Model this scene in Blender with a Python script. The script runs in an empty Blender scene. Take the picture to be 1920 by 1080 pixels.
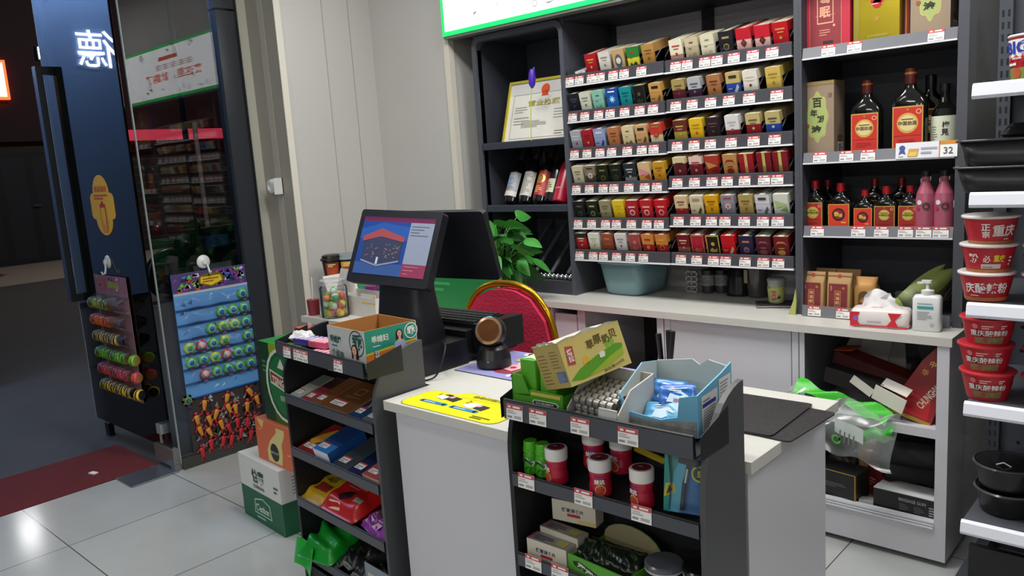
import bpy, math, random
from mathutils import Vector, Matrix
random.seed(7)
SC = bpy.context.scene
COL = SC.collection
PI = math.pi
rad = math.radians

# ---------------------------------------------------------------- camera
H = 1.39
YAW, PITCH, ROLL, FPX = rad(-42.929), rad(9.2737), rad(-3.8306), 1487.36
def cam_axes():
    cy, sy, cp, sp = math.cos(YAW), math.sin(YAW), math.cos(PITCH), math.sin(PITCH)
    f = Vector((sy*cp, cy*cp, -sp)); r = Vector((cy, -sy, 0)); u = r.cross(f)
    c, s = math.cos(ROLL), math.sin(ROLL)
    return c*r + s*u, -s*r + c*u, f
CR, CU, CF = cam_axes()
cd = bpy.data.cameras.new('camera'); co = bpy.data.objects.new('camera', cd); COL.objects.link(co)
m = Matrix((CR, CU, -CF)).transposed().to_4x4(); m.translation = (0, 0, H); co.matrix_world = m
cd.sensor_width = 36; cd.lens = 36*FPX/1920; cd.clip_start = .02; cd.clip_end = 200
SC.camera = co

# ---------------------------------------------------------------- world, exposure, lights of the shop
SC.view_settings.view_transform = 'Standard'; SC.view_settings.look = 'None'
SC.view_settings.gamma = 1; SC.view_settings.use_curve_mapping = False
SC.view_settings.exposure = 0.08
wd = bpy.data.worlds.new('night'); SC.world = wd; wd.use_nodes = True
bg = wd.node_tree.nodes['Background']; bg.inputs[0].default_value = (.05, .06, .09, 1); bg.inputs[1].default_value = .3
def area(name, loc, sx, sy, watts, col=(1, .98, .96), rot=(0, 0, 0)):
    l = bpy.data.lights.new(name, 'AREA'); l.shape = 'RECTANGLE'; l.size = sx; l.size_y = sy; l.energy = watts; l.color = col
    o = bpy.data.objects.new(name, l); o.location = loc; o.rotation_euler = rot; COL.objects.link(o); return o
CEIL = 2.85
for x, y, wt in [(-1.95, 1.65, 27), (-.9, 2.05, 28), (.7, 1.8, 20), (-2.4, .1, 10), (-2.0, -2.4, 26), (1.2, -2.4, 26), (-1.2, -6.0, 100), (2.0, -6.0, 100)]:
    area('ceiling_lamp', (x, y, CEIL-.03), .9, .3, wt)
# added light to brighten the street and facade opposite, no visible source
area('outdoor_light', (-12, 6.5, 6.5), .8, .8, 120, (1, .95, .9), (0, 0, 0))
area('added_sign_light', (-6.1, .75, 3.3), .15, 1.5, 58, (.66, .8, 1), (0, rad(22), 0))  # added light washing down the sign panel so its reflection fades

# ---------------------------------------------------------------- picture ray -> point on a known real plane (used only to read off positions)
def ray(px, py): return CR*((px-960)/FPX) - CU*((py-540)/FPX) + CF
def AZ(px, py, z): d = ray(px, py); return Vector((0, 0, H)) + d*((z-H)/d.z)
def AY(px, py, y): d = ray(px, py); return Vector((0, 0, H)) + d*(y/d.y)
def AX(px, py, x): d = ray(px, py); return Vector((0, 0, H)) + d*(x/d.x)
def AP(px, py, p, n):
    d = ray(px, py); c = Vector((0, 0, H)); return c + d*((Vector(p)-c).dot(Vector(n))/d.dot(Vector(n)))

# ---------------------------------------------------------------- materials
MATS = {}
def lin(h):
    h = h.lstrip('#'); c = [int(h[i:i+2], 16)/255 for i in (0, 2, 4)]
    return [x/12.92 if x <= .04045 else ((x+.055)/1.055)**2.4 for x in c]
def C(hx, rough=.5, metal=0., emit=0., coat=0., trans=0., alpha=1., noise=0., nscale=8., bump=0., stretch=None):
    key = (hx, rough, metal, emit, coat, trans, alpha, noise, nscale, bump, stretch)
    if key in MATS: return MATS[key]
    mt = bpy.data.materials.new('surface_' + hx.lstrip('#')); mt.use_nodes = True
    nt = mt.node_tree; b = nt.nodes['Principled BSDF']; c = lin(hx)
    b.inputs['Base Color'].default_value = (*c, 1); b.inputs['Roughness'].default_value = rough; b.inputs['Metallic'].default_value = metal
    if emit: b.inputs['Emission Color'].default_value = (*c, 1); b.inputs['Emission Strength'].default_value = emit
    if coat: b.inputs['Coat Weight'].default_value = coat; b.inputs['Coat Roughness'].default_value = .08
    if trans: b.inputs['Transmission Weight'].default_value = trans
    if alpha < 1: b.inputs['Alpha'].default_value = alpha
    if noise or bump:
        tc = nt.nodes.new('ShaderNodeTexCoord'); n = nt.nodes.new('ShaderNodeTexNoise'); n.inputs['Scale'].default_value = nscale; n.inputs['Detail'].default_value = 5
        src = tc.outputs['Object']
        if stretch:
            mp = nt.nodes.new('ShaderNodeMapping'); mp.inputs['Scale'].default_value = stretch; nt.links.new(src, mp.inputs[0]); src = mp.outputs[0]
        nt.links.new(src, n.inputs['Vector'])
        if noise:
            mx = nt.nodes.new('ShaderNodeMix'); mx.data_type = 'RGBA'
            mx.inputs[6].default_value = (*[max(0, x*(1-noise)) for x in c], 1); mx.inputs[7].default_value = (*[min(1, x*(1+noise)) for x in c], 1)
            nt.links.new(n.outputs[0], mx.inputs[0]); nt.links.new(mx.outputs[2], b.inputs['Base Color'])
        if bump:
            bp = nt.nodes.new('ShaderNodeBump'); bp.inputs['Strength'].default_value = bump; bp.inputs['Distance'].default_value = .01
            nt.links.new(n.outputs[0], bp.inputs['Height']); nt.links.new(bp.outputs[0], b.inputs['Normal'])
    MATS[key] = mt; return mt
def glassy(name, tint=(1, 1, 1), ior=1.5, rough=0., haze=0., hazecol=(.8, .8, .8)):
    if name in MATS: return MATS[name]
    mt = bpy.data.materials.new(name); mt.use_nodes = True; nt = mt.node_tree; nt.nodes.clear()
    out = nt.nodes.new('ShaderNodeOutputMaterial'); mx = nt.nodes.new('ShaderNodeMixShader'); fr = nt.nodes.new('ShaderNodeFresnel')
    tr = nt.nodes.new('ShaderNodeBsdfTransparent'); gl = nt.nodes.new('ShaderNodeBsdfGlossy')
    fr.inputs[0].default_value = ior; tr.inputs[0].default_value = (*tint, 1); gl.inputs['Roughness'].default_value = rough
    nt.links.new(fr.outputs[0], mx.inputs[0]); nt.links.new(tr.outputs[0], mx.inputs[1]); nt.links.new(gl.outputs[0], mx.inputs[2])
    last = mx
    if haze:
        df = nt.nodes.new('ShaderNodeBsdfDiffuse'); df.inputs[0].default_value = (*hazecol, 1); m2 = nt.nodes.new('ShaderNodeMixShader'); m2.inputs[0].default_value = haze
        nt.links.new(mx.outputs[0], m2.inputs[1]); nt.links.new(df.outputs[0], m2.inputs[2]); last = m2
    nt.links.new(last.outputs[0], out.inputs[0]); MATS[name] = mt; return mt
GLASS = glassy('pane_glass', (.86, .9, .92), 1.5)
CLEAR = glassy('clear_plastic', (.96, .97, .975), 1.16, .05, .03)
FILM = glassy('crinkled_film', (.93, .94, .95), 1.45, .15, .12)
CHAR = C('#4a4c53', .42, noise=.06, nscale=30)          # charcoal powder coat
CHAR2 = C('#2b2d33', .5)
DARK = C('#17181b', .5); BLACK = C('#0b0b0d', .35); BLK2 = C('#141417', .55)
WHITE = C('#e4e4e2', .5); OFFW = C('#d8d6cf', .5); LAV = C('#c9c9cf', .4, noise=.02, nscale=4)
WOODW = C('#c8c7c0', .38, noise=.05, nscale=6, stretch=(1, 14, 14))
RED = C('#c01c26', .4); DRED = C('#6d1620', .45); GOLD = C('#c9a04a', .3, .6); YEL = C('#e3c21e', .45); GREEN = C('#1f7a34', .45)
CREAM = C('#e2d8b8', .5); KRAFT = C('#b08a56', .7, noise=.08, nscale=25); SILV = C('#c9ccd0', .25, .8); CHROME = C('#e6e8ea', .08, 1.)
INK = C('#26231f', .6); GREYT = C('#8d8d8d', .6); TAGW = C('#eceae6', .5); TAGR = C('#c9434a', .5)
STEEL = C('#9a9da0', .3, .9)

# ---------------------------------------------------------------- lettering (bundled fallback font), cached as flat outlines
TMP = bpy.data.scenes.new('lettering'); TXC = {}
def TX(s, bold=.012):
    k = (s, bold)
    if k in TXC: return TXC[k]
    cu = bpy.data.curves.new('lettering', 'FONT'); cu.body = s; cu.resolution_u = 2; cu.offset = bold
    o = bpy.data.objects.new('lettering', cu); TMP.collection.objects.link(o)
    with bpy.context.temp_override(scene=TMP, view_layer=TMP.view_layers[0]):
        dg = bpy.context.evaluated_depsgraph_get(); dg.update()
        me = bpy.data.meshes.new_from_object(o.evaluated_get(dg))
    vs = [(v.co.x, v.co.y) for v in me.vertices]; fs = [tuple(p.vertices) for p in me.polygons]
    bpy.data.objects.remove(o); bpy.data.curves.remove(cu); bpy.data.meshes.remove(me)
    if not vs: vs = [(0, 0), (1, 0), (1, 1)]
    x0 = min(v[0] for v in vs); x1 = max(v[0] for v in vs); y0 = min(v[1] for v in vs); y1 = max(v[1] for v in vs); hh = max(y1-y0, 1e-3)
    vs = [((x-(x0+x1)/2)/hh, (y-(y0+y1)/2)/hh) for x, y in vs]
    TXC[k] = (vs, fs, (x1-x0)/hh); return TXC[k]

# ---------------------------------------------------------------- mesh builder
class F:                                                # a printable face: flat, or wrapped round a cylinder / cone
    def __init__(s, o, u, v, w, h, curve=None):
        s.o, s.u, s.v = Vector(o), Vector(u), Vector(v); s.n = s.u.cross(s.v); s.w, s.h, s.curve = w, h, curve
    def p(s, u, v, d):                                  # u,v in 0..1
        if s.curve: return s.curve(u, v, d)
        return s.o + s.u*(u*s.w) + s.v*(v*s.h) + s.n*d
LV = .0005
class MB:
    def __init__(s): s.v, s.f, s.fm, s.sm, s.m, s.T = [], [], [], [], [], Matrix.Identity(4)
    def mi(s, mt):
        if mt not in s.m: s.m.append(mt)
        return s.m.index(mt)
    def at(s, x=0, y=0, z=0, rz=0, rx=0, ry=0, sc=1):
        s.T = Matrix.Translation((x, y, z)) @ Matrix.Rotation(rz, 4, 'Z') @ Matrix.Rotation(ry, 4, 'Y') @ Matrix.Rotation(rx, 4, 'X') @ Matrix.Scale(sc, 4); return s
    def add(s, vs, fs, mt, smooth=False):
        b = len(s.v); i = s.mi(mt)
        s.v += [tuple(s.T @ Vector(p)) for p in vs]
        for f in fs: s.f.append(tuple(b+k for k in f)); s.fm.append(i); s.sm.append(smooth)
    def box(s, x0, y0, z0, x1, y1, z1, mt, **k):
        fr = {'front': F((x0, y0, z0), (1, 0, 0), (0, 0, 1), x1-x0, z1-z0), 'right': F((x1, y0, z0), (0, 1, 0), (0, 0, 1), y1-y0, z1-z0),
              'left': F((x0, y1, z0), (0, -1, 0), (0, 0, 1), y1-y0, z1-z0), 'back': F((x1, y1, z0), (-1, 0, 0), (0, 0, 1), x1-x0, z1-z0),
              'top': F((x0, y0, z1), (1, 0, 0), (0, 1, 0), x1-x0, y1-y0), 'bottom': F((x0, y1, z0), (1, 0, 0), (0, -1, 0), x1-x0, y1-y0)}
        for n, f in fr.items():
            mm = k.get(n, mt)
            if mm is not None: s.add([f.p(0, 0, 0), f.p(1, 0, 0), f.p(1, 1, 0), f.p(0, 1, 0)], [(0, 1, 2, 3)], mm)
        return fr
    def cbox(s, cx, cy, cz, sx, sy, sz, mt, **k): return s.box(cx-sx/2, cy-sy/2, cz-sz/2, cx+sx/2, cy+sy/2, cz+sz/2, mt, **k)
    def rbox(s, x0, y0, z0, x1, y1, z1, mt, r=.004, axis='z', n=4):    # rounded corners along one axis
        def rr(a0, b0, a1, b1):
            P = []
            for cx, cy, st in ((a1-r, b1-r, 0), (a0+r, b1-r, 90), (a0+r, b0+r, 180), (a1-r, b0+r, 270)):
                for k in range(n+1): t = rad(st+90*k/n); P.append((cx+r*math.cos(t), cy+r*math.sin(t)))
            return P
        if axis == 'z': s.prism([(a, b) for a, b in rr(x0, y0, x1, y1)], z0, z1, mt, 'z')
        elif axis == 'y': s.prism(rr(x0, z0, x1, z1), y0, y1, mt, 'y')
        else: s.prism(rr(y0, z0, y1, z1), x0, x1, mt, 'x')
    def prism(s, P, a, b, mt, axis='z', cap=None, smooth=False):
        q = {'z': lambda x, y, t: (x, y, t), 'y': lambda x, y, t: (x, t, y), 'x': lambda x, y, t: (t, x, y)}[axis]
        n = len(P); vs = [q(x, y, a) for x, y in P] + [q(x, y, b) for x, y in P]
        s.add(vs, [(i, (i+1) % n, n+(i+1) % n, n+i) for i in range(n)], mt, smooth)
        s.add(vs, [tuple(range(n))[::-1], tuple(range(n, 2*n))], cap or mt)
    def lathe(s, pr, mt, seg=24, smooth=True, cx=0, cy=0, a0=0, a1=2*PI, mats=None, sx=1, sy=1):
        n = len(pr); full = abs(a1-a0-2*PI) < 1e-6; ns = seg if full else seg+1
        vs = []
        for k in range(ns):
            t = a0 + (a1-a0)*k/seg
            vs += [(cx+r*sx*math.cos(t), cy+r*sy*math.sin(t), z) for r, z in pr]
        for j in range(n-1):
            mm = mats[j] if mats else mt
            fs = [(k*n+j, ((k+1) % ns)*n+j, ((k+1) % ns)*n+j+1, k*n+j+1) for k in range(seg)]
            s.add(vs, fs, mm, smooth)
    def loft(s, secs, mt, seg=28, smooth=True):          # secs: (z, rx, ry, power) superellipse sections
        n = len(secs); vs = []
        for z, rx, ry, pw in secs:
            for k in range(seg):
                t = 2*PI*k/seg; c, d = math.cos(t), math.sin(t)
                vs.append((rx*math.copysign(abs(c)**(2/pw), c), ry*math.copysign(abs(d)**(2/pw), d), z))
        s.add(vs, [(j*seg+k, j*seg+(k+1) % seg, (j+1)*seg+(k+1) % seg, (j+1)*seg+k) for j in range(n-1) for k in range(seg)], mt, smooth)
        s.add(vs, [tuple(range(seg))[::-1], tuple(range((n-1)*seg, n*seg))], mt)
    def tube(s, pts, r, mt, seg=8, close=False, smooth=True):
        pts = [Vector(p) for p in pts]; n = len(pts); vs = []
        up = None
        for i in range(n):
            a = pts[(i-1) % n] if (i or close) else pts[0]; b = pts[(i+1) % n] if (i < n-1 or close) else pts[-1]
            t = (b-a).normalized()
            if up is None:
                up = Vector((0, 0, 1)) if abs(t.z) < .9 else Vector((1, 0, 0))
            x = t.cross(up)
            if x.length < 1e-5: x = t.orthogonal()
            x.normalize(); up = x.cross(t).normalized()
            rr = r[i] if isinstance(r, (list, tuple)) else r
            vs += [pts[i] + (x*math.cos(2*PI*k/seg) + up*math.sin(2*PI*k/seg))*rr for k in range(seg)]
        m = n if close else n-1
        s.add(vs, [(i*seg+k, i*seg+(k+1) % seg, ((i+1) % n)*seg+(k+1) % seg, ((i+1) % n)*seg+k) for i in range(m) for k in range(seg)], mt, smooth)
        if not close: s.add(vs, [tuple(range(seg))[::-1], tuple(range((n-1)*seg, n*seg))], mt)
    def ball(s, x, y, z, r, mt, seg=12, sz=1.):
        s.lathe([(max(r*math.sin(PI*j/8), 1e-5), z - r*sz*math.cos(PI*j/8)) for j in range(9)], mt, seg, True, x, y)
    def grid(s, nu, nv, fn, mt, smooth=True, wrap=False):
        vs = [fn(i/nu, j/nv) for i in range(nu+1) for j in range(nv+1)]
        s.add(vs, [(i*(nv+1)+j, (i+1)*(nv+1)+j, (i+1)*(nv+1)+j+1, i*(nv+1)+j+1) for i in range(nu) for j in range(nv)], mt, smooth)
    def pillow(s, w, h, t, mt, seed=1, amp=.25, back=None, crimp=.06):   # a filled bag lying in the XY plane, bulging along Z
        rn = random.Random(seed); ph = [rn.uniform(0, 6.28) for _ in range(8)]
        def H(u, v):
            e = min(1, min(u, 1-u)/.12)**.6 * min(1, max(0, (min(v, 1-v)-crimp))/.16)**.6
            nz = sum(math.sin(ph[k]+(k+2)*3.1*u+(7-k)*2.7*v)/(k+2) for k in range(5))
            return t*.5*e*(1+amp*nz)
        s.grid(16, 16, lambda u, v: ((u-.5)*w, (v-.5)*h, t*.5+H(u, v)), mt)
        s.grid(16, 16, lambda u, v: ((u-.5)*w, (v-.5)*h, t*.5-min(H(u, v), t*.5)), back or mt)
        def cv(u, v, d): return Vector(((u-.5)*w, (v-.5)*h, t*.5+H(u, v)+d+.0006))
        return F((0, 0, 0), (1, 0, 0), (0, 1, 0), w, h, cv)
    # --- printing on a face
    def R(s, f, u0, v0, u1, v1, mt, lv=1):
        n = 12 if f.curve else 1
        vs, fs = [], []
        if f.curve:
            vs = [f.p(u0+(u1-u0)*i/n, v0+(v1-v0)*j/n, lv*LV) for i in range(n+1) for j in range(n+1)]
            fs = [(i*(n+1)+j, (i+1)*(n+1)+j, (i+1)*(n+1)+j+1, i*(n+1)+j+1) for i in range(n) for j in range(n)]
        else:
            vs = [f.p(u0, v0, lv*LV), f.p(u1, v0, lv*LV), f.p(u1, v1, lv*LV), f.p(u0, v1, lv*LV)]; fs = [(0, 1, 2, 3)]
        s.add(vs, fs, mt, bool(f.curve))
    def P(s, f, pts, mt, lv=1): s.add([f.p(u, v, lv*LV) for u, v in pts], [tuple(range(len(pts)))], mt)
    def D(s, f, u, v, r, mt, lv=1, ry=None, seg=20, r0=0):   # disc/ellipse; r in units of face height; r0 makes a ring
        ru = r*f.h/f.w; rv = ry if ry else r
        k = [(math.cos(2*PI*i/seg), math.sin(2*PI*i/seg)) for i in range(seg)]
        if r0:
            vs = [f.p(u+ru*c, v+rv*d, lv*LV) for c, d in k] + [f.p(u+ru*r0*c, v+rv*r0*d, lv*LV) for c, d in k]
            s.add(vs, [(i, (i+1) % seg, seg+(i+1) % seg, seg+i) for i in range(seg)], mt)
        else:
            vs = [f.p(u, v, lv*LV)] + [f.p(u+ru*c, v+rv*d, lv*LV) for c, d in k]
            s.add(vs, [(0, 1+i, 1+(i+1) % seg) for i in range(seg)], mt)
    def X(s, f, t, u, v, h, mt, lv=2, w=None, rot=0, bold=.012, mirror=False):   # lettering, h in units of face height, w = width in units of face width
        vs, fs, asp = TX(t, bold); sy = h*f.h; sx = w*f.w/asp if w else sy; c, d = math.cos(rot), math.sin(rot)
        if mirror: sx = -sx
        out = []
        for x, y in vs:
            x, y = x*sx, y*sy; x, y = c*x-d*y, d*x+c*y
            out.append(f.p(u+x/f.w, v+y/f.h, lv*LV))
        s.add(out, fs, mt)
    def XV(s, f, t, u, v, h, mt, lv=2, gap=1.1, bold=.012):  # upright column of characters, centred
        n = len(t)
        for i, ch in enumerate(t): s.X(f, ch, u, v+((n-1)/2-i)*h*gap, h, mt, lv, bold=bold)
    def lines(s, f, u0, v0, u1, v1, n, mt, lv=2, fill=.5, seed=1):       # small illegible print
        rn = random.Random(seed); dv = (v1-v0)/n
        for i in range(n): s.R(f, u0, v0+dv*i, u0+(u1-u0)*rn.uniform(.55, 1), v0+dv*(i+fill), mt, lv)
    def build(s, name, parent=None, bevel=0, label=None):
        me = bpy.data.meshes.new(name); me.from_pydata(s.v, [], s.f)
        for mt in s.m: me.materials.append(mt)
        me.polygons.foreach_set('material_index', s.fm); me.polygons.foreach_set('use_smooth', s.sm); me.update()
        o = bpy.data.objects.new(name, me); COL.objects.link(o)
        if parent: o.parent = parent
        if bevel:
            md = o.modifiers.new('edge', 'BEVEL'); md.width = bevel; md.segments = 2; md.limit_method = 'ANGLE'; md.angle_limit = rad(50)
        if label: o['label'] = label
        return o

def cylF(r, z0, z1, cx=0, cy=0, a0=-PI, a1=0, r1=None, sy=1):   # face wrapped round a cylinder/cone; u runs a0..a1 (front is -90 deg), v bottom..top
    rt = r if r1 is None else r1
    def cv(u, v, d):
        t = a0+(a1-a0)*u; rr = r+(rt-r)*v+d+.0006
        return Vector((cx+rr*math.cos(t), cy+rr*sy*math.sin(t), z0+(z1-z0)*v))
    return F((0, 0, 0), (1, 0, 0), (0, 0, 1), abs(a1-a0)*(r+rt)/2, z1-z0, cv)

# ---------------------------------------------------------------- things, parts, copies
def tag(o, label, cat, group=None):
    o['label'] = label; o['category'] = cat
    if group: o['group'] = group
    return o
def thing(name, label, cat, loc=(0, 0, 0), rz=0, group=None, rx=0, ry=0):
    o = bpy.data.objects.new(name, None); o.empty_display_size = .05; COL.objects.link(o)
    o.location = loc; o.rotation_euler = (rx, ry, rz); return tag(o, label, cat, group)
def single(mb, name, label, cat, loc=(0, 0, 0), rz=0, group=None, bevel=0, rx=0, ry=0):
    o = mb.build(name, bevel=bevel); o.location = loc; o.rotation_euler = (rx, ry, rz); return tag(o, label, cat, group)
def struct(mb, name, parent=None, bevel=0):
    o = mb.build(name, parent, bevel)
    if not parent: o['kind'] = 'structure'
    return o
def dup(r, loc, rz=None, label=None, rx=None):
    kids = [k for k in bpy.data.objects if k.parent == r] if r.get('_k') is None else [bpy.data.objects[n] for n in r['_k'].split('|') if n]
    r['_k'] = '|'.join(k.name for k in kids)
    c = r.copy(); COL.objects.link(c); c.location = loc
    e = list(c.rotation_euler)
    if rz is not None: e[2] = rz
    if rx is not None: e[0] = rx
    c.rotation_euler = e
    if label: c['label'] = label
    for k in kids:
        d = k.copy(); COL.objects.link(d); d.parent = c
        for g in [q for q in bpy.data.objects if q.parent == k]:
            h = g.copy(); COL.objects.link(h); h.parent = d
    return c
ORD = ['first', 'second', 'third', 'fourth', 'fifth', 'sixth', 'seventh', 'eighth', 'ninth', 'tenth']
def price_tag_mesh():
    mb = MB(); f = mb.box(0, -.0012, 0, .046, 0, .034, TAGW)['front']
    mb.R(f, 0, .72, 1, 1, TAGR); mb.R(f, .12, .8, .3, .92, TAGW, 2); mb.R(f, .42, .8, .86, .92, TAGW, 2)
    T_ = C('#b0aeae', .6); mb.R(f, .06, .12, .36, .26, GREYT); mb.R(f, .48, .12, .92, .3, T_); mb.R(f, .06, .42, .6, .5, T_); mb.R(f, .06, .56, .45, .62, T_)
    return mb
_tag = None
def price_tags(parent, xs, y, z, tilt=0, sc=1.):
    global _tag
    for x in xs:
        if _tag is None: o = price_tag_mesh().build('price_tag', parent); _tag = o
        else: o = _tag.copy(); COL.objects.link(o); o.parent = parent
        o.location = (x, y, z); o.rotation_euler = (tilt, 0, 0); o.scale = (sc, 1, sc)
# ================================================================ THE SETTING
GX, RY, WX, BY, CX = -3.74, 2.18, -3.45, 2.75, -2.87     # glass plane, reveal, wall plane, wall step, inner wall
TOP = CEIL
# floor: 600 mm glazed tiles
def tile_mat():
    mt = bpy.data.materials.new('glazed_tiles'); mt.use_nodes = True; nt = mt.node_tree; b = nt.nodes['Principled BSDF']
    tc = nt.nodes.new('ShaderNodeTexCoord'); mp = nt.nodes.new('ShaderNodeMapping'); mp.inputs['Location'].default_value = (2.73+6, -.92+6, 0)
    br = nt.nodes.new('ShaderNodeTexBrick'); br.offset = 0; br.squash = 1
    br.inputs['Scale'].default_value = 1; br.inputs['Brick Width'].default_value = .6; br.inputs['Row Height'].default_value = .6
    br.inputs['Mortar Size'].default_value = .0022; br.inputs['Mortar Smooth'].default_value = .2; br.inputs['Bias'].default_value = 0
    br.inputs['Color1'].default_value = (*lin('#b6b9b7'), 1); br.inputs['Color2'].default_value = (*lin('#b0b3b2'), 1); br.inputs['Mortar'].default_value = (*lin('#4a4a48'), 1)
    n = nt.nodes.new('ShaderNodeTexNoise'); n.inputs['Scale'].default_value = 3; n.inputs['Detail'].default_value = 6
    mx = nt.nodes.new('ShaderNodeMix'); mx.data_type = 'RGBA'; mx.blend_type = 'MULTIPLY'; mx.inputs[0].default_value = .25
    nt.links.new(tc.outputs['Object'], mp.inputs[0]); nt.links.new(mp.outputs[0], br.inputs['Vector']); nt.links.new(tc.outputs['Object'], n.inputs['Vector'])
    nt.links.new(br.outputs[0], mx.inputs[6]); nt.links.new(n.outputs[0], mx.inputs[7]); nt.links.new(mx.outputs[2], b.inputs['Base Color'])
    b.inputs['Roughness'].default_value = .13; b.inputs['Specular IOR Level'].default_value = .5
    return mt
mb = MB(); mb.box(-3.9, -9, -.05, 4.2, 3.25, 0, tile_mat()); struct(mb, 'floor')
PANEL = C('#bdbbb7', .45, noise=.03, nscale=2); TRIMM = C('#d6d1c4', .45); FILL = C('#a7a698', .5); REV = C('#8f8c83', .55)
mb = MB()
mb.box(WX-.12, RY+.001, 0, WX, BY+.1, TOP, PANEL, front=REV)            # wall beside the glass
mb.box(WX-.12, BY, 0, CX, BY+.1, TOP, PANEL)                            # step
mb.box(CX-.1, BY+.1001, 0, CX, 3.25, TOP, PANEL)
struct(mb, 'wall_left')
mb = MB(); mb.box(WX-.0, RY-.004, 0, WX+.006, RY+.03, TOP, TRIMM); mb.box(CX-.03, BY-.005, 0, CX+.005, BY+.03, TOP, TRIMM); mb.box(CX, 2.93, 0, CX+.004, 2.95, TOP, FILL)
for sx_ in (620, 668): q = AX(sx_, 190, WX); mb.box(WX+.0002, q.y-.002, 0, WX+.0012, q.y+.002, TOP, C('#9b9993', .5))
struct(mb, 'trim_1')
mb = MB(); mb.box(GX-.06, 2.125, 0, GX+.035, RY+.0, TOP, FILL); mb.box(GX-.06, RY, 0, WX-.121, RY+.05, TOP, REV); mb.box(WX-.15, RY-.002, 0, WX-.1, RY, TOP, C('#a09d92', .5)); struct(mb, 'trim_2')
BACKW = C('#c4c3be', .5)
mb = MB(); mb.box(CX-.1, 3.2, 0, 4.2, 3.3, TOP, BACKW); struct(mb, 'wall_back')
mb = MB(); mb.box(-3.9, -9.1, 0, 4.2, -9, TOP, PANEL); struct(mb, 'wall_front')
mb = MB(); mb.box(4.2, -9.1, 0, 4.3, 3.3, TOP, PANEL); struct(mb, 'wall_right')
mb = MB(); mb.box(-3.9, -9.1, CEIL, 4.3, 3.3, CEIL+.06, C('#dcdcda', .7)); struct(mb, 'ceiling')
# glass front: fixed pane and dark frame
FR = C('#33373d', .3, .3)
mb = MB(); mb.box(GX-.005, 1.575, .05, GX+.005, 2.03, TOP, GLASS); w = struct(mb, 'window_1')
mb = MB(); mb.box(GX-.04, 2.02, 0, GX+.03, 2.126, 2.19, FR); mb.box(GX-.04, 2.02, 2.2, GX+.03, 2.126, TOP, FR); mb.box(GX-.03, 2.12, 0, GX+.042, 2.128, TOP, C('#1d2023', .3)); mb.box(GX-.03, 1.575, 0, GX+.025, 2.03, .055, C('#4a4a48', .4, .4)); mb.build('window_frame', w)
mb = MB(); mb.box(GX-.006, 1.570, .02, GX+.006, 1.5745, TOP, C('#8f9896', .25)); mb.build('edge_strip', w)  # pale strip paints the light caught by the pane's edge
mb = MB(); mb.box(GX-.006, -9, 0, GX+.006, .42, TOP, GLASS); w = struct(mb, 'window_2')
mb = MB(); mb.box(GX-.04, .4, 0, GX+.03, .5, TOP, FR); mb.build('window_frame', w)
# open glass door: straight out into the street
HX, HY = -3.752, 1.556
mb = MB(); mb.box(-.965, -.006, .1, -.03, .006, 2.75, GLASS); d = struct(mb, 'door_1'); d.location = (HX, HY, 0)
mb = MB(); mb.box(-.2, -.016, .02, .012, .016, .105, C('#8f938f', .3, .7)); mb.box(-.02, -.02, 0, .02, .02, .03, STEEL); mb.build('patch_fitting', d)
mb = MB(); mb.box(-.967, -.007, .1, -.962, .007, 2.75, C('#c9d3d6', .2)); mb.build('edge_strip', d)
for s in (-1, 1):
    mb = MB(); y = .055*s
    for z in (.8, 2.0): mb.box(-.9-.02, min(0, y), z-.02, -.9+.02, max(0, y)+.0, z+.02, FR)
    mb.box(-.925, y-.015, .78, -.875, y+.015, 2.02, FR); mb.build('pull_handle', d)
mb = MB(); mb.cbox(-.12, 0, .19, .05, .03, .05, C('#c3c7ca', .2, .6)); mb.build('lock', d)
mb = MB(); mb.box(-.135, -.008, .115, -.11, -.006, .165, C('#8a8a80', .5)); mb.build('paper_scrap', d)
# yellow welcome sticker on the door glass
st = AY(192, 385, HY-.008)
mb = MB(); YS = C('#e8b021', .5)
pts = []
for k in range(13): t = PI*k/12; pts.append((.1*math.cos(t), .055+.095*math.sin(t)))
pts += [(-.105, .062), (-.132, .055), (-.145, .04), (-.145, -.05), (-.132, -.066), (-.105, -.07)]
for k in range(13): t = PI+PI*k/12; pts.append((.1*math.cos(t), -.07+.08*math.sin(t)))
pts += [(.105, -.07), (.132, -.066), (.145, -.05), (.145, .04), (.132, .055), (.105, .062)]
mb.prism(pts, -.001, .001, YS, 'y'); f = F((-.15, -.001, -.15), (1, 0, 0), (0, 0, 1), .3, .3)
RS = C('#c8401e', .5)
mb.X(f, '欢迎进店', .5, .77, .1, RS, w=.52); mb.lines(f, .2, .6, .8, .7, 2, RS)
mb.P(f, [(.38, .12), (.62, .12), (.62, .52), (.38, .52)], RS, 2); mb.P(f, [(.41, .14), (.59, .14), (.59, .46), (.41, .46)], YS, 3)
mb.D(f, .5, .52, .05, C('#b3281c', .5), 3); mb.P(f, [(.4, .05), (.6, .05), (.63, .2), (.55, .24), (.52, .18), (.48, .18), (.45, .26), (.38, .22)], C('#d98a4a', .6), 4)
single(mb, 'door_sticker', 'yellow lobed welcome sticker with red hand drawing on open glass door', 'sticker', (st.x, HY-.0075, st.z))
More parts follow.
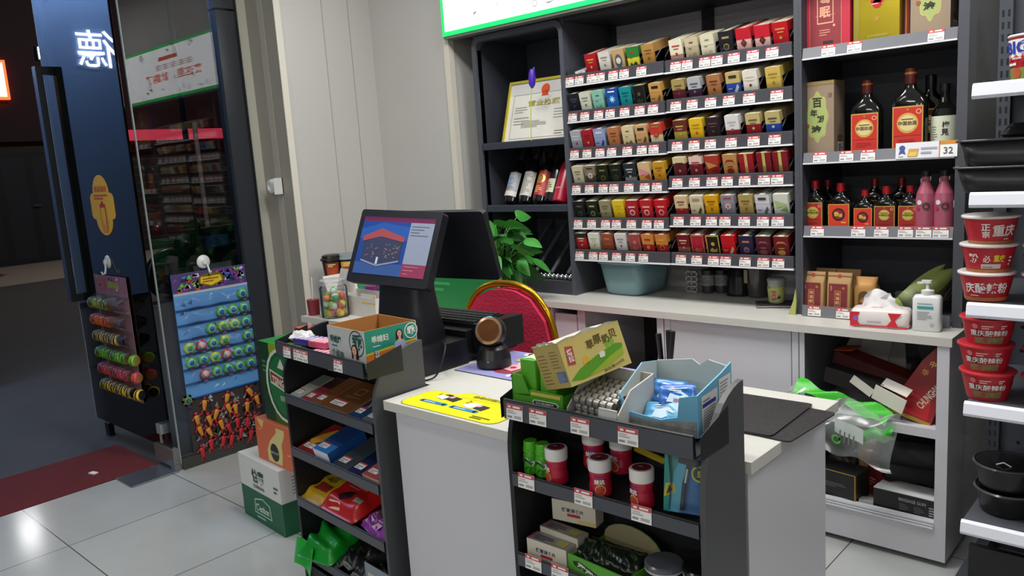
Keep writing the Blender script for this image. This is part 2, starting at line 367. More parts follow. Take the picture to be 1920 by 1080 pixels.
# floor spring cover plate and doormat outside
mb = MB(); mb.rbox(-3.9, 1.32, .0005, -3.715, 1.55, .006, STEEL, .008); mb.box(-3.72, 1.335, .006, -3.715, 1.54, .008, CHROME); single(mb, 'floor_spring_cover', 'steel floor plate beneath the hinge of the glass door', 'plate')
CARP = C('#5a0f14', .95, noise=.35, nscale=60, bump=.5)
mb = MB(); mb.rbox(-4.42, -1.2, -.012, -3.905, 1.535, .002, CARP, .01); single(mb, 'entrance_carpet', 'dark red entrance carpet lying outside the door opening', 'carpet')
mb = MB(); mb.box(-.02, -.012, 0, .02, .012, .006, C('#e3dfd8', .7)); single(mb, 'paper_scrap', 'small white paper scrap lying on the red carpet', 'litter', AZ(175, 888, .0022), .3)
# ---- the street
ASPH = C('#3a3b40', .8, noise=.25, nscale=3, bump=.3)
mb = MB(); mb.box(-13.4, -8, -.06, -3.9, 22, -.012, ASPH); struct(mb, 'road')
mb = MB(); mb.box(-17.0, -8, -.06, -13.4, 26, .02, C('#8a8178', .85, noise=.35, nscale=40))
for y in (3.5, 3.75, 3.85): mb.box(-14.9-(y-3.5)*2, y-.12, .0205, -14.5-(y-3.5)*2, y+.12, .022, C('#5e3428', .8))
struct(mb, 'pavement')
MAR = C('#2e0f16', .7); BRN = C('#41352c', .8, noise=.3, nscale=6)
mb = MB(); mb.box(-17.5, -8, 0, -17, 26, 2.3, BRN); mb.box(-17.5, -8, 2.3, -16.9, 26, 7, MAR)
struct(mb, 'opposite_building')
mb = MB()
p0, p1 = AX(5, 490, -16.98), AX(105, 283, -16.98)
f = mb.box(-16.98, p0.y-.4, 0, -16.9, p1.y, p1.z, C('#2a2a2e', .5))['right']
for k in range(3): mb.R(f, .06+.32*k, .05, .3+.32*k, .95, C('#313136', .5))
mb.cbox(-16.88, p1.y-.5, 1.1, .03, .12, .03, STEEL); struct(mb, 'door_2')
# horizontal boarding / roller shutter opposite, red awning bar, post
b0, b1 = AX(255, 480, -16.5), AX(442, 250, -16.5)
mb = MB(); f = mb.box(-16.9, b0.y-.5, 0, -16.5, b1.y+2, b1.z, C('#2d2620', .8))['right']
SL = C('#54483c', .8)
for k in range(14): mb.R(f, 0, .05+k*.068, 1, .056+k*.068, SL)
single(mb, 'roller_shutter', 'brown roller shutter with horizontal ribs across the dark street', 'shutter')
mb = MB(); mb.box(-16.499, b0.y-.5, b1.z-.1, -16.2, b1.y+2, b1.z+.1, C('#d23a50', .4, emit=.5)); single(mb, 'awning_bar', 'glowing red awning bar above the brown shutter across the street', 'awning')
p = AX(373, 300, -16.1); mb = MB(); mb.tube([(0, 0, 0), (0, 0, p.z+.75)], .05, C('#8a8078', .6)); single(mb, 'street_post', 'thin pale post standing in front of the brown shutter', 'post', (-16.1, p.y, .02))
p = AX(1, 150, -16.85); mb = MB(); mb.box(-16.89, p.y-.8, p.z-.35, -16.8, p.y+.1, p.z+.35, C('#f0502a', .4, emit=3.)); mb.box(-16.8, p.y-.8, p.z-.3, -16.79, p.y+.05, p.z+.3, C('#ffd9a0', .4, emit=5.)); single(mb, 'lit_sign', 'orange lit sign at the edge of the maroon facade', 'sign')
# parked motorbike seen through the fixed pane
mbk = thing('motorbike', 'dark parked motorbike with blue number plate seen through the glass', 'motorbike', tuple(AX(402, 520, -9.6).xy)+(-.012,), rad(8))
DK = C('#101014', .35)
for y in (-.6, .6):
    mb = MB(); mb.tube([(0, y+.27*math.cos(2*PI*k/20), .29+.27*math.sin(2*PI*k/20)) for k in range(20)], .05, DK, close=True); mb.tube([(-.02, y, .29), (.02, y, .29)], .25, DK, 20); mb.tube([(-.06, y, .29), (.06, y, .29)], .04, STEEL); mb.build('wheel', mbk)
mb = MB(); mb.loft([(.35, .1, .35, 2.5), (.6, .16, .5, 2.5), (.72, .15, .45, 2.5), (.8, .1, .4, 2.5)], DK); mb.build('body', mbk)
mb = MB(); mb.tube([(-.35, .5, 1.02), (-.1, .52, .98), (.1, .52, .98), (.35, .5, 1.02)], .018, DK); mb.tube([(0, .6, .3), (0, .52, .98)], .035, DK); mb.build('handlebar', mbk)
mb = MB(); mb.box(.2, -.2, .56, .22, .12, .7, C('#2d4f8f', .4)); mb.build('number_plate', mbk, label='blue number plate')
mb = MB(); mb.ball(.1, -.75, .85, .05, C('#c04040', .3)); mb.ball(.08, .62, .9, .08, C('#c8ccd4', .1, .5)); mb.build('lamp', mbk)
# the neighbouring shop's lit sign out in the street (its reflection shows in the open door)
v = AY(178, 92, HY); k = 6.5/-v.x; vv = Vector((0, 0, H)) + (v-Vector((0, 0, H)))*k
sg = thing('street_sign', 'blue street sign panel with a glowing white character', 'sign', (-6.5, 2*HY-vv.y, vv.z))
mb = MB(); mb.box(-.12, -.75, -1.9, 0, .75, .75, C('#86a6d8', .6)); mb.build('panel', sg)  # panel stretched downward so the added light fades along its reflection
mb = MB(); f = F((.012, -.33, -.3), (0, 1, 0), (0, 0, 1), .62, .6); mb.X(f, '德', .5, .5, .46, C('#ffffff', .5, emit=9), 2, bold=.004); mb.build('character', sg)
mb = MB(); mb.box(-7.4, -3, -.01, -6.63, 1.22, 4.2, C('#77818e', .6, noise=.1, nscale=3)); struct(mb, 'added_backdrop_wall')  # unseen wall added behind the sign to show in the door's reflection
lp = AX(86, 100, -7.9); sl = thing('outdoor_light', 'small white lamp glowing beyond the edge of the open door', 'lamp', (-7.9, lp.y, lp.z))
mb = MB(); mb.box(0, -.06, -.05, .01, .06, .05, C('#ffffff', .5, emit=12)); mb.build('lens', sl)
mb = MB(); mb.box(-.08, -.07, -.06, -.001, .07, .06, DARK); mb.tube([(-.05, 0, .06), (-.05, 0, .5), (-.05, .4, 1.2), (-.05, 1.2, 1.3), (-.05, 1.2, -lp.z)], .03, DARK); mb.build('housing', sl)
fl = thing('outdoor_light', 'white flood lamp on a tall post out in the street', 'lamp', (-14, 3.36, 4.0))
mb = MB(); mb.box(0, -.14, -.2, .01, .14, .2, C('#fdfdff', .5, emit=13)); mb.build('lens', fl)
mb = MB(); mb.box(-.1, -.25, -.28, -.001, .25, .28, DARK); mb.tube([(-.05, 0, -4.05), (-.05, 0, -.2)], .05, DARK); mb.build('housing', fl)
mb = MB(); mb.cbox(0, 0, .03, .05, .03, .09, DK); single(mb, 'door_stop', 'small black rubber block standing on the street beyond the door', 'door stop', tuple(AZ(208, 815, -.012)))
# ================================================================ BACK COUNTER: worktop, base cabinets, tall cabinets
WZ, WT = .76, .027
FY = 2.62; CF_ = 2.787; CB = 3.17
XL, XM, XR, XE = -2.80, -2.206, -1.16, -.635
mb = MB()
mb.box(XL-.06, FY, WZ-WT, -.625, 3.19, WZ, WOODW)
mb.box(-3.06, 1.9, WZ-WT, -2.235, FY, WZ, WOODW)
single(mb, 'worktop', 'long pale wood-grain worktop under the cigarette shelves', 'worktop', bevel=.0015)
# base cabinets
def open_case(mb, x0, x1, y0, y1, z0, z1, m, t=.018, back=None, inner=None):
    inner = inner or m
    mb.box(x0, y0, z0, x0+t, y1, z1, m, right=inner); mb.box(x1-t, y0, z0, x1, y1, z1, m, left=inner)
    mb.box(x0+t, y0, z0, x1-t, y1, z0+t, m); mb.box(x0+t, y1-.01, z0+t, x1-t, y1, z1, back or m)
b1 = thing('base_cabinet', 'pale grey base cabinet beneath the worktop with one open dark bay', 'cabinet', (0, 0, 0))
mb = MB()
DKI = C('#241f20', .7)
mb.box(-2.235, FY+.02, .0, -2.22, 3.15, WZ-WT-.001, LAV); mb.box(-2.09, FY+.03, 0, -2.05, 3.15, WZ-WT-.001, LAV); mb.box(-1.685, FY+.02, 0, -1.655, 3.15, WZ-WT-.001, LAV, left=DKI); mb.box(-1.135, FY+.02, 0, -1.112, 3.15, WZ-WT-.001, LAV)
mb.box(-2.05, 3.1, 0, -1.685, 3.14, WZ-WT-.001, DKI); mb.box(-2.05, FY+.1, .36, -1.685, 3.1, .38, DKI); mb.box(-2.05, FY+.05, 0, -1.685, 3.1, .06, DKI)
mb.box(-2.22, FY+.05, .0, -2.09, 3.1, .06, LAV); mb.box(-1.655, FY+.05, 0, -1.135, 3.1, .06, LAV)
mb.build('carcass', b1)
mb = MB(); mb.box(-2.215, FY+.03, .07, -2.095, FY+.045, WZ-WT-.03, LAV); mb.build('door', b1)
mb = MB(); mb.box(-1.65, FY+.025, .07, -1.14, FY+.045, WZ-WT-.004, LAV); dd = mb.build('door', b1)
mb = MB(); mb.box(-1.65, FY+.02, .07, -1.625, FY+.0255, WZ-WT-.004, LAV); mb.build('edge_strip', dd)
b2 = thing('base_cabinet', 'pale grey base cabinet at the end, open shelves full of bags and boxes', 'cabinet', (0, 0, 0))
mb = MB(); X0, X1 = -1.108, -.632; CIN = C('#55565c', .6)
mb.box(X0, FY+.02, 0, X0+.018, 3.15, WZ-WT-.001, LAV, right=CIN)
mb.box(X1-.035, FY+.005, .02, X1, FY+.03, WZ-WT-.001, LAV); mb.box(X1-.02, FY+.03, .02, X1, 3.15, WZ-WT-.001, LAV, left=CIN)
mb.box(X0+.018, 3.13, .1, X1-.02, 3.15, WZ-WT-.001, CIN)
mb.box(X0, FY+.005, .02, X1-.035, FY+.03, .125, LAV); mb.box(X0+.018, FY+.03, .125, X1-.02, 3.13, .14, LAV)
for k in range(3): mb.box(X0, FY+.003-.003*k, .128+.008*(2-k), X1-.035, FY+.03, .133+.008*(2-k), C('#dcdde2', .3))
mb.box(X0+.02, FY+.04, 0, X1-.02, 3.1, .03, DARK)
mb.build('carcass', b2)
mb = MB(); mb.box(X0+.018, FY+.03, .438, X1-.02, 3.13, .456, LAV); mb.box(X0+.018, FY+.01, .428, X1-.036, FY+.03, .458, LAV); mb.build('shelf', b2)
# return cabinet under the side worktop
mb = MB(); mb.box(-3.03, 1.93, 0, -2.25, FY-.002, WZ-WT-.001, LAV); single(mb, 'side_cabinet', 'pale grey side cabinet behind the till desk beneath the return worktop', 'cabinet')

# ---- tall charcoal wall unit
INN = C('#3a3d46', .5, noise=.06, nscale=20); PERF = C('#b3b0b3', .5)
un = thing('wine_cabinet', 'charcoal wall cabinet with rounded opening holding a licence and wine bottles', 'cabinet', (0, 0, 0))
ZT = 1.972
mb = MB()
mb.box(XL+.06, CF_+.004, WZ, XL+.08, CB, ZT, CHAR, right=INN); mb.box(XM-.008, CF_+.004, WZ, XM+.012, CB, ZT, CHAR, left=INN)
mb.box(XL+.08, CB-.02, WZ, XM-.008, CB, ZT, INN); mb.box(XL+.08, CF_+.004, ZT-.02, XM-.008, CB-.02, ZT, INN); mb.box(XL+.08, CF_+.004, WZ, XM-.008, CB-.02, WZ+.012, INN)
mb.build('carcass', un)
mb = MB()                                                   # front frame with rounded top corners
def arch(x0, x1, z0, z1, r):
    P = [(x0, z0)]
    for k in range(9): t = PI-PI/2*k/8; P.append((x0+r+r*math.cos(t), z1-r+r*math.sin(t)))
    for k in range(9): t = PI/2-PI/2*k/8; P.append((x1-r+r*math.cos(t), z1-r+r*math.sin(t)))
    return P + [(x1, z0)]
A = arch(XL+.055, XM+.014, WZ, 1.965, .05); B = arch(XL+.08, XM-.008, WZ, 1.94, .035)
n = len(A)
vs = [(x, CF_-.008, z) for x, z in A] + [(x, CF_-.008, z) for x, z in B] + [(x, CF_+.03, z) for x, z in A] + [(x, CF_+.03, z) for x, z in B]
fs = []
for i in range(n-1): fs += [(i, i+1, n+i+1, n+i), (2*n+i, 2*n+i+1, i+1, i), (n+i, n+i+1, 3*n+i+1, 3*n+i)]
mb.add(vs, fs, C('#4d5059', .4)); mb.build('front_frame', un)
for z in (1.436, 1.14):
    mb = MB(); mb.box(XL+.081, CF_+.012, z, XM-.009, CB-.021, z+.012, INN)
    mb.prism([(CF_-.012, z), (CF_-.012, z+.026), (CF_-.004, z+.032), (CF_+.012, z+.03), (CF_+.012, z)], XL+.09, XM-.009, C('#454954', .3, .3), 'x'); mb.build('shelf', un)
mb = MB(); mb.box(XL+.082, CF_-.006, WZ+.001, XM-.009, CF_+.012, WZ+.06, INN)
for k in range(5):
    x = -2.62+.1*k; mb.tube([(x, CF_+.1, WZ+.075), (x+.01, CB-.03, WZ+.3)], .011, C('#5a5c64', .4))
mb.build('slant_rack', un)
cu = thing('shelf_cabinet', 'charcoal slotted cabinet holding the cigarette shelves', 'cabinet', (0, 0, 0))
mb = MB()
mb.box(XM+.0125, CB-.02, WZ, XR-.02, CB, ZT, PERF); mb.box(XR-.02, CF_-.004, WZ, XR+.004, CB, ZT, CHAR); mb.box(XM+.0125, CF_+.0, ZT-.02, XR-.02, CB-.02, ZT, CHAR2)
mb.build('carcass', cu)
for x in (-2.19, -1.695, -1.185):
    mb = MB(); mb.box(x-.022, CB-.05, WZ+.001, x+.022, CB-.021, ZT-.021, C('#25272f', .4))
    for k in range(40): mb.box(x-.01, CB-.0505, .8+.029*k, x-.004, CB-.05, .815+.029*k, BLACK); mb.box(x+.004, CB-.0505, .8+.029*k, x+.01, CB-.05, .815+.029*k, BLACK)
    mb.build('slotted_upright', cu)
lq = thing('liquor_cabinet', 'charcoal cabinet of liquor bottles next to the cigarette shelves', 'cabinet', (0, 0, 0))
mb = MB()
mb.box(XR+.0045, CB-.02, WZ, XE-.02, CB, ZT, INN); mb.box(XE-.03, CF_-.015, WZ, XE, CB, ZT, CHAR, left=INN); mb.box(XR+.0045, CF_-.015, WZ, XR+.012, CB-.02, ZT, CHAR, right=INN); mb.box(XR+.012, CF_, ZT-.02, XE-.03, CB-.02, ZT, INN); mb.box(XR+.012, CF_, WZ, XE-.03, CB-.02, WZ+.015, INN)
mb.build('carcass', lq)
LQZ = [1.655, 1.3, 1.044]
HOLD = C('#77787e', .25, .1)
for z, tg in zip(LQZ, ([.06, .145, .39], [.03, .12, .19], [.02, .16, .235, .31, .365, .415])):
    mb = MB(); mb.box(XR+.013, CF_+.0, z+.008, XE-.031, CB-.021, z+.02, C('#5a5b61', .45)); s = mb.build('shelf', lq); s.location = (0, 0, 0)
    mb = MB(); mb.prism([(CF_-.002, z+.004), (CF_-.002, z+.04), (CF_-.008, z+.04), (CF_-.014, z+.004)], XR+.014, XE-.032, HOLD, 'x'); mb.box(XR+.014, CF_-.016, z, XE-.032, CF_, z+.005, C('#d9dade', .3)); mb.build('label_strip', s)
    price_tags(s, [XR+.02+x for x in tg], CF_-.0145, z+.006, rad(-9))
mb = MB(); mb.prism([(CF_-.02, WZ+.001), (CF_-.02, WZ+.04), (CF_-.026, WZ+.04), (CF_-.03, WZ+.001)], XR+.014, XE-.032, HOLD, 'x'); s = mb.build('label_strip', lq)
price_tags(s, [XR+.035, XR+.135, XR+.325], CF_-.031, WZ+.004, rad(-9))

# ---- lightbox sign over the cabinets
SGN = thing('lightbox_sign', 'glowing white sign with green border above the shelves', 'sign', (0, 2.72, 1.982))
SX0, SX1, SH = -2.868, -.6, .375
mb = MB(); mb.box(SX0, 0, -.012, SX1, .06, SH, C('#8e8e8a', .4, .5)); mb.box(SX0+.04, .06, -.005, SX1, .44, .03, C('#3d3c3d', .5)); mb.build('housing', SGN)
mb = MB(); mb.box(SX0+.002, -.006, 0, SX1, -.0005, SH, C('#1fe06b', .4, emit=.75)); mb.build('border', SGN, label='bright green border')
mb = MB(); f = mb.box(SX0+.022, -.008, .02, SX1-.02, -.0061, SH-.02, C('#ffffff', .4, emit=2.6))['front']
SO = C('#e0603a', .5, emit=1.6); SO2 = C('#c09a98', .5, emit=1.5); SG = C('#7d857c', .6, emit=.6)
def SU(x): return (x-SX0-.022)/f.w
mb.X(f, '来这里，就购了', SU(-1.80), .4, .2, SO, w=.4, bold=.02)
for k in range(5):
    for j in range(3): mb.R(f, SU(-2.12)+.055*k, .56+.04*j, SU(-2.12)+.055*k+.045, .575+.04*j, SO2)
    mb.R(f, SU(-2.12)+.055*k+.02, .55, SU(-2.12)+.055*k+.026, .67, SO2)
mb.R(f, SU(-1.9), .74, SU(-1.6), .82, SO)
rn = random.Random(4)
for k in range(60):
    u, v = rn.random(), rn.choice([rn.uniform(.05, .26), rn.uniform(.86, .96)]); r = rn.uniform(.02, .05); a = rn.uniform(0, 3)
    if k % 3 == 0: mb.D(f, u, v, r*1.4, SG, r0=.7, seg=12)
    elif k % 3 == 1: mb.P(f, [(u, v), (u+r*.4*math.cos(a)+.002, v+r*2*math.sin(a)), (u+r*.5, v+r*2*math.sin(a)+.01), (u+.003, v+.012)], SG)
    else:
        for j in range(4): mb.D(f, u+j*.006, v+rn.uniform(-.02, .02), .006, SG, seg=6)
mb.build('face', SGN)
mb = MB(); mb.box(CX+.001, 2.745, 1.982+SH+.001, -.55, 3.199, TOP-.001, PANEL); struct(mb, 'wall_header')

# ---- charcoal gondola at the right
gd = thing('gondola_shelf', 'dark gondola shelving with white shelf edges beside the liquor cabinet', 'shelving', (0, 0, 0))
GU = C('#3f434c', .4)
GB = 2.86; G0 = -.528; G1 = .45
for x in (G0-.035, G1):
    mb = MB(); mb.box(x, GB-.06, 0, x+.035, GB, 1.78, GU)
    for k in range(48):
        for dx in (.007, .022): mb.box(x+dx, GB-.0605, .06+.035*k, x+dx+.006, GB-.06, .08+.035*k, BLACK)
    mb.box(x+.001, 2.42, 0, x+.034, GB-.06, .08, GU)
    mb.build('upright', gd)
mb = MB(); f = mb.box(G0, GB-.03, .02, G1, GB-.012, 1.77, C('#474b55', .45))['front']
for i in range(14):
    for j in range(22): mb.D(f, .05+.068*i, .04+.043*j, .0035, BLACK, seg=8)
mb.build('perforated_panel', gd)
WSH = C('#dcdfe8', .35); GZ = [.266, .612, .888, 1.182, 1.461]
mb = MB(); mb.box(G0, 2.45, 0, G1, 2.47, .19, BLK2); mb.build('kick_plate', gd)
SHT = C('#55585f', .45)
for k, z in enumerate(GZ):
    mb = MB(); y0 = 2.35
    mb.box(G0, y0+.012, z+.022, G1, GB-.03, z+.034, SHT)
    mb.prism([(y0, z), (y0-.004, z+.008), (y0+.002, z+.034), (y0+.012, z+.04), (y0+.014, z+.0)], G0-.001, G1, WSH, 'x')
    s = mb.build('shelf', gd); price_tags(s, [G0+.165, G0+.5], y0-.004, z+.004, rad(-8))
# ================================================================ CIGARETTE SHELVES
TH = rad(15)
ACR = glassy('acrylic', (.985, .99, .99), 1.2, .02)
LIP = C('#4a4b51', .3, .1)
PW, PD, PH = .0555, .0225, .087
def pack_mesh(up, lo, sp, top, emb, ec, ec2=None, side=None, band=None):
    mb = MB(); U, L, T = C(up, .3), C(lo, .3), C(top, .3); S = C(side, .35) if side else L
    E_, E2 = C(ec, .35), C(ec2 or ec, .35)
    f = mb.box(-PW/2, 0, 0, PW/2, PD, PH, L, top=T, left=S, right=S)
    g = f['front']
    if sp: mb.R(g, 0, sp, 1, 1, U); mb.R(f['right'], 0, sp, 1, 1, U); mb.R(f['left'], 0, sp, 1, 1, U)
    if band: mb.R(g, 0, sp-.02, 1, sp+.03, C(band, .35), 2)
    t = f['top']; mb.R(t, .3, .1, .7, .9, C('#cfc9b4', .5))
    mb.R(t, 0, 0, 1, .06, C('#d8cfae', .4), 2)
    if emb == 'disc': mb.D(g, .5, .36, .13, E_, 3); mb.D(g, .5, .36, .1, E2, 4); mb.R(g, .25, .7, .75, .78, E_, 3)
    elif emb == 'ring': mb.D(g, .5, .4, .15, E_, 3, r0=.6); mb.R(g, .2, .64, .8, .72, E_, 3)
    elif emb == 'oval': mb.D(g, .5, .48, .2, E_, 3, ry=.3); mb.D(g, .5, .48, .13, E2, 4, ry=.15)
    elif emb == 'diamond': mb.P(g, [(.5, .22), (.72, .4), (.5, .58), (.28, .4)], E_, 3); mb.P(g, [(.5, .3), (.62, .4), (.5, .5), (.38, .4)], E2, 4)
    elif emb == 'bars': mb.R(g, .4, 0, .6, 1, E_, 3); mb.R(g, .45, .1, .55, .45, E2, 4)
    elif emb == 'frame':
        for a in ((0, 0, .07, 1), (.93, 0, 1, 1), (0, .95, 1, 1), (0, 0, 1, .04)): mb.R(g, *a, E_, 3)
        mb.D(g, .5, .6, .09, E2, 3); mb.P(g, [(.2, .3), (.4, .42), (.6, .32), (.8, .4), (.75, .22), (.3, .2)], E_, 3)
    elif emb == 'text': mb.R(g, .2, .7, .8, .76, E_, 3); mb.R(g, .3, .58, .7, .62, E_, 3); mb.R(g, .15, .1, .85, .16, E2, 3); mb.D(g, .5, .38, .06, E2, 3)
    elif emb == 'scene': mb.P(g, [(.1, .12), (.3, .3), (.45, .2), (.7, .34), (.9, .14)], E_, 3); mb.R(g, .35, .74, .65, .8, E2, 3); mb.R(g, .25, .5, .5, .53, E2, 3)
    elif emb == 'star':
        P = []
        for k in range(16): r = .22 if k % 2 else .1; a = PI*k/8; P.append((.5+r*1.5*math.cos(a), .5+r*math.sin(a)))
        mb.P(g, P, E_, 3); mb.D(g, .5, .5, .05, E2, 4); mb.R(g, .2, .84, .8, .9, E2, 3)
    elif emb == 'label': mb.R(g, .22, .76, .78, .88, E_, 3); mb.P(g, [(.55, .2), (.8, .5), (.9, .35), (.7, .12)], E2, 3); mb.R(g, .12, .3, .4, .34, E2, 3)
    elif emb == 'tri': mb.P(g, [(.05, .75), (.95, .55), (.2, .4)], E_, 3); mb.P(g, [(.4, .3), (.95, .2), (.9, .5)], E2, 3)
    elif emb == 'arc': mb.P(g, [(.1, .62), (.3, .78), (.7, .78), (.9, .62), (.7, .7), (.3, .7)], E_, 3); mb.D(g, .5, .28, .17, E2, 3, ry=.12); mb.R(g, .3, .45, .7, .5, E_, 3)
    me = mb.build('cigarette_pack'); dat = me.data; bpy.data.objects.remove(me); return dat
# (description, x offset from the tray's left end, packs deep, style, lean)
S = {}
S['L', 1] = [('white', .072, 1, ('#e8e8e8', '#dfe0e0', .6, '#f2f2f2', 'text', '#6a6f78'), 1), ('red and gold', .143, 5, ('#b3202c', '#a91c28', .6, '#b02430', 'text', '#d9a84a'), 0), ('cream white', .212, 6, ('#d8d6cd', '#cfccc2', .5, '#d4d2ca', 'text', '#9a8f7c'), 0), ('blue oval', .283, 5, ('#c8a878', '#c2a070', 0, '#d8c49a', 'oval', '#4a6580', '#dcd6c0'), 0), ('green and yellow', .352, 3, ('#2f7d3a', '#d8cc3c', .52, '#c9c7b8', 'scene', '#26321e', '#c83030'), 0), ('woody gold', .425, 6, ('#b58a4c', '#a87c40', .62, '#bf9658', 'text', '#7a5626'), 0)]
S['L', 2] = [('navy black', .045, 2, ('#23252f', '#1c1d26', .6, '#2b2d38', 'text', '#4a4d5a'), 0), ('pale green white', .105, 3, ('#d6d8c8', '#cdd0be', .6, '#e0e3d6', 'text', '#7d9070', '#6a7a5a'), 0), ('mint green', .172, 4, ('#8fc3b2', '#86bdab', .6, '#a8d2c4', 'scene', '#5f9384', '#3a6a5c'), 0), ('starry blue', .243, 4, ('#1f4fa8', '#1a62b4', .55, '#2a3f9c', 'star', '#8fd0f0', '#ffffff'), 0), ('teal', .31, 3, ('#1f9094', '#1b8a90', .6, '#2a989a', 'text', '#0f5c66'), 0), ('black and khaki', .377, 4, ('#1c1c1c', '#191919', .6, '#a49a72', 'frame', '#3a382e', '#55503c'), 0), ('gold brown', .452, 5, ('#c79a55', '#bd904e', .6, '#cfa866', 'label', '#2c231a', '#8a5a2a'), 0)]
S['L', 3] = [('silver grey', .045, 3, ('#a9adb5', '#8f949e', .5, '#b5b9c0', 'text', '#d8dae0', '#b02a35'), 0), ('crimson', .107, 4, ('#a81f2d', '#a01b29', .6, '#ad2533', 'text', '#7d1420', '#d7a860'), 0), ('silver blue', .17, 4, ('#98a7c4', '#8fa0c0', .6, '#3a55a8', 'label', '#c9d2e4', '#28489a'), 0), ('copper', .242, 5, ('#b5764f', '#ad6e48', .6, '#bb8059', 'text', '#7d4326'), 0), ('cream', .315, 5, ('#dccba4', '#d6c49a', .6, '#dacfae', 'scene', '#6a6440', '#7d5a30'), 0), ('tan', .38, 4, ('#d0a572', '#c99d68', .6, '#d6b080', 'label', '#2c2018', '#7a4a26'), 0), ('red and cream patterned', .448, 4, ('#c83a30', '#d9c9a0', .5, '#c23530', 'star', '#c0392b', '#6f9a4a'), 0)]
S['L', 4] = [('ivory', .045, 2, ('#cbc5a9', '#c3bda0', .62, '#d6d1ba', 'text', '#7c755c'), 1), ('brown and silver', .11, 4, ('#8a7a6a', '#4a3c34', .5, '#d5cfc0', 'star', '#d8d0c4', '#3a2a24'), 1), ('black and gold', .178, 4, ('#1f1d18', '#191814', .6, '#8d8660', 'disc', '#8a7a3c', '#2a2718'), 0), ('plain black', .245, 3, ('#1d1d1d', '#181818', .6, '#4a4a44', 'disc', '#55503c', '#24231e'), 0), ('black and silver', .315, 6, ('#2a2b2f', '#85868c', .35, '#3a3b3f', 'text', '#c2c6cc'), 0), ('pink and gold', .387, 6, ('#d9b98a', '#d6a24a', .4, '#b6a68a', 'tri', '#d98a9a', '#b5443c'), 0), ('golden yellow', .457, 6, ('#c9962a', '#c58a1e', .5, '#cfa02e', 'text', '#8a5a14'), 0)]
S['L', 5] = [('black', .045, 2, ('#232224', '#1c1b1d', .6, '#333238', 'disc', '#6a5c5c', '#2a2224'), 0), ('black and olive', .113, 5, ('#262620', '#1f1f1b', .6, '#8f9068', 'disc', '#b0a884', '#3a382c'), 0), ('khaki', .182, 4, ('#9a9170', '#938a68', .4, '#aaa27e', 'text', '#6e664a'), 0), ('bright yellow', .25, 5, ('#e3cb2c', '#dcbc20', .6, '#e8d640', 'text', '#c9a818'), 0), ('red and white', .32, 5, ('#b7202e', '#b01c2a', .6, '#d4b8b0', 'ring', '#e6c8c4'), 0), ('scarlet ringed', .39, 5, ('#c4202c', '#bd1c28', .6, '#c83038', 'ring', '#e8b8b4'), 0), ('deep red ringed', .46, 5, ('#c01a26', '#b81722', .6, '#c22a32', 'ring', '#e0a0a0'), 0)]
S['L', 6] = [('red with black top', .045, 5, ('#2a2422', '#b01f2b', .78, '#8f8a78', 'text', '#e6d8cc', '#d8c0b0'), 0), ('white and lime', .115, 4, ('#e4e6dc', '#d6dcc0', .5, '#e8e9e2', 'text', '#b9cf8a', '#a4c070'), 0), ('brown copper', .185, 4, ('#9a4a36', '#93422f', .6, '#8a5a48', 'disc', '#b98a50', '#8a3a28'), 0), ('white', .255, 5, ('#dcdcda', '#d8d8d6', .55, '#e2e2e0', 'text', '#8f9098', '#6a5a68'), 0), ('dusty red', .325, 4, ('#a54a48', '#9f4442', .6, '#a89890', 'frame', '#b46a64', '#c08078'), 0), ('red gold half', .39, 4, ('#cf8a3a', '#a81c26', .5, '#b8443a', 'disc', '#a81c26', '#c9a04a'), 0), ('red and amber', .457, 5, ('#c98438', '#9f1a24', .5, '#9d3a34', 'disc', '#d8a24c', '#a01c26'), 0)]
S['R', 1] = [('cream and red', .05, 7, ('#e6dfc6', '#b98a7a', .35, '#ebe6d4', 'text', '#b5443c', '#a03a38'), 0), ('beige brown', .118, 5, ('#c9bd9c', '#b5a888', .6, '#8a7a5c', 'scene', '#9a8a68', '#6a5a40'), 0), ('pale cream', .185, 4, ('#d9d3b8', '#d2cbb0', .55, '#dcd7c0', 'scene', '#b8ae8c', '#8d8468'), 0), ('black with gold disc', .258, 7, ('#25252b', '#1e1e24', .62, '#3a3a38', 'disc', '#a89a5c', '#3c3a30'), 0), ('red and pink diamond', .328, 7, ('#bf2030', '#d9a8a4', .55, '#c42838', 'diamond', '#5a2a24', '#8a4438'), 0), ('red and rose diamond', .4, 6, ('#c41f30', '#d8aaa6', .5, '#b9b0a4', 'diamond', '#4a221c', '#7d3c32'), 0), ('red', .467, 6, ('#b81826', '#b01522', .6, '#cfc4a4', 'text', '#d8924a', '#c9a04a'), 0)]
S['R', 2] = [('gold and maroon', .055, 5, ('#a8945c', '#5a1f2a', .55, '#b5a46c', 'text', '#6a5a30', '#8a3a44'), 0), ('silver and plum', .125, 5, ('#b0b3ba', '#3a2238', .5, '#b9bcc2', 'text', '#5a5c66', '#8a6a8a'), 0), ('bronze', .205, 5, ('#a9744a', '#a06a40', .6, '#c79c6c', 'text', '#6a3820', '#5a2c18'), 0), ('gold and blue', .285, 3, ('#c0ac70', '#2c4a9c', .55, '#c9b67c', 'label', '#38342c', '#c9ccd8'), 0), ('tall white', .352, 5, ('#e2ded2', '#ddd8cb', .6, '#e8e5dc', 'text', '#d8d2c4', '#8a2c24'), 0), ('tall gold', .44, 6, ('#cfb55c', '#c8ac52', .6, '#d8c070', 'text', '#a88c38'), 0)]
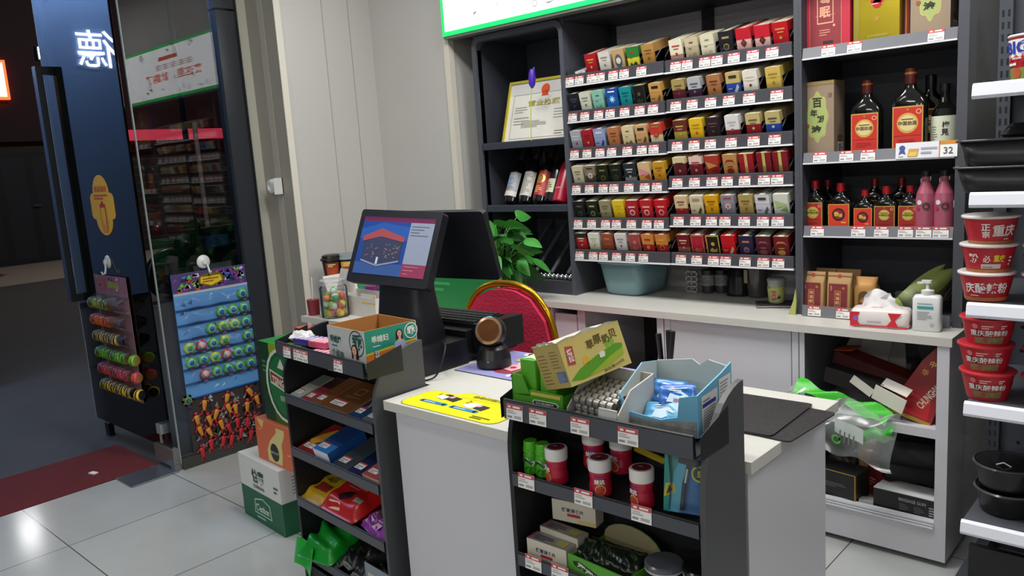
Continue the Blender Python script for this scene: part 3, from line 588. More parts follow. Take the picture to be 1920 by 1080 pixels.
S['R', 3] = [('olive gold', .055, 5, ('#6a2a28', '#a8923c', .5, '#a49a3c', 'text', '#c8b45c'), 0), ('yellow', .128, 4, ('#e2bc2a', '#d9ae20', .6, '#ecca3a', 'text', '#b5861a', '#c8571e'), 0), ('dark brown', .198, 5, ('#2e2224', '#281d1f', .6, '#3a2c2e', 'text', '#6a4a4c'), 0), ('white and wine', .278, 4, ('#dedede', '#8a2430', .38, '#ececec', 'text', '#c2c2c4', '#a85a62'), 0), ('gold and red', .36, 6, ('#c4b47c', '#8a1c26', .55, '#c9ba84', 'text', '#6a5c3a', '#d8c08a'), 0), ('gold and royal blue', .435, 6, ('#bfae74', '#24469a', .5, '#c9ba80', 'text', '#5a4c30', '#c8d0e0'), 0)]
S['R', 4] = [('cream top maroon', .05, 4, ('#d9c89a', '#5e1c24', .72, '#dccfa6', 'text', '#3a2a20', '#b5906a'), 0), ('white top maroon', .12, 4, ('#dcc9bc', '#6a1e28', .66, '#c43034', 'text', '#c0303a', '#c9a084'), 0), ('red and tan triangle', .19, 5, ('#a83a2c', '#98281f', .6, '#c9a070', 'tri', '#b8854a', '#7a1a20'), 0), ('tan red oval', .265, 5, ('#b98a50', '#b0824a', .6, '#b79058', 'arc', '#8a2a20', '#8a241c'), 0), ('cream and red striped', .33, 5, ('#9a2028', '#931c25', .6, '#dccfa0', 'bars', '#c9ab6c', '#b8925a'), 0), ('maroon yellow striped', .4, 5, ('#7d1f26', '#761b22', .6, '#8a4038', 'bars', '#c0b45c', '#8a9a3c'), 0), ('dark red yellow striped', .462, 5, ('#801d25', '#781a21', .6, '#7d2a2c', 'bars', '#c2b660', '#7f8f38'), 0)]
S['R', 5] = [('cream and burgundy', .05, 5, ('#d9c49a', '#a32430', .42, '#dbcca8', 'text', '#7a3a2c', '#c9704a'), 0), ('light cream', .12, 3, ('#d8cfae', '#d4caa6', .55, '#d9d2b8', 'label', '#9a907a', '#5a5038'), 0), ('amber yellow', .183, 4, ('#dda41c', '#d69c14', .5, '#d8a428', 'text', '#8a5c10'), 0), ('silver patterned', .252, 5, ('#8d8e96', '#7d7e88', .6, '#9a9a94', 'star', '#d8b8bc', '#a83c4a'), 0), ('matte gold', .325, 5, ('#b09a5e', '#a98f54', .5, '#8a7c4c', 'text', '#7a5a30', '#8a5c2c'), 0), ('pearl white', .393, 5, ('#d4d4da', '#cecfd6', .6, '#5a5c5e', 'label', '#44444a', '#6a6a74'), 0), ('white and leaf green', .462, 6, ('#d9ddcf', '#d4d9c8', .6, '#dfe2d8', 'tri', '#a8c080', '#8aad68'), 0)]
S['R', 6] = [('maroon and tan', .055, 5, ('#6e1a24', '#8a5a48', .42, '#8a6a58', 'text', '#d9c4a4', '#c9a884'), 0), ('pinkish red framed', .12, 5, ('#b02634', '#a8222f', .6, '#8a4a4a', 'frame', '#a86a58', '#b02634'), 0), ('black gold framed', .187, 6, ('#1c1c18', '#191916', .6, '#2c2b22', 'frame', '#b8ac5c', '#b0a04c'), 0), ('vivid red', .25, 6, ('#c21a22', '#bb161e', .6, '#c82a30', 'label', '#c21a22', '#e0b0a8'), 0), ('navy', .325, 6, ('#232645', '#1e203a', .6, '#2e2e44', 'disc', '#c87a54', '#3a5ab0'), 0), ('wine', .392, 5, ('#5a1a28', '#541724', .6, '#8a9a84', 'arc', '#8a5a60', '#8a4a54'), 0), ('dark crimson', .462, 5, ('#741824', '#6c1520', .6, '#8a6a48', 'arc', '#b8863c', '#c9a04a'), 0)]
LZ = [1.678, 1.525, 1.367, 1.215, 1.063, .922]; RZ = [1.677, 1.527, 1.372, 1.229, 1.077, .923]
TAGS = {('L', 1): [.005, .057, .122, .167, .233, .287, .37], ('L', 6): [.01, .085, .14, .21, .28, .345], ('R', 1): [.025, .075, .15, .2, .268, .342, .415], ('R', 2): [.02, .092, .17, .245, .325, .43], ('R', 3): [.02, .095, .165, .25, .34, .42]}
NAMES = ['front', 'second', 'third', 'fourth', 'fifth', 'sixth', 'seventh']
HEI = ['top', 'second', 'third', 'fourth', 'fifth', 'lowest']
rn = random.Random(11)
for bank, zs, x0, wid in (('L', LZ, -2.199, .498), ('R', RZ, -1.697, .512)):
    bn = 'left' if bank == 'L' else 'right'
    for i, z in enumerate(zs):
        sh = thing('cigarette_shelf', f'sloping cigarette tray with price tags, {HEI[i]} in the {bn} bank', 'shelf', (x0, CF_, z), 0, 'sloping cigarette trays')
        ct, sn = math.cos(TH), math.sin(TH)
        mb = MB(); mb.T = Matrix.Translation((0, .012, .033)) @ Matrix.Rotation(TH, 4, 'X'); mb.box(0, 0, -.004, wid-.004, .325, 0, C('#55565c', .5)); mb.T = Matrix.Identity(4)
        mb.prism([(0, 0), (0, .046), (.006, .05), (.012, .046), (.012, 0)], 0, wid-.004, LIP, 'x'); mb.build('tray', sh)
        mb = MB(); mb.box(-.001, -.005, -.003, wid-.003, .012, .003, C('#e6e6ea', .3)); mb.build('white_edge', sh)
        mb = MB(); mb.box(0, .002, .05, wid-.004, .0035, .072, ACR)
        for x in [0] + [c[1]+.035 for c in S[bank, i+1]]:
            if x > wid-.008: x = wid-.008
            mb.T = Matrix.Translation((x, .012, .035)) @ Matrix.Rotation(TH, 4, 'X')
            mb.box(-.0006, 0, 0, .0006, .3, .055, ACR); mb.tube([(0, 0, .03), (0, .05, .056), (0, .3, .056)], .0008, C('#9aa0a6', .2), 5); mb.T = Matrix.Identity(4)
        mb.build('divider_wires', sh)
        price_tags(sh, TAGS.get((bank, i+1), [c[1]-.028+.006*((k*7) % 3-1) for k, c in enumerate(S[bank, i+1])]), -.0035, .005, rad(-6))
        for j, (desc, cx, n, sty, lean) in enumerate(S[bank, i+1]):
            me = pack_mesh(*sty)
            for q in range(n):
                o = bpy.data.objects.new('cigarette_pack', me); COL.objects.link(o)
                sl = .0015 + q*(PD+.0012); jx = rn.uniform(-.0012, .0012)
                if lean and q == 0 and n == 1:                     # one pack lying flat
                    o.location = (x0+cx+jx, CF_+.012+.004*ct, z+.0355); o.rotation_euler = (TH-PI/2+PI, 0, 0)
                    o.location = (x0+cx+jx, CF_+.012+ct*.1, z+.0355+sn*.1); o.rotation_euler = (TH+PI/2, 0, 0)
                else:
                    o.location = (x0+cx+jx, CF_+.0135+ct*sl, z+.0355+sn*sl); o.rotation_euler = (TH+rn.uniform(-.004, .0), 0, rn.uniform(-.01, .01))
                pos = 'front' if q == 0 else (NAMES[q]+' in line')
                tag(o, f'{desc} cigarette pack, {pos}, {ORD[j]} slot, {HEI[i]} tray, {bn} bank', 'cigarette pack', f'{desc} cigarette packs on the {HEI[i]} {bn} tray')
# ================================================================ GOODS IN THE TALL CABINETS
BOT = C('#0d0e0c', .08, coat=.6); WINE = C('#100d12', .1, coat=.4)
# --- licence frame, paper tulip
lf = thing('framed_licence', 'framed business licence with red emblem leaning in the cabinet', 'certificate', (-2.415, CF_+.045, 1.4495), 0, None, rad(-17))
mb = MB()
FW, FH = .44, .31
for a in ((-FW/2, 0, -FW/2+.012, FH), (FW/2-.012, 0, FW/2, FH), (-FW/2+.012, 0, FW/2-.012, .012), (-FW/2+.012, FH-.012, FW/2-.012, FH)): mb.box(a[0], -.008, a[1], a[2], .012, a[3], C('#d8c94a', .3, .4))
mb.build('frame', lf)
mb = MB(); f = mb.box(-FW/2+.012, 0, .012, FW/2-.012, .006, FH-.012, C('#dedcd4', .35))['front']
mb.R(f, .0, .8, 1, 1, C('#cfcfcd', .4)); b_ = C('#9a9a90', .5)
for a in ((.06, .06, .94, .068), (.06, .8, .94, .808), (.06, .06, .066, .8), (.934, .06, .94, .8)): mb.R(f, *a, b_, 2)
mb.D(f, .52, .86, .09, C('#d8562e', .4), 3); mb.P(f, [(.47, .75), (.57, .75), (.55, .84), (.49, .84)], C('#d8562e', .4), 3)
mb.X(f, '营业执照', .52, .64, .1, C('#a39a3c', .5), 3, w=.46, bold=.02)
mb.lines(f, .1, .5, .3, .62, 3, b_, 3, .3); mb.lines(f, .68, .36, .92, .55, 4, b_, 3, .25); mb.lines(f, .1, .3, .35, .45, 3, b_, 3, .3)
mb.lines(f, .22, .24, .62, .36, 4, C('#b4b2ac', .6), 3, .8); mb.lines(f, .72, .1, .9, .18, 2, INK, 3, .2)
mb.build('certificate', lf)
p = AY(993, 190, 2.775)
tp = thing('paper_tulip', 'purple tulip on a thin yellow-green stem standing before the licence', 'flower', (p.x, 2.771, 1.437))
mb = MB(); mb.tube([(0, 0, .025), (.004, -.002, .1), (.012, 0, .2), (.02, .004, .27)], .0022, C('#b9c83a', .5)); mb.build('stem', tp)
mb = MB(); mb.at(.022, .005, .3, 0, 0, rad(4)); mb.loft([(-.045, .004, .004, 2), (-.03, .014, .014, 2), (0, .017, .016, 2.3), (.025, .014, .014, 2), (.038, .009, .009, 2)], C('#4a28b0', .4), 14); mb.T = Matrix.Identity(4)
mb.at(.03, .004, .325, 0, 0, rad(25)); mb.loft([(-.03, .006, .006, 2), (0, .009, .008, 2), (.022, .003, .003, 2)], C('#5a35c4', .4), 12); mb.build('bloom', tp)
# --- wine bottles lying back on the middle shelf
def wine_bottle(label, loc, style):
    t = thing('wine_bottle', label, 'bottle', loc, 0, 'bottles leaning back on the wine shelf', rad(-27))
    mb = MB(); pr = [(.0, 0), (.034, 0), (.037, .006), (.037, .165), (.034, .185), (.02, .21), (.0145, .225), (.0145, .25)]
    body = WINE if style != 'red' else C('#b01c3a', .25, coat=.5)
    mb.lathe(pr, body, 24); mb.build('bottle', t)
    mb = MB(); mb.lathe([(.0155, .222), (.0158, .285), (.0165, .286), (.0165, .293), (.0001, .294)], {'grey': C('#2a2226', .3), 'text': C('#2a2226', .3), 'redlabel': C('#30181c', .3), 'cream': C('#17120f', .3), 'red': C('#c02a48', .3)}[style], 18); mb.build('foil_cap', t)
    mb = MB(); f = cylF(.037, .028, .15, a0=-PI+.35, a1=-.35)
    if style == 'grey':
        mb.R(f, 0, 0, 1, 1, C('#a3a4a8', .5)); mb.R(f, 0, 0, 1, .2, C('#cfcdc8', .5), 2); mb.D(f, .5, .62, .16, C('#6f8fb8', .5), 2); mb.lines(f, .2, .25, .8, .45, 4, C('#7a7078', .5), 2)
    elif style == 'text':
        mb.R(f, 0, 0, 1, 1, C('#c2c0b8', .5)); mb.lines(f, .1, .1, .9, .92, 12, C('#87857f', .5), 2)
    elif style == 'redlabel':
        mb.R(f, 0, 0, 1, 1, C('#a8242a', .45)); mb.D(f, .5, .68, .2, GOLD, 2, r0=.6); mb.D(f, .5, .68, .09, GOLD, 2); mb.lines(f, .25, .12, .75, .42, 4, C('#d8a860', .5), 2)
    elif style == 'cream':
        mb.R(f, .1, .1, .75, .65, C('#c9c4a4', .5)); mb.lines(f, .2, .2, .65, .55, 4, C('#6a6450', .5), 2)
    if mb.v: mb.build('label', t)
    else:
        mb.R(f, .2, .25, .7, .3, C('#c98a8a', .5)); mb.build('label', t)
for px, st, lb in ((957, 'grey', 'leftmost leaning wine bottle with grey picture label'), (985, 'text', 'leaning wine bottle with pale text label, second from the left'), (1012, 'redlabel', 'leaning wine bottle with red and gold label'), (1033, 'cream', 'slim dark leaning bottle with cream label beside the red bottle'), (1052, 'red', 'plain crimson bottle leaning at the cabinet side')):
    p = AY(px, 381, CF_+.05); wine_bottle(lb, (p.x-(.008 if st == 'red' else 0), CF_+.05, 1.1735), st)
for k, x in enumerate((-2.6, -2.47, -2.33)):
    t = thing('wine_bottle', ['dark upright bottle behind the leftmost leaning bottles', 'dark upright bottle behind the red labelled bottle', 'dark upright bottle at the back near the crimson bottle'][k], 'bottle', (x, CB-.07, 1.153), 0, 'dark bottles at the back of the wine shelf')
    mb = MB(); mb.lathe([(0, 0), (.034, 0), (.035, .006), (.035, .15), (.014, .2), (.014, .255), (.0001, .256)], WINE, 20); mb.build('bottle', t)
    mb = MB(); mb.lathe([(.0148, .2), (.0148, .258), (.0001, .259)], C('#3c3330', .35), 16); mb.build('foil_cap', t)
# --- silver balls in the bottom tray
rn2 = random.Random(5); mbb = MB(); mbb.ball(0, 0, 0, .0115, CHROME, 14); o = mbb.build('metal_ball'); me = o.data; bpy.data.objects.remove(o)
for k in range(26):
    o = bpy.data.objects.new('metal_ball', me); COL.objects.link(o)
    row = 0 if k < 15 else 1; i = k if row == 0 else k-15
    o.location = (-2.585+.0255*i+row*.09, CF_+.03+.024*row, WZ+.062+.012 - (.0 if row else .001)); tag(o, 'shiny metal ball lying in the tray at the bottom of the wine cabinet', 'ball', 'metal balls in the slanted rack tray')
mb = MB(); mb.box(-2.62, CF_+.013, WZ+.013, -2.225, CF_+.09, WZ+.0605, C('#3a3b42', .4)); single(mb, 'ball_tray', 'dark tray holding shiny metal balls under the slanted rods', 'tray')

# --- liquor: flat flask bottles
def flask(name, label, loc, w, h, d, capc, labc, group, rz=0, big=False, style=0, inner='#d9c48a'):
    t = thing(name, label, 'bottle', loc, rz, group)
    mb = MB(); s = h
    mb.loft([(0, w*.47, d*.45, 4), (.008, w*.5, d*.5, 4), (s*.58, w*.5, d*.5, 4), (s*.66, w*.44, d*.46, 3), (s*.73, w*.28, d*.38, 2.4), (s*.78, w*.17, d*.3, 2), (s*.86, w*.15, d*.28, 2)], BOT, 32); mb.build('bottle', t)
    mb = MB(); r = w*.17; mb.lathe([(r, s*.82), (r*1.02, s*.86), (r, s*.99), (r*.9, s), (.0001, s)], C(capc, .3, .2), 18)
    if big: mb.lathe([(r*1.04, s*.93), (r*1.04, s*.955)], C('#a86a2c', .3, .5), 18)
    mb.build('cap', t)
    mb = MB(); f = mb.box(-w*.44, -d*.5-.0012, s*.06, w*.44, -d*.5+.002, s*.56, C('#d0a850', .4, .3))['front']
    mb.R(f, .035, .03, .965, .97, C(labc, .45)); I = C(inner, .5)
    if style == 0:
        mb.D(f, .5, .6, .24, C('#c9a44a', .4), 2); mb.D(f, .5, .6, .19, I, 3); mb.X(f, '中国劲酒', .5, .6, .1, C('#3a2c14', .5), 5, w=.6); mb.R(f, .3, .68, .7, .7, C('#3a2c14', .5), 4); mb.D(f, .5, .92, .03, GOLD, 2); mb.R(f, .05, .3, .95, .31, C('#7d1418', .5), 2); mb.lines(f, .2, .1, .8, .24, 3, C('#8a1c1e', .5), 2, .4); mb.D(f, .86, .86, .06, C('#e0b090', .5), 2, r0=.7)
    else:
        mb.D(f, .5, .56, .27, C('#2a1610', .5), 2); mb.D(f, .5, .56, .2, C('#7d241c', .5), 3); mb.X(f, '劲', .4, .58, .2, C('#e8c23a', .4), 5, bold=.03); mb.X(f, '酒', .6, .52, .14, C('#e8d08a', .4), 5); mb.R(f, .62, .2, .85, .24, C('#e8c060', .5), 2)
    mb.build('label', t); return t
Z2 = LQZ[1]+.0205; Z3 = LQZ[2]+.0205; Z1 = LQZ[0]+.0205
p = AY(1626, 277, 2.85); flask('herbal_liquor_bottle', 'large dark liquor bottle with red label beside the taupe tin', (p.x, 2.85, Z2), .1, .25, .055, '#4a1a18', '#c02c22', 'large red label liquor bottles', big=True)
p = AY(1706, 275, 2.83); flask('herbal_liquor_bottle', 'large dark liquor bottle with red label, taller-looking one near the shelf promo card', (p.x, 2.83, Z2), .105, .27, .055, '#4a1a18', '#c02c22', 'large red label liquor bottles', big=True)
p = AY(1742, 270, 2.94); flask('herbal_liquor_bottle', 'dark liquor bottle half hidden behind the right large red label bottle', (p.x, 2.95, Z2), .1, .25, .055, '#1c1a16', '#4a1a14', None)
# plum wine
p = AY(1770, 278, 2.86)
t = thing('plum_wine_bottle', 'dark plum wine bottle with pale cream label by the cabinet side', 'bottle', (p.x, 2.86, Z2))
mb = MB(); mb.lathe([(0, 0), (.036, 0), (.039, .005), (.039, .115), (.034, .135), (.016, .155), (.013, .17), (.013, .195)], BOT, 26); mb.build('bottle', t)
mb = MB(); mb.lathe([(.015, .19), (.0155, .212), (.0001, .213)], BLACK, 18); mb.build('cap', t)
mb = MB(); f = cylF(.039, .02, .112, a0=-PI+.2, a1=-.2); mb.R(f, 0, 0, 1, 1, C('#cfd2bb', .5)); mb.X(f, '梅', .62, .7, .22, INK, 3, bold=.02); mb.X(f, '見', .6, .45, .22, INK, 3, bold=.02); mb.lines(f, .2, .2, .42, .7, 6, C('#8a8c7c', .5), 2, .4); mb.build('label', t)
# taupe tins
def tin(label, loc, w, d, h, rz=0):
    t = thing('liquor_tin', label, 'tin', loc, rz, 'taupe liquor tins')
    mb = MB(); TA = C('#a08c76', .35, .25); fr = mb.box(-w/2, -d/2, 0, w/2, d/2, h-.012, TA); f = fr['front']
    mb.R(f, 0, 0, 1, .03, C('#6a5a48', .4)); P = []
    for k in range(40): a = 2*PI*k/40; r = 1+.08*math.cos(8*a); P.append((.5+.32*r*math.cos(a), .56+.33*r*math.sin(a)))
    mb.P(f, P, C('#d0c878', .3, .3), 1); mb.P(f, [(.5+(x-.5)*.92, .56+(y-.56)*.94) for x, y in P], C('#a3b06a', .45), 2)
    for ch, u, v, hh in (('百', .5, .76, .13), ('年', .4, .62, .1), ('糊', .6, .53, .1), ('塗', .48, .38, .14)): mb.X(f, ch, u, v, hh, INK, 4, bold=.02)
    mb.D(f, .2, .45, .03, C('#8a5a30', .5), 3); mb.lines(f, .1, .05, .45, .09, 2, C('#6a5a48', .5), 2, .4); mb.XV(f, '酒', .88, .85, .06, C('#7d6a54', .5), 2)
    g = fr['right']; mb.R(g, .35, .08, .8, .2, WHITE, 1); mb.lines(g, .38, .09, .78, .19, 5, INK, 2, .5); mb.R(g, .3, .22, .8, .3, C('#6a5846', .5))
    mb.build('tin_body', t, bevel=.003)
    mb = MB(); mb.rbox(-w/2-.001, -d/2-.001, h-.012, w/2+.001, d/2+.001, h, C('#c0a46a', .3, .5), .006); mb.build('lid', t)
p = AY(1543, 283, 2.87); tin('taupe liquor tin with green oval on the middle liquor shelf', (p.x, 2.87, Z2), .115, .1, .262)
p = AY(1752, 66, 2.87); tin('taupe liquor tin on the top liquor shelf beside the gold box', (p.x, 2.87, Z1), .115, .1, .262)
# top shelf boxes
p = AY(1556, 95, 2.86); mb = MB(); RB = C('#b8283c', .5)
f = mb.box(-.082, -.05, 0, .082, .05, .29, RB)['front']; mb.R(f, .17, .06, .83, .98, C('#d08a70', .5)); mb.R(f, .18, .067, .82, .975, C('#8a3038', .5), 2); PK = C('#d8a080', .5)
for a in ((.33, .33, .35, .93), (.65, .33, .67, .93), (.35, .33, .65, .345), (.35, .92, .65, .935)): mb.R(f, *a, PK, 3)
for k, ch in enumerate('培葛眠'): mb.X(f, ch, .5, .78-.16*k, .13, PK, 4, w=.22, bold=.03)
mb.R(f, .3, .42, .7, .425, PK, 3); mb.lines(f, .38, .2, .62, .28, 3, PK, 3, .3); mb.lines(f, .45, .1, .8, .14, 1, INK, 3, .8); mb.D(f, .68, .3, .015, PK, 3)
single(mb, 'gift_box', 'crimson gift box with outlined characters on the top liquor shelf', 'box', (p.x, 2.87, Z1), 0, None, .004)
p = AY(1649, 80, 2.86); mb = MB(); GB_ = C('#c9b432', .22, .75, noise=.12, nscale=18)
f = mb.box(-.072, -.045, 0, .072, .045, .29, GB_)['front']; mb.R(f, .36, .45, .68, 1, GOLD); mb.R(f, .38, .47, .66, 1, C('#b81c2a', .4), 2); mb.D(f, .52, .46, .05, C('#b81c2a', .4), 2)
for k, ch in enumerate('福酒王'): mb.X(f, ch, .52, .88-.13*k, .1, WHITE, 4, bold=.03)
mb.lines(f, .4, .455, .64, .48, 1, C('#e8b0a0', .5), 3); mb.D(f, .52, .3, .025, GOLD, 2); mb.R(f, .3, .1, .75, .13, C('#e0d060', .2, .8), 2); mb.R(f, .02, 0, .12, 1, C('#d8c860', .2, .8), 1)
single(mb, 'gift_box', 'shiny gold liquor box with red banner on the top liquor shelf', 'box', (p.x, 2.87, Z1), 0, None, .003)
p = AY(1703, 72, 2.9); mb = MB(); f = mb.box(-.028, -.06, 0, .028, .03, .28, C('#1c1717', .4))['front']; mb.R(f, .5, 0, .75, 1, C('#8a1c20', .4)); mb.R(f, .55, .1, .62, .9, C('#c9862c', .4), 2); mb.R(f, .55, .5, .62, .75, C('#4a8a3a', .4), 3)
single(mb, 'gift_box', 'narrow black box with coloured edge between the gold box and the tin', 'box', (p.x, 2.92, Z1))
# promo card
p = AY(1735, 283, 2.765); mb = MB(); f = mb.box(-.09, -.001, 0, .09, .001, .05, C('#dfe2e8', .5))['front']
mb.R(f, .71, 0, 1, 1, C('#eef0f0', .5)); mb.R(f, .71, .78, 1, 1, C('#d88a2c', .5), 2); mb.R(f, .71, 0, .73, 1, C('#d88a2c', .5), 2); mb.X(f, '32', .86, .4, .42, C('#5a5a60', .5), 3); mb.D(f, .11, .66, .18, C('#4a5590', .5), 2); mb.P(f, [(.07, .5), (.15, .5), (.17, .25), (.11, .35), (.05, .25)], C('#4a5590', .5), 2)
mb.P(f, [(.2, .1), (.36, .1), (.39, .6), (.22, .6)], C('#d0a050', .4), 2); mb.P(f, [(.22, .12), (.34, .12), (.36, .4), (.23, .4)], C('#e8c060', .4), 3); mb.lines(f, .42, .25, .7, .8, 2, C('#a8a0b0', .5), 2, .5); mb.lines(f, .05, .1, .18, .2, 1, GREYT, 2)
single(mb, 'promo_card', 'white promotion card reading 32 clipped to the middle liquor shelf', 'price card', (p.x, CF_-.0175, LQZ[1]+.005), 0, None, 0, rad(-4))
# third shelf small flasks
Z3Y = 2.84
sm = [(1529, .075, .176, 0, 'small red label flask at the left end of the lower liquor shelf', '#a82820'), (1577, .082, .165, 1, 'small flask with bright red and yellow label, second from left', '#d03a24'), (1622, .068, .138, 1, 'shortest small flask with bright red label in the middle', '#d03022'), (1662, .075, .15, 0, 'small flask with brown-red label right of the shortest flask', '#8a241c'), (1706, .068, .15, 0, 'small red label flask beside the pink bottles', '#a02820')]
for px, w, h, stl, lb, lc in sm:
    p = AY(px, 418, Z3Y); flask('herbal_liquor_bottle', lb, (p.x, Z3Y, Z3), w, h, .045, '#b01c22', lc, 'small red capped flasks', style=stl, inner='#b8b04a')
for k, px in enumerate((1552, 1640, 1690)):
    p = AY(px, 405, 2.95); flask('herbal_liquor_bottle', ['dim flask behind the two leftmost small flasks', 'dim flask behind the shortest small flask', 'dim flask behind the brown-red labelled flask'][k], (p.x, 2.95, Z3), .075, .172, .045, '#7d1418', '#5a1814', 'dim flasks in the back row')
def pink(label, px):
    p = AY(px, 420, 2.83); t = thing('pink_drink_bottle', label, 'bottle', (p.x, 2.83, Z3), 0, 'pink drink bottles')
    mb = MB(); mb.lathe([(0, 0), (.028, 0), (.03, .004), (.03, .1), (.027, .125), (.014, .16), (.0125, .185), (.0001, .186)], C('#a8566a', .3, noise=.15, nscale=12), 24); mb.build('bottle', t)
    mb = MB(); mb.lathe([(.0135, .178), (.014, .196), (.0001, .197)], C('#2a2428', .3), 16); mb.build('cap', t)
    mb = MB(); f = cylF(.0305, .06, .1, a0=-PI+.3, a1=-.3); mb.P(f, [(0, .1), (1, .45), (1, 1), (0, .65)], C('#d8d2d4', .5)); mb.D(f, .62, .6, .28, C('#3a3438', .5), 2, r0=.6); mb.D(f, .3, .42, .15, C('#b02a4a', .5), 2); mb.D(f, .35, .9, .2, C('#d8d2d4', .5), 1)
    mb.build('label', t); mb = MB(); g = cylF(.0148, .158, .178, a0=-PI+.2, a1=-.2); mb.P(g, [(0, 0), (1, .4), (1, 1), (0, .7)], C('#d8d2d4', .5)); mb.D(g, .5, .5, .25, C('#4a4448', .5), 2, r0=.6)
    mb.build('neck_label', t)
pink('pink drink bottle next to the small red flasks', 1735); pink('pink drink bottle against the right cabinet side', 1770)
# bottom: kraft pouches
def pouch(label, px, kind, y=2.815):
    p = AY(px, 572, y); t = thing('kraft_pouch', label, 'pouch', (p.x, y, WZ+.0155), 0, 'kraft pouches on the lowest liquor shelf')
    K = C('#ab8a58', .6, noise=.06, nscale=30) if kind == 0 else C('#a5783c', .35, .3, noise=.1, nscale=20)
    mb = MB(); mb.loft([(0, .042, .03, 6), (.1, .042, .022, 5), (.118, .042, .01, 8), (.14, .043, .003, 8)] if kind == 0 else [(0, .038, .03, 5), (.09, .039, .026, 4), (.105, .034, .016, 4), (.13, .037, .004, 8)], K, 32); mb.build('bag', t)
    mb = MB()
    if kind == 0:
        f = F((-.032, -.0315, .004), (1, 0, 0), (0, .075, .99), .064, .1); mb.add([f.p(0, 0, 0), f.p(1, 0, 0), f.p(1, 1, 0), f.p(0, 1, 0)], [(0, 1, 2, 3)], C('#7a2a2c', .5)); PK = C('#d8a070', .5)
        for a in ((.34, .2, .36, .75), (.64, .2, .66, .75), (.36, .2, .64, .215), (.36, .735, .64, .75)): mb.R(f, *a, PK, 2)
        for k, ch in enumerate('培葛眠'): mb.X(f, ch, .5, .64-.16*k, .13, PK, 3, w=.22, bold=.02)
        mb.D(f, .8, .85, .05, GOLD, 2); mb.lines(f, .1, .75, .2, .95, 4, PK, 2, .5); mb.lines(f, .4, .08, .6, .14, 2, PK, 2, .3)
        g = F((-.043, -.0085, .12), (1, 0, 0), (0, .25, .97), .086, .016); mb.R(g, 0, .35, 1, .65, C('#8a4a38', .5), 2); mb.D(g, .5, .5, .45, C('#b03030', .5), 3)
    else:
        f = F((-.028, -.0315, .015), (1, 0, 0), (0, .06, .995), .056, .075); P = []
        for k in range(20): a = 2*PI*k/20; P.append((.5+.42*math.cos(a)*(1+.12*math.cos(3*a)), .5+.42*math.sin(a)))
        mb.P(f, P, C('#5a3a22', .5)); mb.P(f, [(.2, .45), (.4, .62), (.65, .6), (.82, .42), (.6, .3), (.35, .32)], C('#8a6a3c', .5), 2); mb.D(f, .45, .45, .06, C('#c9a45c', .5), 3); mb.D(f, .62, .45, .06, C('#c9a45c', .5), 3)
    mb.build('label', t)
pouch('kraft pouch with maroon label at the left end', 1527, 0); pouch('kraft pouch with maroon label beside the gold pouch', 1576, 0); pouch('gold-brown pouch with dark round picture', 1626, 1)
for k, px in enumerate((1545, 1590)):
    p = AY(px, 560, 2.89); t = thing('kraft_pouch', ['kraft pouch half hidden behind the left maroon pouch', 'kraft pouch half hidden behind the middle maroon pouch'][k], 'pouch', (p.x, 2.9, WZ+.0155)); mb = MB(); mb.loft([(0, .042, .03, 6), (.1, .042, .022, 5), (.118, .042, .01, 8), (.14, .043, .003, 8)], KRAFT, 32); mb.build('bag', t)
# green leaf bouquet
p = AY(1735, 560, 2.86); bq = thing('flower_bundle', 'pale green leafy flower bundle lying behind the sanitiser bottle', 'flowers', (p.x-.04, 2.87, WZ+.02))
mb = MB(); L0 = Vector((-.03, -.03, .03)); L1 = Vector((.1, .06, .14)); ax = (L1-L0); sd = Vector((-.3, -.3, .9)).cross(ax).normalized()
def leaf(a, b, w, cup, mt, off=0):
    a, b = Vector(a), Vector(b); d = b-a; s_ = d.cross(Vector((.6, -.7, .4))).normalized(); nn = s_.cross(d).normalized()
    mb.grid(12, 6, lambda u, v: a + d*u + s_*((v-.5)*w*math.sin(PI*min(1, u*.9+.1))**.7) + nn*(cup*math.sin(PI*u)*(1-(2*v-1)**2)+off), mt)
leaf((-.05, -.03, .02), (.12, .05, .15), .07, .02, C('#9fb05c', .5, noise=.15, nscale=30, stretch=(1, 12, 12))); leaf((-.04, -.02, .015), (.1, .07, .12), .06, -.01, C('#8a9c4c', .5), .006); leaf((-.05, 0, .02), (.08, .07, .16), .05, .02, C('#b0bd6c', .5), -.01); mb.build('leaves', bq)
mb = MB(); r3 = random.Random(2)
for k in range(30):
    a = (.06+r3.uniform(-.02, .03), .05+r3.uniform(-.03, .03), .03+r3.uniform(0, .03)); b = (a[0]+r3.uniform(.03, .08), a[1]+.03, a[2]+r3.uniform(.04, .12)); mb.tube([a, b], .0012, C('#5a4c3a', .6), 4); mb.ball(*b, .004, C('#5a2226', .6), 6)
mb.build('dry_stems', bq)
mb = MB(); r3 = random.Random(9)
mb.grid(14, 14, lambda u, v: ((u-.5)*.11+.004*math.sin(9*v+4*u), .012*math.sin(6*u+3*v)-.03, .005+v*.085*(1-.5*abs(u-.5))+.004*math.sin(13*u)), FILM); mb.build('film_wrap', bq)

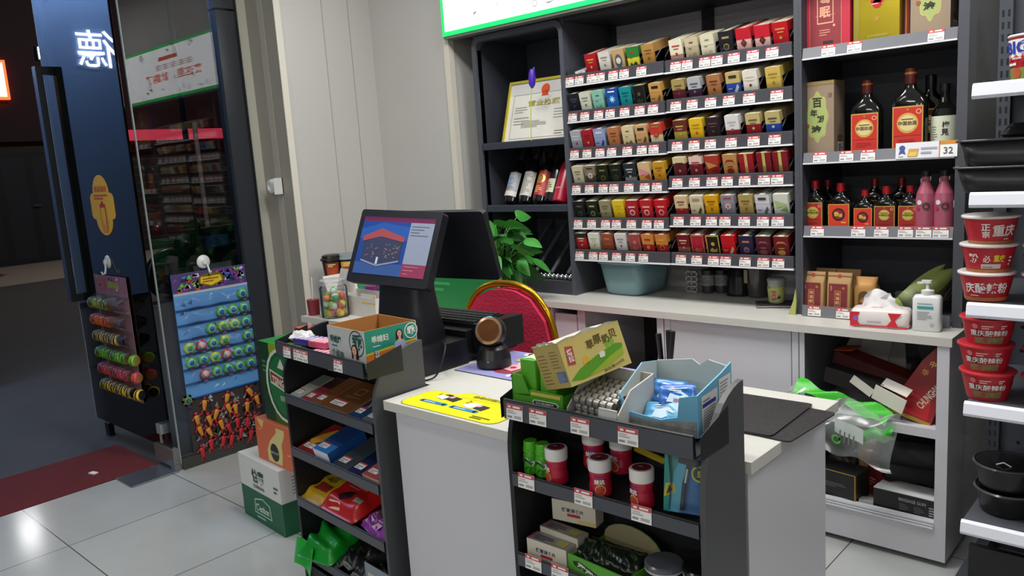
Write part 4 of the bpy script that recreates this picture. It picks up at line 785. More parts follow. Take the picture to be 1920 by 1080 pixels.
# ================================================================ ON THE WORKTOP
p = AZ(1650, 612, WZ); tpk = thing('tissue_pack', 'red and white tissue pack with a tissue pulled out on the worktop end', 'tissue pack', (p.x, 2.715, WZ+.0005), rad(6))
mb = MB(); mb.loft([(0, .086, .042, 6), (.006, .09, .046, 6), (.05, .09, .046, 6), (.06, .084, .04, 5), (.063, .07, .03, 4)], C('#e4dcd8', .35), 40)
f = F((-.088, -.0468, .004), (1, 0, 0), (0, 0, 1), .176, .048); RR = C('#cf2a38', .4)
mb.P(f, [(0, 0), (.2, 0), (.1, .5), (.18, 1), (0, 1)], RR); mb.P(f, [(.62, 0), (.85, 0), (.78, .5), (.9, 1), (.66, 1), (.72, .5)], RR); mb.R(f, 0, 0, 1, .1, RR, 2); mb.R(f, .3, .3, .55, .36, C('#9a8fb0', .5), 2); mb.D(f, .1, .55, .18, C('#a05ab0', .5), 2)
g = F((-.075, -.028, .0636), (1, 0, 0), (0, 1, 0), .15, .056); mb.lines(g, .3, .2, .7, .8, 3, C('#d08a8a', .5), 2, .5)
g = F((.0905, -.03, .01), (0, 1, 0), (0, 0, 1), .06, .04); mb.R(g, 0, 0, 1, .3, RR); mb.lines(g, .2, .4, .8, .9, 3, RR, 1, .4); mb.build('pack', tpk)
mb = MB(); mb.grid(14, 8, lambda u, v: ((u-.5)*(.12-.03*v)+.004*math.sin(7*v), -.012+.024*v*math.sin(3*u+.5)+.006*math.sin(11*u), .06+v*(.05+.012*math.sin(5*u))), C('#e6e4e4', .7)); mb.grid(14, 8, lambda u, v: ((u-.5)*(.11-.04*v)-.01, .01+.015*v*math.sin(4*u+2), .06+v*(.04+.01*math.sin(6*u+2))), C('#dedcdc', .7)); mb.build('tissue', tpk)
p = AZ(1743, 616, WZ); sn_ = thing('sanitiser_bottle', 'white pump sanitiser bottle with teal band on the worktop end', 'pump bottle', (p.x, 2.705, WZ+.0005), rad(4))
mb = MB(); mb.loft([(0, .038, .02, 6), (.004, .041, .023, 6), (.105, .041, .023, 6), (.114, .036, .02, 4), (.117, .016, .014, 2)], C('#e2e4e4', .35), 36)
f = F((-.03, -.0236, .012), (1, 0, 0), (0, 0, 1), .06, .085); TE = C('#3aa0a0', .4); mb.R(f, .08, .72, .85, .82, TE); mb.R(f, .08, .9, .8, .93, C('#6aa8a8', .4)); mb.lines(f, .08, .3, .85, .65, 5, C('#8a9090', .5), 1, .35); mb.D(f, .8, .1, .07, C('#a8acac', .5)); mb.build('bottle', sn_)
mb = MB(); mb.lathe([(.019, .115), (.019, .13), (.012, .132), (.006, .134), (.005, .155), (.0001, .156)], C('#dcdedd', .35), 20); mb.rbox(-.018, -.008, .153, .012, .008, .162, C('#e4e6e5', .35), .006); mb.box(-.03, -.004, .15, -.012, .004, .156, C('#e4e6e5', .35)); mb.build('pump', sn_)
# blue bin
p = AZ(1172, 552, WZ); bn_ = thing('plastic_bin', 'grey-blue plastic tub standing beneath the left cigarette shelves', 'tub', (-1.995, 2.965, WZ+.0005), rad(-2))
mb = MB(); BC = C('#7fa0a8', .45, noise=.03, nscale=10)
mb.loft([(0, .082, .098, 5), (.012, .098, .112, 5), (.15, .118, .135, 6), (.15, .114, .131, 6), (.02, .09, .106, 5)], BC, 48); mb.build('tub', bn_)
mb = MB(); mb.loft([(.142, .119, .136, 6), (.142, .125, .142, 6), (.154, .125, .142, 6), (.154, .115, .132, 6)], C('#86a8b0', .4), 48); mb.build('rim', bn_)
# row of things in the shade
p = AZ(1297, 548, WZ); mb = MB(); WH = C('#b8b8ba', .4)
for i in range(5): mb.box(-.028, -.02, .022*i, .028, .02, .022*i+.006, WH)
for x in (-.028, -.002, .024): mb.box(x, -.02, .0, x+.004, -.016, .094, WH); mb.box(x, .016, .0, x+.004, .02, .094, WH)
mb.lathe([(.006, .01), (.006, .015)], WH); single(mb, 'wire_rack', 'small white open lattice rack on the shaded worktop', 'rack', (p.x, p.y+.02, WZ+.0005))
for px, lb in ((1322, 'grey labelled jar beside the white lattice rack'), (1347, 'grey labelled jar next to the black kettle')):
    p = AZ(px, 550, WZ); t = thing('supplement_jar', lb, 'jar', (p.x, p.y+.03, WZ+.0005), 0, 'grey labelled jars in the shade')
    mb = MB(); mb.lathe([(0, 0), (.026, 0), (.028, .003), (.028, .075), (.024, .08)], C('#3a3638', .25), 22); mb.build('jar', t)
    mb = MB(); f = cylF(.028, .032, .078, a0=-PI+.1, a1=-.1); mb.R(f, 0, 0, 1, 1, C('#8a8a8c', .5)); mb.lines(f, .2, .15, .8, .85, 5, C('#5a5a5e', .5), 2); mb.build('label', t)
    mb = MB(); mb.lathe([(.029, .079), (.029, .098), (.0001, .099)], C('#1c1c1e', .4), 22); mb.build('lid', t)
p = AZ(1376, 556, WZ); kt = thing('kettle', 'black kettle in the shade beneath the right cigarette shelves', 'kettle', (p.x, p.y+.05, WZ+.0005))
mb = MB(); mb.lathe([(0, 0), (.055, 0), (.056, .01), (.05, .08), (.04, .115), (.036, .12), (.012, .126), (.01, .136), (.0001, .137)], C('#14191a', .2), 28); mb.build('body', kt)
mb = MB(); mb.tube([(.045, 0, .1), (.08, 0, .105), (.088, 0, .07), (.075, 0, .03), (.052, 0, .025)], .008, BLACK); mb.build('handle', kt)
p = AZ(1411, 560, WZ); cj = thing('plastic_jug', 'clear plastic jug with a cream paper slip beside the kettle', 'jug', (p.x, p.y+.05, WZ+.0005))
mb = MB(); mb.lathe([(.0001, .003), (.038, .003), (.04, .006), (.048, .13), (.046, .13), (.038, .01), (.0001, .008)], C('#5a5456', .15, trans=.3), 24); mb.build('jug', cj)
mb = MB(); mb.at(-.035, -.038, .06, rad(-35)); mb.box(-.012, -.001, 0, .014, .0005, .055, C('#b0ad90', .6)); mb.build('paper_slip', cj)
p = AZ(1446, 571, WZ)
mb = MB()
mb.at(0, 0, 0, rad(28)); mb.rbox(-.085, -.06, 0, .085, .06, .004, C('#3a383a', .4), .006); mb.box(-.084, -.0595, .004, .084, .0595, .007, C('#b9b8b8', .6), top=C('#4a474a', .5)); mb.T = Matrix.Identity(4)
single(mb, 'booklet', 'dark booklet lying on the worktop beneath the plastic cup', 'booklet', (p.x+.03, p.y-.0, WZ+.0005))
cp_ = thing('plastic_cup', 'clear lidded cup with yellow-green label standing on the dark booklet', 'cup', (p.x+.02, p.y+.005, WZ+.0077))
mb = MB(); mb.lathe([(.0001, .001), (.027, .001), (.029, .004), (.035, .09), (.034, .09), (.028, .006), (.0001, .004)], C('#c8ccbc', .15, trans=.5), 26); mb.build('cup', cp_)
mb = MB(); f = cylF(.0293, .008, .066, r1=.0336, a0=-PI+.05, a1=-.05); mb.R(f, 0, 0, 1, 1, C('#b3b56a', .5)); mb.R(f, .45, .15, .6, .75, C('#b02a30', .5), 2); mb.R(f, 0, .9, .4, 1, C('#8a8a3c', .5), 2); mb.P(f, [(.65, .5), (.9, .95), (1, .5), (.8, .3)], C('#3a5a2a', .5), 2); mb.P(f, [(.62, .2), (.75, .5), (.8, .25)], C('#4a2420', .5), 3); mb.XV(f, '四洲', .52, .45, .2, C('#e0c0b0', .5), 4); mb.build('label', cp_)
mb = MB(); mb.lathe([(.036, .088), (.037, .09), (.036, .094), (.03, .1), (.0001, .101)], C('#bcbcc0', .2, trans=.4), 26); mb.build('lid', cp_)
p = AZ(1486, 590, WZ); mb = MB()
mb.prism([(-.014, 0), (.012, 0), (.016, .05), (.013, .095), (.004, .05)], -.004, .004, C('#a8ad62', .6), 'y'); single(mb, 'leaf_strip', 'yellow-green leaf strip leaning against the liquor cabinet side', 'leaf', (-1.186, 2.767, WZ+.0005))
p = AZ(1218, 540, WZ); mb = MB(); f = mb.box(-.006, -.006, 0, .006, .006, .055, C('#8a2a2c', .4))['front']; mb.R(f, .5, 0, 1, 1, C('#a8a8a8', .5)); single(mb, 'lighter', 'small red and white stick behind the blue tub', 'lighter', (p.x, p.y+.02, WZ+.0005))
# plant in glass vase
p = AZ(935, 531, WZ); pv = thing('potted_pothos', 'green pothos plant in a glass vase on the worktop corner', 'plant', (-2.43, 2.55, WZ+.0005))
mb = MB(); mb.lathe([(.0001, .002), (.05, .002), (.056, .01), (.06, .11), (.057, .11), (.052, .014), (.0001, .01)], CLEAR, 28); mb.build('vase', pv)
mb = MB(); mb.lathe([(.0001, .012), (.05, .012), (.054, .07), (.0001, .07)], C('#8aa08a', .1, trans=.6), 24); mb.build('water', pv)
mb = MB(); r4 = random.Random(3); LG_ = [C('#2f7a2c', .4, noise=.2, nscale=20), C('#3f8f38', .4, noise=.2, nscale=20), C('#5aa84c', .4), C('#256424', .45)]
stm = MB()
for k in range(110):
    a = r4.uniform(0, 2*PI); el = r4.uniform(-.35, 1.25); R_ = r4.uniform(.06, .19)*(1 if el < .9 else .95)
    c = Vector((R_*math.cos(a)*math.cos(el), R_*math.sin(a)*math.cos(el), .16+1.05*R_*math.sin(el)+r4.uniform(0, .06)))
    if c.y > .1: c.y *= .4
    stm.tube([(r4.uniform(-.02, .02), r4.uniform(-.02, .02), .07), (c.x*.5, c.y*.5, max(.13, c.z*.85)), tuple(c)], .002, C('#5f9a48', .5), 5)
    out = Vector((math.cos(a)+r4.uniform(-.6, .6), math.sin(a)+r4.uniform(-.6, .6), .6*math.sin(el)-.2+r4.uniform(-.5, .4))).normalized(); ln = r4.uniform(.08, .125); wd_ = ln*.66
    sd = out.cross(Vector((0, 0, 1))).normalized(); nn = sd.cross(out).normalized(); roll = r4.uniform(-1.3, 1.3); sd2 = sd*math.cos(roll)+nn*math.sin(roll); nn2 = sd2.cross(out)
    def lf_(u, v, c=c, out=out, sd2=sd2, nn2=nn2, ln=ln, wd_=wd_):
        sh = (math.sin(PI*min(1, u**.62)))**.8; w = (v-.5)*wd_*sh; return c + out*(ln*(u-.1)) + sd2*w - Vector((0, 0, 1))*(ln*.35*u*u) + nn2*(-.18*abs(v-.5)*wd_*sh)
    mb.grid(8, 6, lf_, LG_[k % 4])
mb.build('leaves', pv); stm.build('stems', pv)
# ================================================================ INSIDE THE END BASE CABINET
SY = FY+.03
Z0, ZM = .1405, .4585
# --- upper shelf
mb = MB(); RB2 = C('#8c1720', .45, noise=.1, nscale=12)
mb.prism([(-.078, 0), (.055, 0), (.062, .01), (.065, .2), (.045, .25), (.0, .255), (-.03, .19)], -.012, .012, RB2, 'y'); f = F((-.078, -.0122, 0), (1, 0, 0), (0, 0, 1), .14, .255)
mb.P(f, [(0, 0), (.95, 0), (1, .045), (.02, .05)], GOLD); mb.X(f, 'CHUNGHWA', .77, .38, .1, C('#d8c8b0', .5), 2, w=.75, rot=rad(68), bold=.02); mb.X(f, '中', .6, .76, .08, GOLD, 2); mb.X(f, '华', .5, .63, .08, GOLD, 2); mb.X(f, '香烟', .3, .3, .07, C('#d04a30', .5), 2, rot=rad(40)); mb.P(f, [(.05, .06), (.9, .06), (.85, .3), (.35, .34)], C('#b01a22', .45), 1)
single(mb, 'paper_bag', 'dark red paper bag with gold edge and slanted lettering on the cabinet shelf', 'bag', (-.755, SY+.035, ZM+.004), rad(-4), None, 0, rad(-14), rad(14))
mb = MB(); DB = C('#4a1a16', .5); CB2 = C('#d8d4c8', .6)
f = mb.box(-.15, -.045, 0, .13, .045, .075, DB, top=C('#6a1c18', .5)); mb.at(-.15, 0, .075, 0, rad(0), rad(-20)); mb.rbox(-.01, -.04, 0, .06, .04, .003, C('#b0502c', .5), .01); mb.T = Matrix.Identity(4)
single(mb, 'gift_carton', 'dark red gift carton with orange flap behind the green bag', 'carton', (-.92, SY+.2, ZM+.06), rad(-6), None, 0, 0, rad(14))
mb = MB(); mb.box(-.11, -.03, 0, .09, .03, .055, C('#191315', .5)); mb.at(.06, -.031, .0, rad(-8), 0, rad(8)); mb.box(0, -.004, 0, .11, 0, .05, CB2); mb.at(.08, -.03, .05, rad(-6), rad(35), rad(6)); mb.box(0, 0, 0, .09, .035, .003, CB2); mb.at(-.02, -.032, .03, 0, 0, rad(22)); mb.box(0, -.003, 0, .08, 0, .03, CB2); mb.T = Matrix.Identity(4)
single(mb, 'torn_carton', 'torn carton with cream flaps sticking out of the upper cabinet shelf', 'carton', (-.93, SY+.05, ZM+.075), rad(-4), None, 0, 0, rad(10))
mb = MB()
for k, (x, z, r) in enumerate(((-1.03, .12, 30), (-.97, .13, 10), (-.9, .11, -18))):
    mb.at(x, SY+.33, ZM+z, rad(r), rad(-20), rad(r)); mb.box(-.05, -.002, -.06, .05, .002, .07, C('#8d8b84', .6))
mb.T = Matrix.Identity(4); mb.box(-1.06, SY+.36, ZM+.001, -.85, SY+.46, ZM+.1, C('#77756f', .6))
single(mb, 'flattened_carton', 'grey torn cardboard pieces at the back of the upper cabinet shelf', 'carton')
# green and clear plastic bag hanging out over the edge
gb = thing('plastic_bag', 'clear plastic bag with bright green bands spilling out of the cabinet shelf', 'bag', (-.93, SY-.02, ZM))
GRN = C('#3fbf2c', .35); GRD = C('#2f9a2a', .35)
mb = MB(); mb.grid(22, 10, lambda u, v: (-.17+.3*u, -.05*v-.02*math.sin(5*u+2*v), .11-.075*u-.03*v+.008*math.sin(17*u+5*v)), GRN); mb.grid(12, 8, lambda u, v: (.03+.13*u, -.07-.02*math.sin(4*v), -.02-.05*v+.03*u+.006*math.sin(15*u)), GRD); mb.build('green_band', gb)
mb = MB(); mb.grid(26, 18, lambda u, v: (-.19+.36*u, -.03-.1*math.sin(PI*.6*v)-.012*math.sin(9*u+7*v), .085-.05*u-.15*v+.012*math.sin(14*u+4*v)), glassy('bag_film', (.86, .9, .88), 1.4, .15, .13, (.7, .76, .74))); mb.grid(12, 10, lambda u, v: (-.2-.09*u+.01*math.sin(6*v), -.03-.02*math.sin(9*u+5*v), .02-.08*v+.03*math.sin(3*u)), FILM); mb.build('film', gb)
mb = MB(); mb.grid(10, 6, lambda u, v: (-.01+.09*u, -.115-.005*math.sin(6*u), -.0+.03-.03*u-.05*v), C('#c8d2cc', .5)); f = F((-.01, -.125, -.045), (1, 0, -.3), (.1, 0, 1), .08, .05)
for k in range(4): mb.R(f, .2+.18*k, .1, .26+.18*k, .85, C('#6a7270', .5), 2)
mb.D(f, .1, .1, .3, GRN, 2, r0=.6); mb.build('print', gb)
mb = MB(); mb.pillow(.1, .16, .05, C('#1c1a1e', .4), 5); single(mb, 'black_bag', 'small black bag lying right of the red paper bag on the upper cabinet shelf', 'bag', (-.7, SY+.2, ZM+.001), .3)
# --- lower shelf
mb = MB(); f = mb.box(-.09, -.05, 0, .09, .05, .1, C('#1b1b20', .45), top=C('#2a2a2e', .45)); g = f['front']
for a in ((0, .97, 1, 1), (.985, 0, 1, 1)): mb.R(g, *a, GOLD)
mb.R(f['right'], 0, 0, .06, 1, GOLD); mb.lines(g, .22, .42, .85, .6, 3, C('#7d7d84', .5), 2, .3); single(mb, 'black_box', 'black box with gold edges at the bottom left of the end cabinet', 'box', (-1.0, SY+.055, Z0+.001), rad(-8), None, .0015)
mg = thing('massage_gun_box', 'black box printed MASSAGE GUN with white top in the cabinet bottom', 'box', (-.762, SY+.045, Z0+.001), rad(-3))
mb = MB(); f = mb.box(-.1, -.04, 0, .1, .06, .068, C('#141416', .4), top=C('#d8d8d8', .5))['front']; GT = C('#a8a8ac', .5)
mb.X(f, 'MASSAGE GUN', .62, .72, .17, GT, 2, w=.42)
for k in range(2): mb.lines(f, .42+.23*k, .2, .58+.23*k, .55, 4, C('#6a6a70', .5), 2, .35)
mb.lines(f, .88, .2, .98, .7, 4, GT, 2, .5); mb.build('carton', mg)
mb = MB(); mb.box(-.1, -.04, .0685, .1, .0, .07, C('#e2e2e2', .5)); mb.build('lid', mg)
mb = MB(); mb.pillow(.21, .2, .15, C('#121114', .35, bump=.4, nscale=18), 3, .35); single(mb, 'bin_bag', 'crumpled black plastic bag heaped on the massage gun box', 'bag', (-.775, SY+.15, Z0+.074), .1)
mb = MB(); mb.pillow(.13, .24, .03, C('#9a6a3c', .5, noise=.15, nscale=10), 8, .3); single(mb, 'brown_paper_bag', 'brown paper bag leaning in the cabinet bottom', 'bag', (-.93, SY+.2, Z0+.12), rad(20), None, 0, rad(60))
mb = MB(); mb.prism([(-.05, 0), (.05, 0), (.065, .2), (-.035, .2)], -.008, .008, C('#6a1a1e', .45), 'y'); f = F((-.05, -.0082, 0), (1, 0, 0), (.07, 0, 1), .1, .2); mb.lines(f, .2, .15, .5, .3, 3, C('#b07a5a', .5), 2); mb.P(f, [(.7, .02), (1, .05), (1.0, .2), (.75, .16)], C('#a8202a', .45), 2)
single(mb, 'paper_bag', 'small maroon paper bag standing between black box and massage gun box', 'bag', (-.893, SY+.1, Z0+.004), rad(-25), None, 0, rad(-12), rad(6))
mb = MB(); mb.pillow(.12, .18, .06, C('#2a1216', .4), 12, .3); single(mb, 'dark_red_bag', 'dark maroon bag behind the black gold-edged box', 'bag', (-1.03, SY+.17, Z0+.1), .4, None, 0, rad(50))
mb = MB(); mb.box(-.03, -.02, 0, .03, .02, .012, C('#b8b4b0', .6)); single(mb, 'paper_slip', 'white paper slips between the two black boxes in the cabinet bottom', 'paper', (-.885, SY+.03, Z0+.001), .2)
# in the dark open bay: orange snack bag
p = AY(1222, 690, FY+.09); mb = MB(); mb.pillow(.1, .09, .03, C('#b8662c', .4, noise=.2, nscale=16), 4, .3); single(mb, 'snack_bag', 'orange snack bag standing in the dark open cabinet bay', 'bag', (p.x, FY+.17, .425), .1, None, 0, rad(70))

# ================================================================ GONDOLA GOODS
def noodle_bowl(label, loc, kind, rz=0):
    t = thing('noodle_bowl', label, 'noodle bowl', loc, rz, 'red noodle bowls on the gondola')
    RB = C('#b3202c', .4); mb = MB(); mb.lathe([(.0001, 0), (.048, 0), (.05, .003), (.066, .076), (.0001, .076)], RB, 36); mb.build('bowl', t)
    mb = MB(); mb.lathe([(.067, .073), (.0705, .075), (.0705, .079), (.067, .081), (.0001, .0815)], C('#d9d5d2', .3) if kind == 0 else C('#c0303a', .3), 36); mb.build('lid', t)
    mb = MB(); f = cylF(.0505, .004, .074, r1=.0655, a0=-PI+.1, a1=-.1)
    if kind == 0: mb.R(f, 0, 0, 1, .14, C('#a86a3c', .5, noise=.4, nscale=60)); return t, mb, f
    mb.R(f, .3, .1, .74, .36, C('#7d6a44', .5, noise=.6, nscale=90)); mb.D(f, .47, .24, .08, C('#a83a2c', .5), 2); mb.D(f, .6, .22, .06, C('#6a8a3c', .5), 2)
    mb.X(f, '重庆酸辣粉', .525, .53, .25, C('#1c1416', .5), 2, w=.54, bold=.03); mb.X(f, '重庆酸辣粉', .52, .535, .24, C('#eeeae4', .5), 4, w=.53, bold=.008)
    mb.D(f, .33, .8, .1, C('#d06a6a', .5), 2, ry=.11); mb.lines(f, .42, .7, .58, .88, 2, C('#e0a0a0', .5), 2, .6); mb.lines(f, .67, .7, .76, .88, 2, C('#e0b0b0', .5), 2, .6); mb.R(f, .78, .05, 1, .7, RB, 1)
    mb.build('label', t); return t, None, None
W_ = C('#e6e0dc', .5)
GYB = 2.445
pb = AY(1850, 752, GYB); zb = GZ[1]+.0345
b0, _, _ = noodle_bowl('red noodle bowl, lowest of the left stack on the lower noodle shelf', (pb.x, GYB, zb), 1, rad(8))
dup(b0, (pb.x-.006, GYB, zb+.076), rad(4), 'red noodle bowl, middle of the left stack on the lower noodle shelf')
dup(b0, (pb.x-.002, GYB, zb+.152), rad(11), 'red noodle bowl, topmost of the left stack on the lower noodle shelf')
for k in range(3): dup(b0, (pb.x+.15, GYB, zb+.076*k), rad(6+4*k), f'red noodle bowl, {["lowest", "middle", "topmost"][k]} of the right stack, lower noodle shelf')
zb = GZ[2]+.0345; pb = AY(1850, 560, GYB)
for k, (tx, lb) in enumerate((('庆酸辣粉', 'lowest'), ('粉 必有料', 'middle'), ('正宗 重庆', 'topmost'))):
    t, mb, f = noodle_bowl(f'white-lidded red noodle bowl, {lb} of the left stack on the upper noodle shelf', (pb.x-.002+.003*k, GYB, zb+.0765*k), 0, rad(8))
    if k == 0: mb.X(f, '庆酸辣粉', .52, .52, .42, W_, 2, w=.62, bold=.02); mb.lines(f, .28, .2, .5, .26, 1, W_, 2)
    elif k == 1: mb.X(f, '粉', .32, .58, .36, W_, 2, bold=.03); mb.X(f, '必', .5, .56, .28, W_, 2, w=.1); mb.X(f, '重庆', .67, .58, .28, C('#d8c030', .4), 2, w=.16, bold=.03); mb.R(f, .42, .18, .7, .36, C('#c8b8b0', .5), 2); mb.lines(f, .44, .2, .68, .34, 1, GREYT, 3); mb.lines(f, .82, .3, .88, .7, 3, W_, 2)
    else: mb.X(f, '正', .46, .68, .26, W_, 2, bold=.03); mb.X(f, '宗', .46, .4, .26, W_, 2, bold=.03); mb.X(f, '重庆', .72, .54, .46, W_, 2, w=.34, bold=.02); mb.lines(f, .72, .2, .85, .26, 1, W_, 2)
    mb.build('label', t)
    if k == 0: c0 = t
for k in range(2): dup(c0, (pb.x+.15, GYB, zb+.0765*k), rad(20-9*k), f'white-lidded red noodle bowl, {["lower", "upper"][k]} of the right stack, upper noodle shelf')
# black plastic tubs
TUB = C('#232326', .3); TUBR = C('#3a3a3c', .2)
def tub(label, loc, w, d, h, rz=0, group='black plastic tubs'):
    t = thing('plastic_tub', label, 'tub', loc, rz, group)
    mb = MB(); mb.loft([(0, w*.4, d*.4, 5), (.006, w*.42, d*.42, 5), (h-.003, w*.49, d*.49, 6), (h-.003, w*.47, d*.47, 6), (.01, w*.4, d*.4, 5)], TUB, 40); mb.build('tub', t)
    mb = MB(); mb.loft([(h-.005, w*.49, d*.49, 6), (h-.005, w*.53, d*.53, 6), (h, w*.53, d*.53, 6), (h, w*.48, d*.48, 6)], TUBR, 40); mb.build('rim', t); return t
zt = GZ[3]+.0345; pt = AY(1870, 365, 2.46)
t0 = tub('black plastic tub, lower of the two stacked on the shelf above the noodles', (pt.x+.012, 2.47, zt), .21, .16, .07)
t1 = dup(t0, (pt.x+.017, 2.47, zt+.0705), 0, 'black plastic tub, upper of the two stacked on the shelf above the noodles')
t2 = tub('dark tub in the back behind the two stacked black tubs', (pt.x+.03, 2.66, zt), .2, .15, .12, 0, None)
mb = MB(); mb.pillow(.16, .12, .05, C('#1a1a1c', .15, bump=.3, nscale=14), 6, .4); single(mb, 'film_pack', 'film-wrapped black pack on top of the dark back tub', 'pack', (pt.x+.05, 2.66, zt+.122), .1)
# round black pots low down
zt = GZ[0]+.0345
def pot(label, loc, lid):
    t = thing('black_pot', label, 'pot', loc, 0, 'round black pots on the bottom gondola shelf')
    mb = MB(); mb.lathe([(.0001, 0), (.065, 0), (.07, .005), (.082, .07), (.0001, .068)], C('#101012', .25), 32); mb.build('body', t)
    mb = MB(); mb.lathe([(.083, .066), (.088, .069), (.083, .073)], C('#4a4a4c', .2), 32); mb.build('rim', t)
    if lid:
        mb = MB(); f = cylF(.0715, .045, .062, r1=.08, a0=-PI+.3, a1=-.4); mb.R(f, 0, 0, 1, 1, C('#5a3a24', .5, noise=.5, nscale=50)); mb.build('label', t)
        mb = MB(); mb.tube([(-.018, -.055, .078), (0, -.058, .088), (.018, -.055, .078)], .002, C('#c8c8c8', .3)); mb.lathe([(.08, .073), (.05, .078), (.0001, .079)], C('#1a1a1c', .2), 32); mb.build('lid', t)
    return t
pp = AZ(1885, 950, zt)
pot('lower round black pot on the bottom gondola shelf', (pp.x+.01, 2.5, zt), False); pot('upper round black pot with brown band stacked on the bottom gondola shelf', (pp.x+.006, 2.5, zt+.074), True)
mb = MB(); mb.loft([(0, .085, .085, 2), (.05, .092, .092, 2), (.055, .092, .092, 2)], C('#151517', .3), 32); single(mb, 'black_bowl', 'black bowl standing behind the stacked round pots', 'bowl', (pp.x+.04, 2.69, zt))
# red noodle bucket at the top right
zt = GZ[4]+.0345; pn = AY(1925, 148, 2.45)
t = thing('noodle_bucket', 'red and green noodle bucket on the top gondola shelf', 'noodle bucket', (pn.x+.02, 2.47, zt))
mb = MB(); mb.lathe([(.0001, 0), (.055, 0), (.057, .003), (.066, .115), (.0001, .115)], C('#a8202a', .35), 32); mb.build('bucket', t)
mb = MB(); f = cylF(.0572, .004, .113, r1=.0658, a0=-PI, a1=-.2); mb.R(f, 0, 0, 1, .3, C('#7d8a3c', .4, noise=.5, nscale=50)); mb.R(f, .1, .5, .9, .95, W_, 1); mb.X(f, 'BIG', .3, .76, .3, C('#2a3a9c', .4), 3, w=.4, bold=.04); mb.X(f, '大食桶', .3, .5, .2, C('#c02430', .4), 3, w=.4, bold=.03); mb.R(f, .05, .36, .3, .42, W_, 2); mb.D(f, .3, .18, .12, C('#b8502c', .5), 2); mb.build('label', t)
mb = MB(); mb.lathe([(.0665, .113), (.069, .116), (.067, .12), (.0001, .1205)], C('#d8c8c8', .3), 32); mb.build('lid', t)
# ================================================================ THE TILL DESK
CXL, CBX, CXR, CRX = -2.24, -1.70, -1.185, -.69
DT = .735
mb = MB()
mb.prism([(CBX, 1.28), (CXR, 1.28), (CXR, 1.407), (CRX, 1.407), (CRX, 1.872), (CXL, 1.872), (CXL, 1.455), (CBX, 1.455)], DT, .76, WOODW)
ct = single(mb, 'worktop', 'pale wood-grain top of the till desk', 'counter top', bevel=.0015)
mb = MB()
mb.box(CBX+.02, 1.305, 0, CXR-.02, 1.84, DT-.0005, LAV); mb.box(CXR-.02, 1.43, 0, CRX-.02, 1.84, DT-.0005, LAV); mb.box(CXL+.02, 1.475, 0, CBX+.02, 1.84, DT-.0005, LAV)
single(mb, 'till_desk', 'plain pale grey till desk base between the two black snack racks', 'counter')
# yellow payment sticker on the top
mb = MB(); q = [AZ(*a, .76) for a in ((752, 762), (925, 803), (958, 752), (800, 735))]
SX, SY_ = -1.655, 1.29; SW, SD = .36, .165
P = []
for cx, cy, a0 in ((SX+SW-.03, SY_+SD-.05, 0), (SX+.13, SY_+SD-.03, 90), (SX+.03, SY_+SD-.06, 90), (SX+.03, SY_+.03, 180), (SX+SW-.03, SY_+.03, 270)):
    for k in range(6): t = rad(a0+90*k/5); P.append((cx+.03*math.cos(t), cy+.03*math.sin(t)))
mb.prism(P, .7602, .7608, C('#8a8420', .4)); YY = C('#e6e01e', .35)
mb.add([(SX+SW/2+(x-SX-SW/2)*.985, SY_+SD/2+(y-SY_-SD/2)*.975, .7611) for x, y in P], [tuple(range(len(P)))], YY)
f = F((SX, SY_, .7609), (1, 0, 0), (0, 1, 0), SW, SD)
mb.X(f, '自助付款步骤', .62, .87, .11, C('#4a4a10', .5), 3, w=.36); mb.R(f, .36, .745, .99, .752, C('#8a8420', .5), 2)
mb.X(f, '1', .16, .68, .1, C('#6a6a18', .5), 3); mb.X(f, '2', .5, .62, .12, C('#6a6a18', .5), 3)
BLU = C('#2f7fc0', .4)
for u in (.14, .46):
    mb.R(f, u, .26, u+.24, .36, BLU, 2); mb.D(f, u, .31, .05, BLU, 2); mb.D(f, u+.24, .31, .05, BLU, 2); mb.lines(f, u+.02, .29, u+.22, .33, 1, WHITE, 3)
for u, v, dk in ((.25, .62, INK), (.58, .52, WHITE)):
    mb.D(f, u, v, .13, dk, 2); mb.P(f, [(u-.08, v-.08), (u+.02, v-.14), (u+.03, v+.02), (u-.06, v+.06)], WHITE, 3); mb.P(f, [(u+.04, v-.1), (u+.14, v-.14), (u+.15, v+.06), (u+.05, v+.08)], INK, 3); mb.D(f, u+.06, v+.02, .05, C('#d89ab0', .5), 4)
mb.lines(f, .74, .08, .92, .2, 2, C('#6a6a18', .5), 3, .5)
st = mb.build('payment_sticker', None, 0, 'bright yellow payment instruction sticker'); st.parent = ct
# black desk pads
PADM = C('#1f1f22', .45, bump=.15, nscale=120)
mb = MB(); mb.rbox(-.135, -.115, 0, .135, .115, .003, PADM, .012); single(mb, 'desk_pad', 'black leather desk pad, the lower one showing at the desk edge', 'pad', (-.80, 1.668, .7605), rad(-3))
mb = MB(); mb.rbox(-.135, -.125, 0, .135, .125, .003, PADM, .012); single(mb, 'desk_pad', 'black leather desk pad lying on top near the desk end', 'pad', (-.853, 1.672, .764), rad(2))
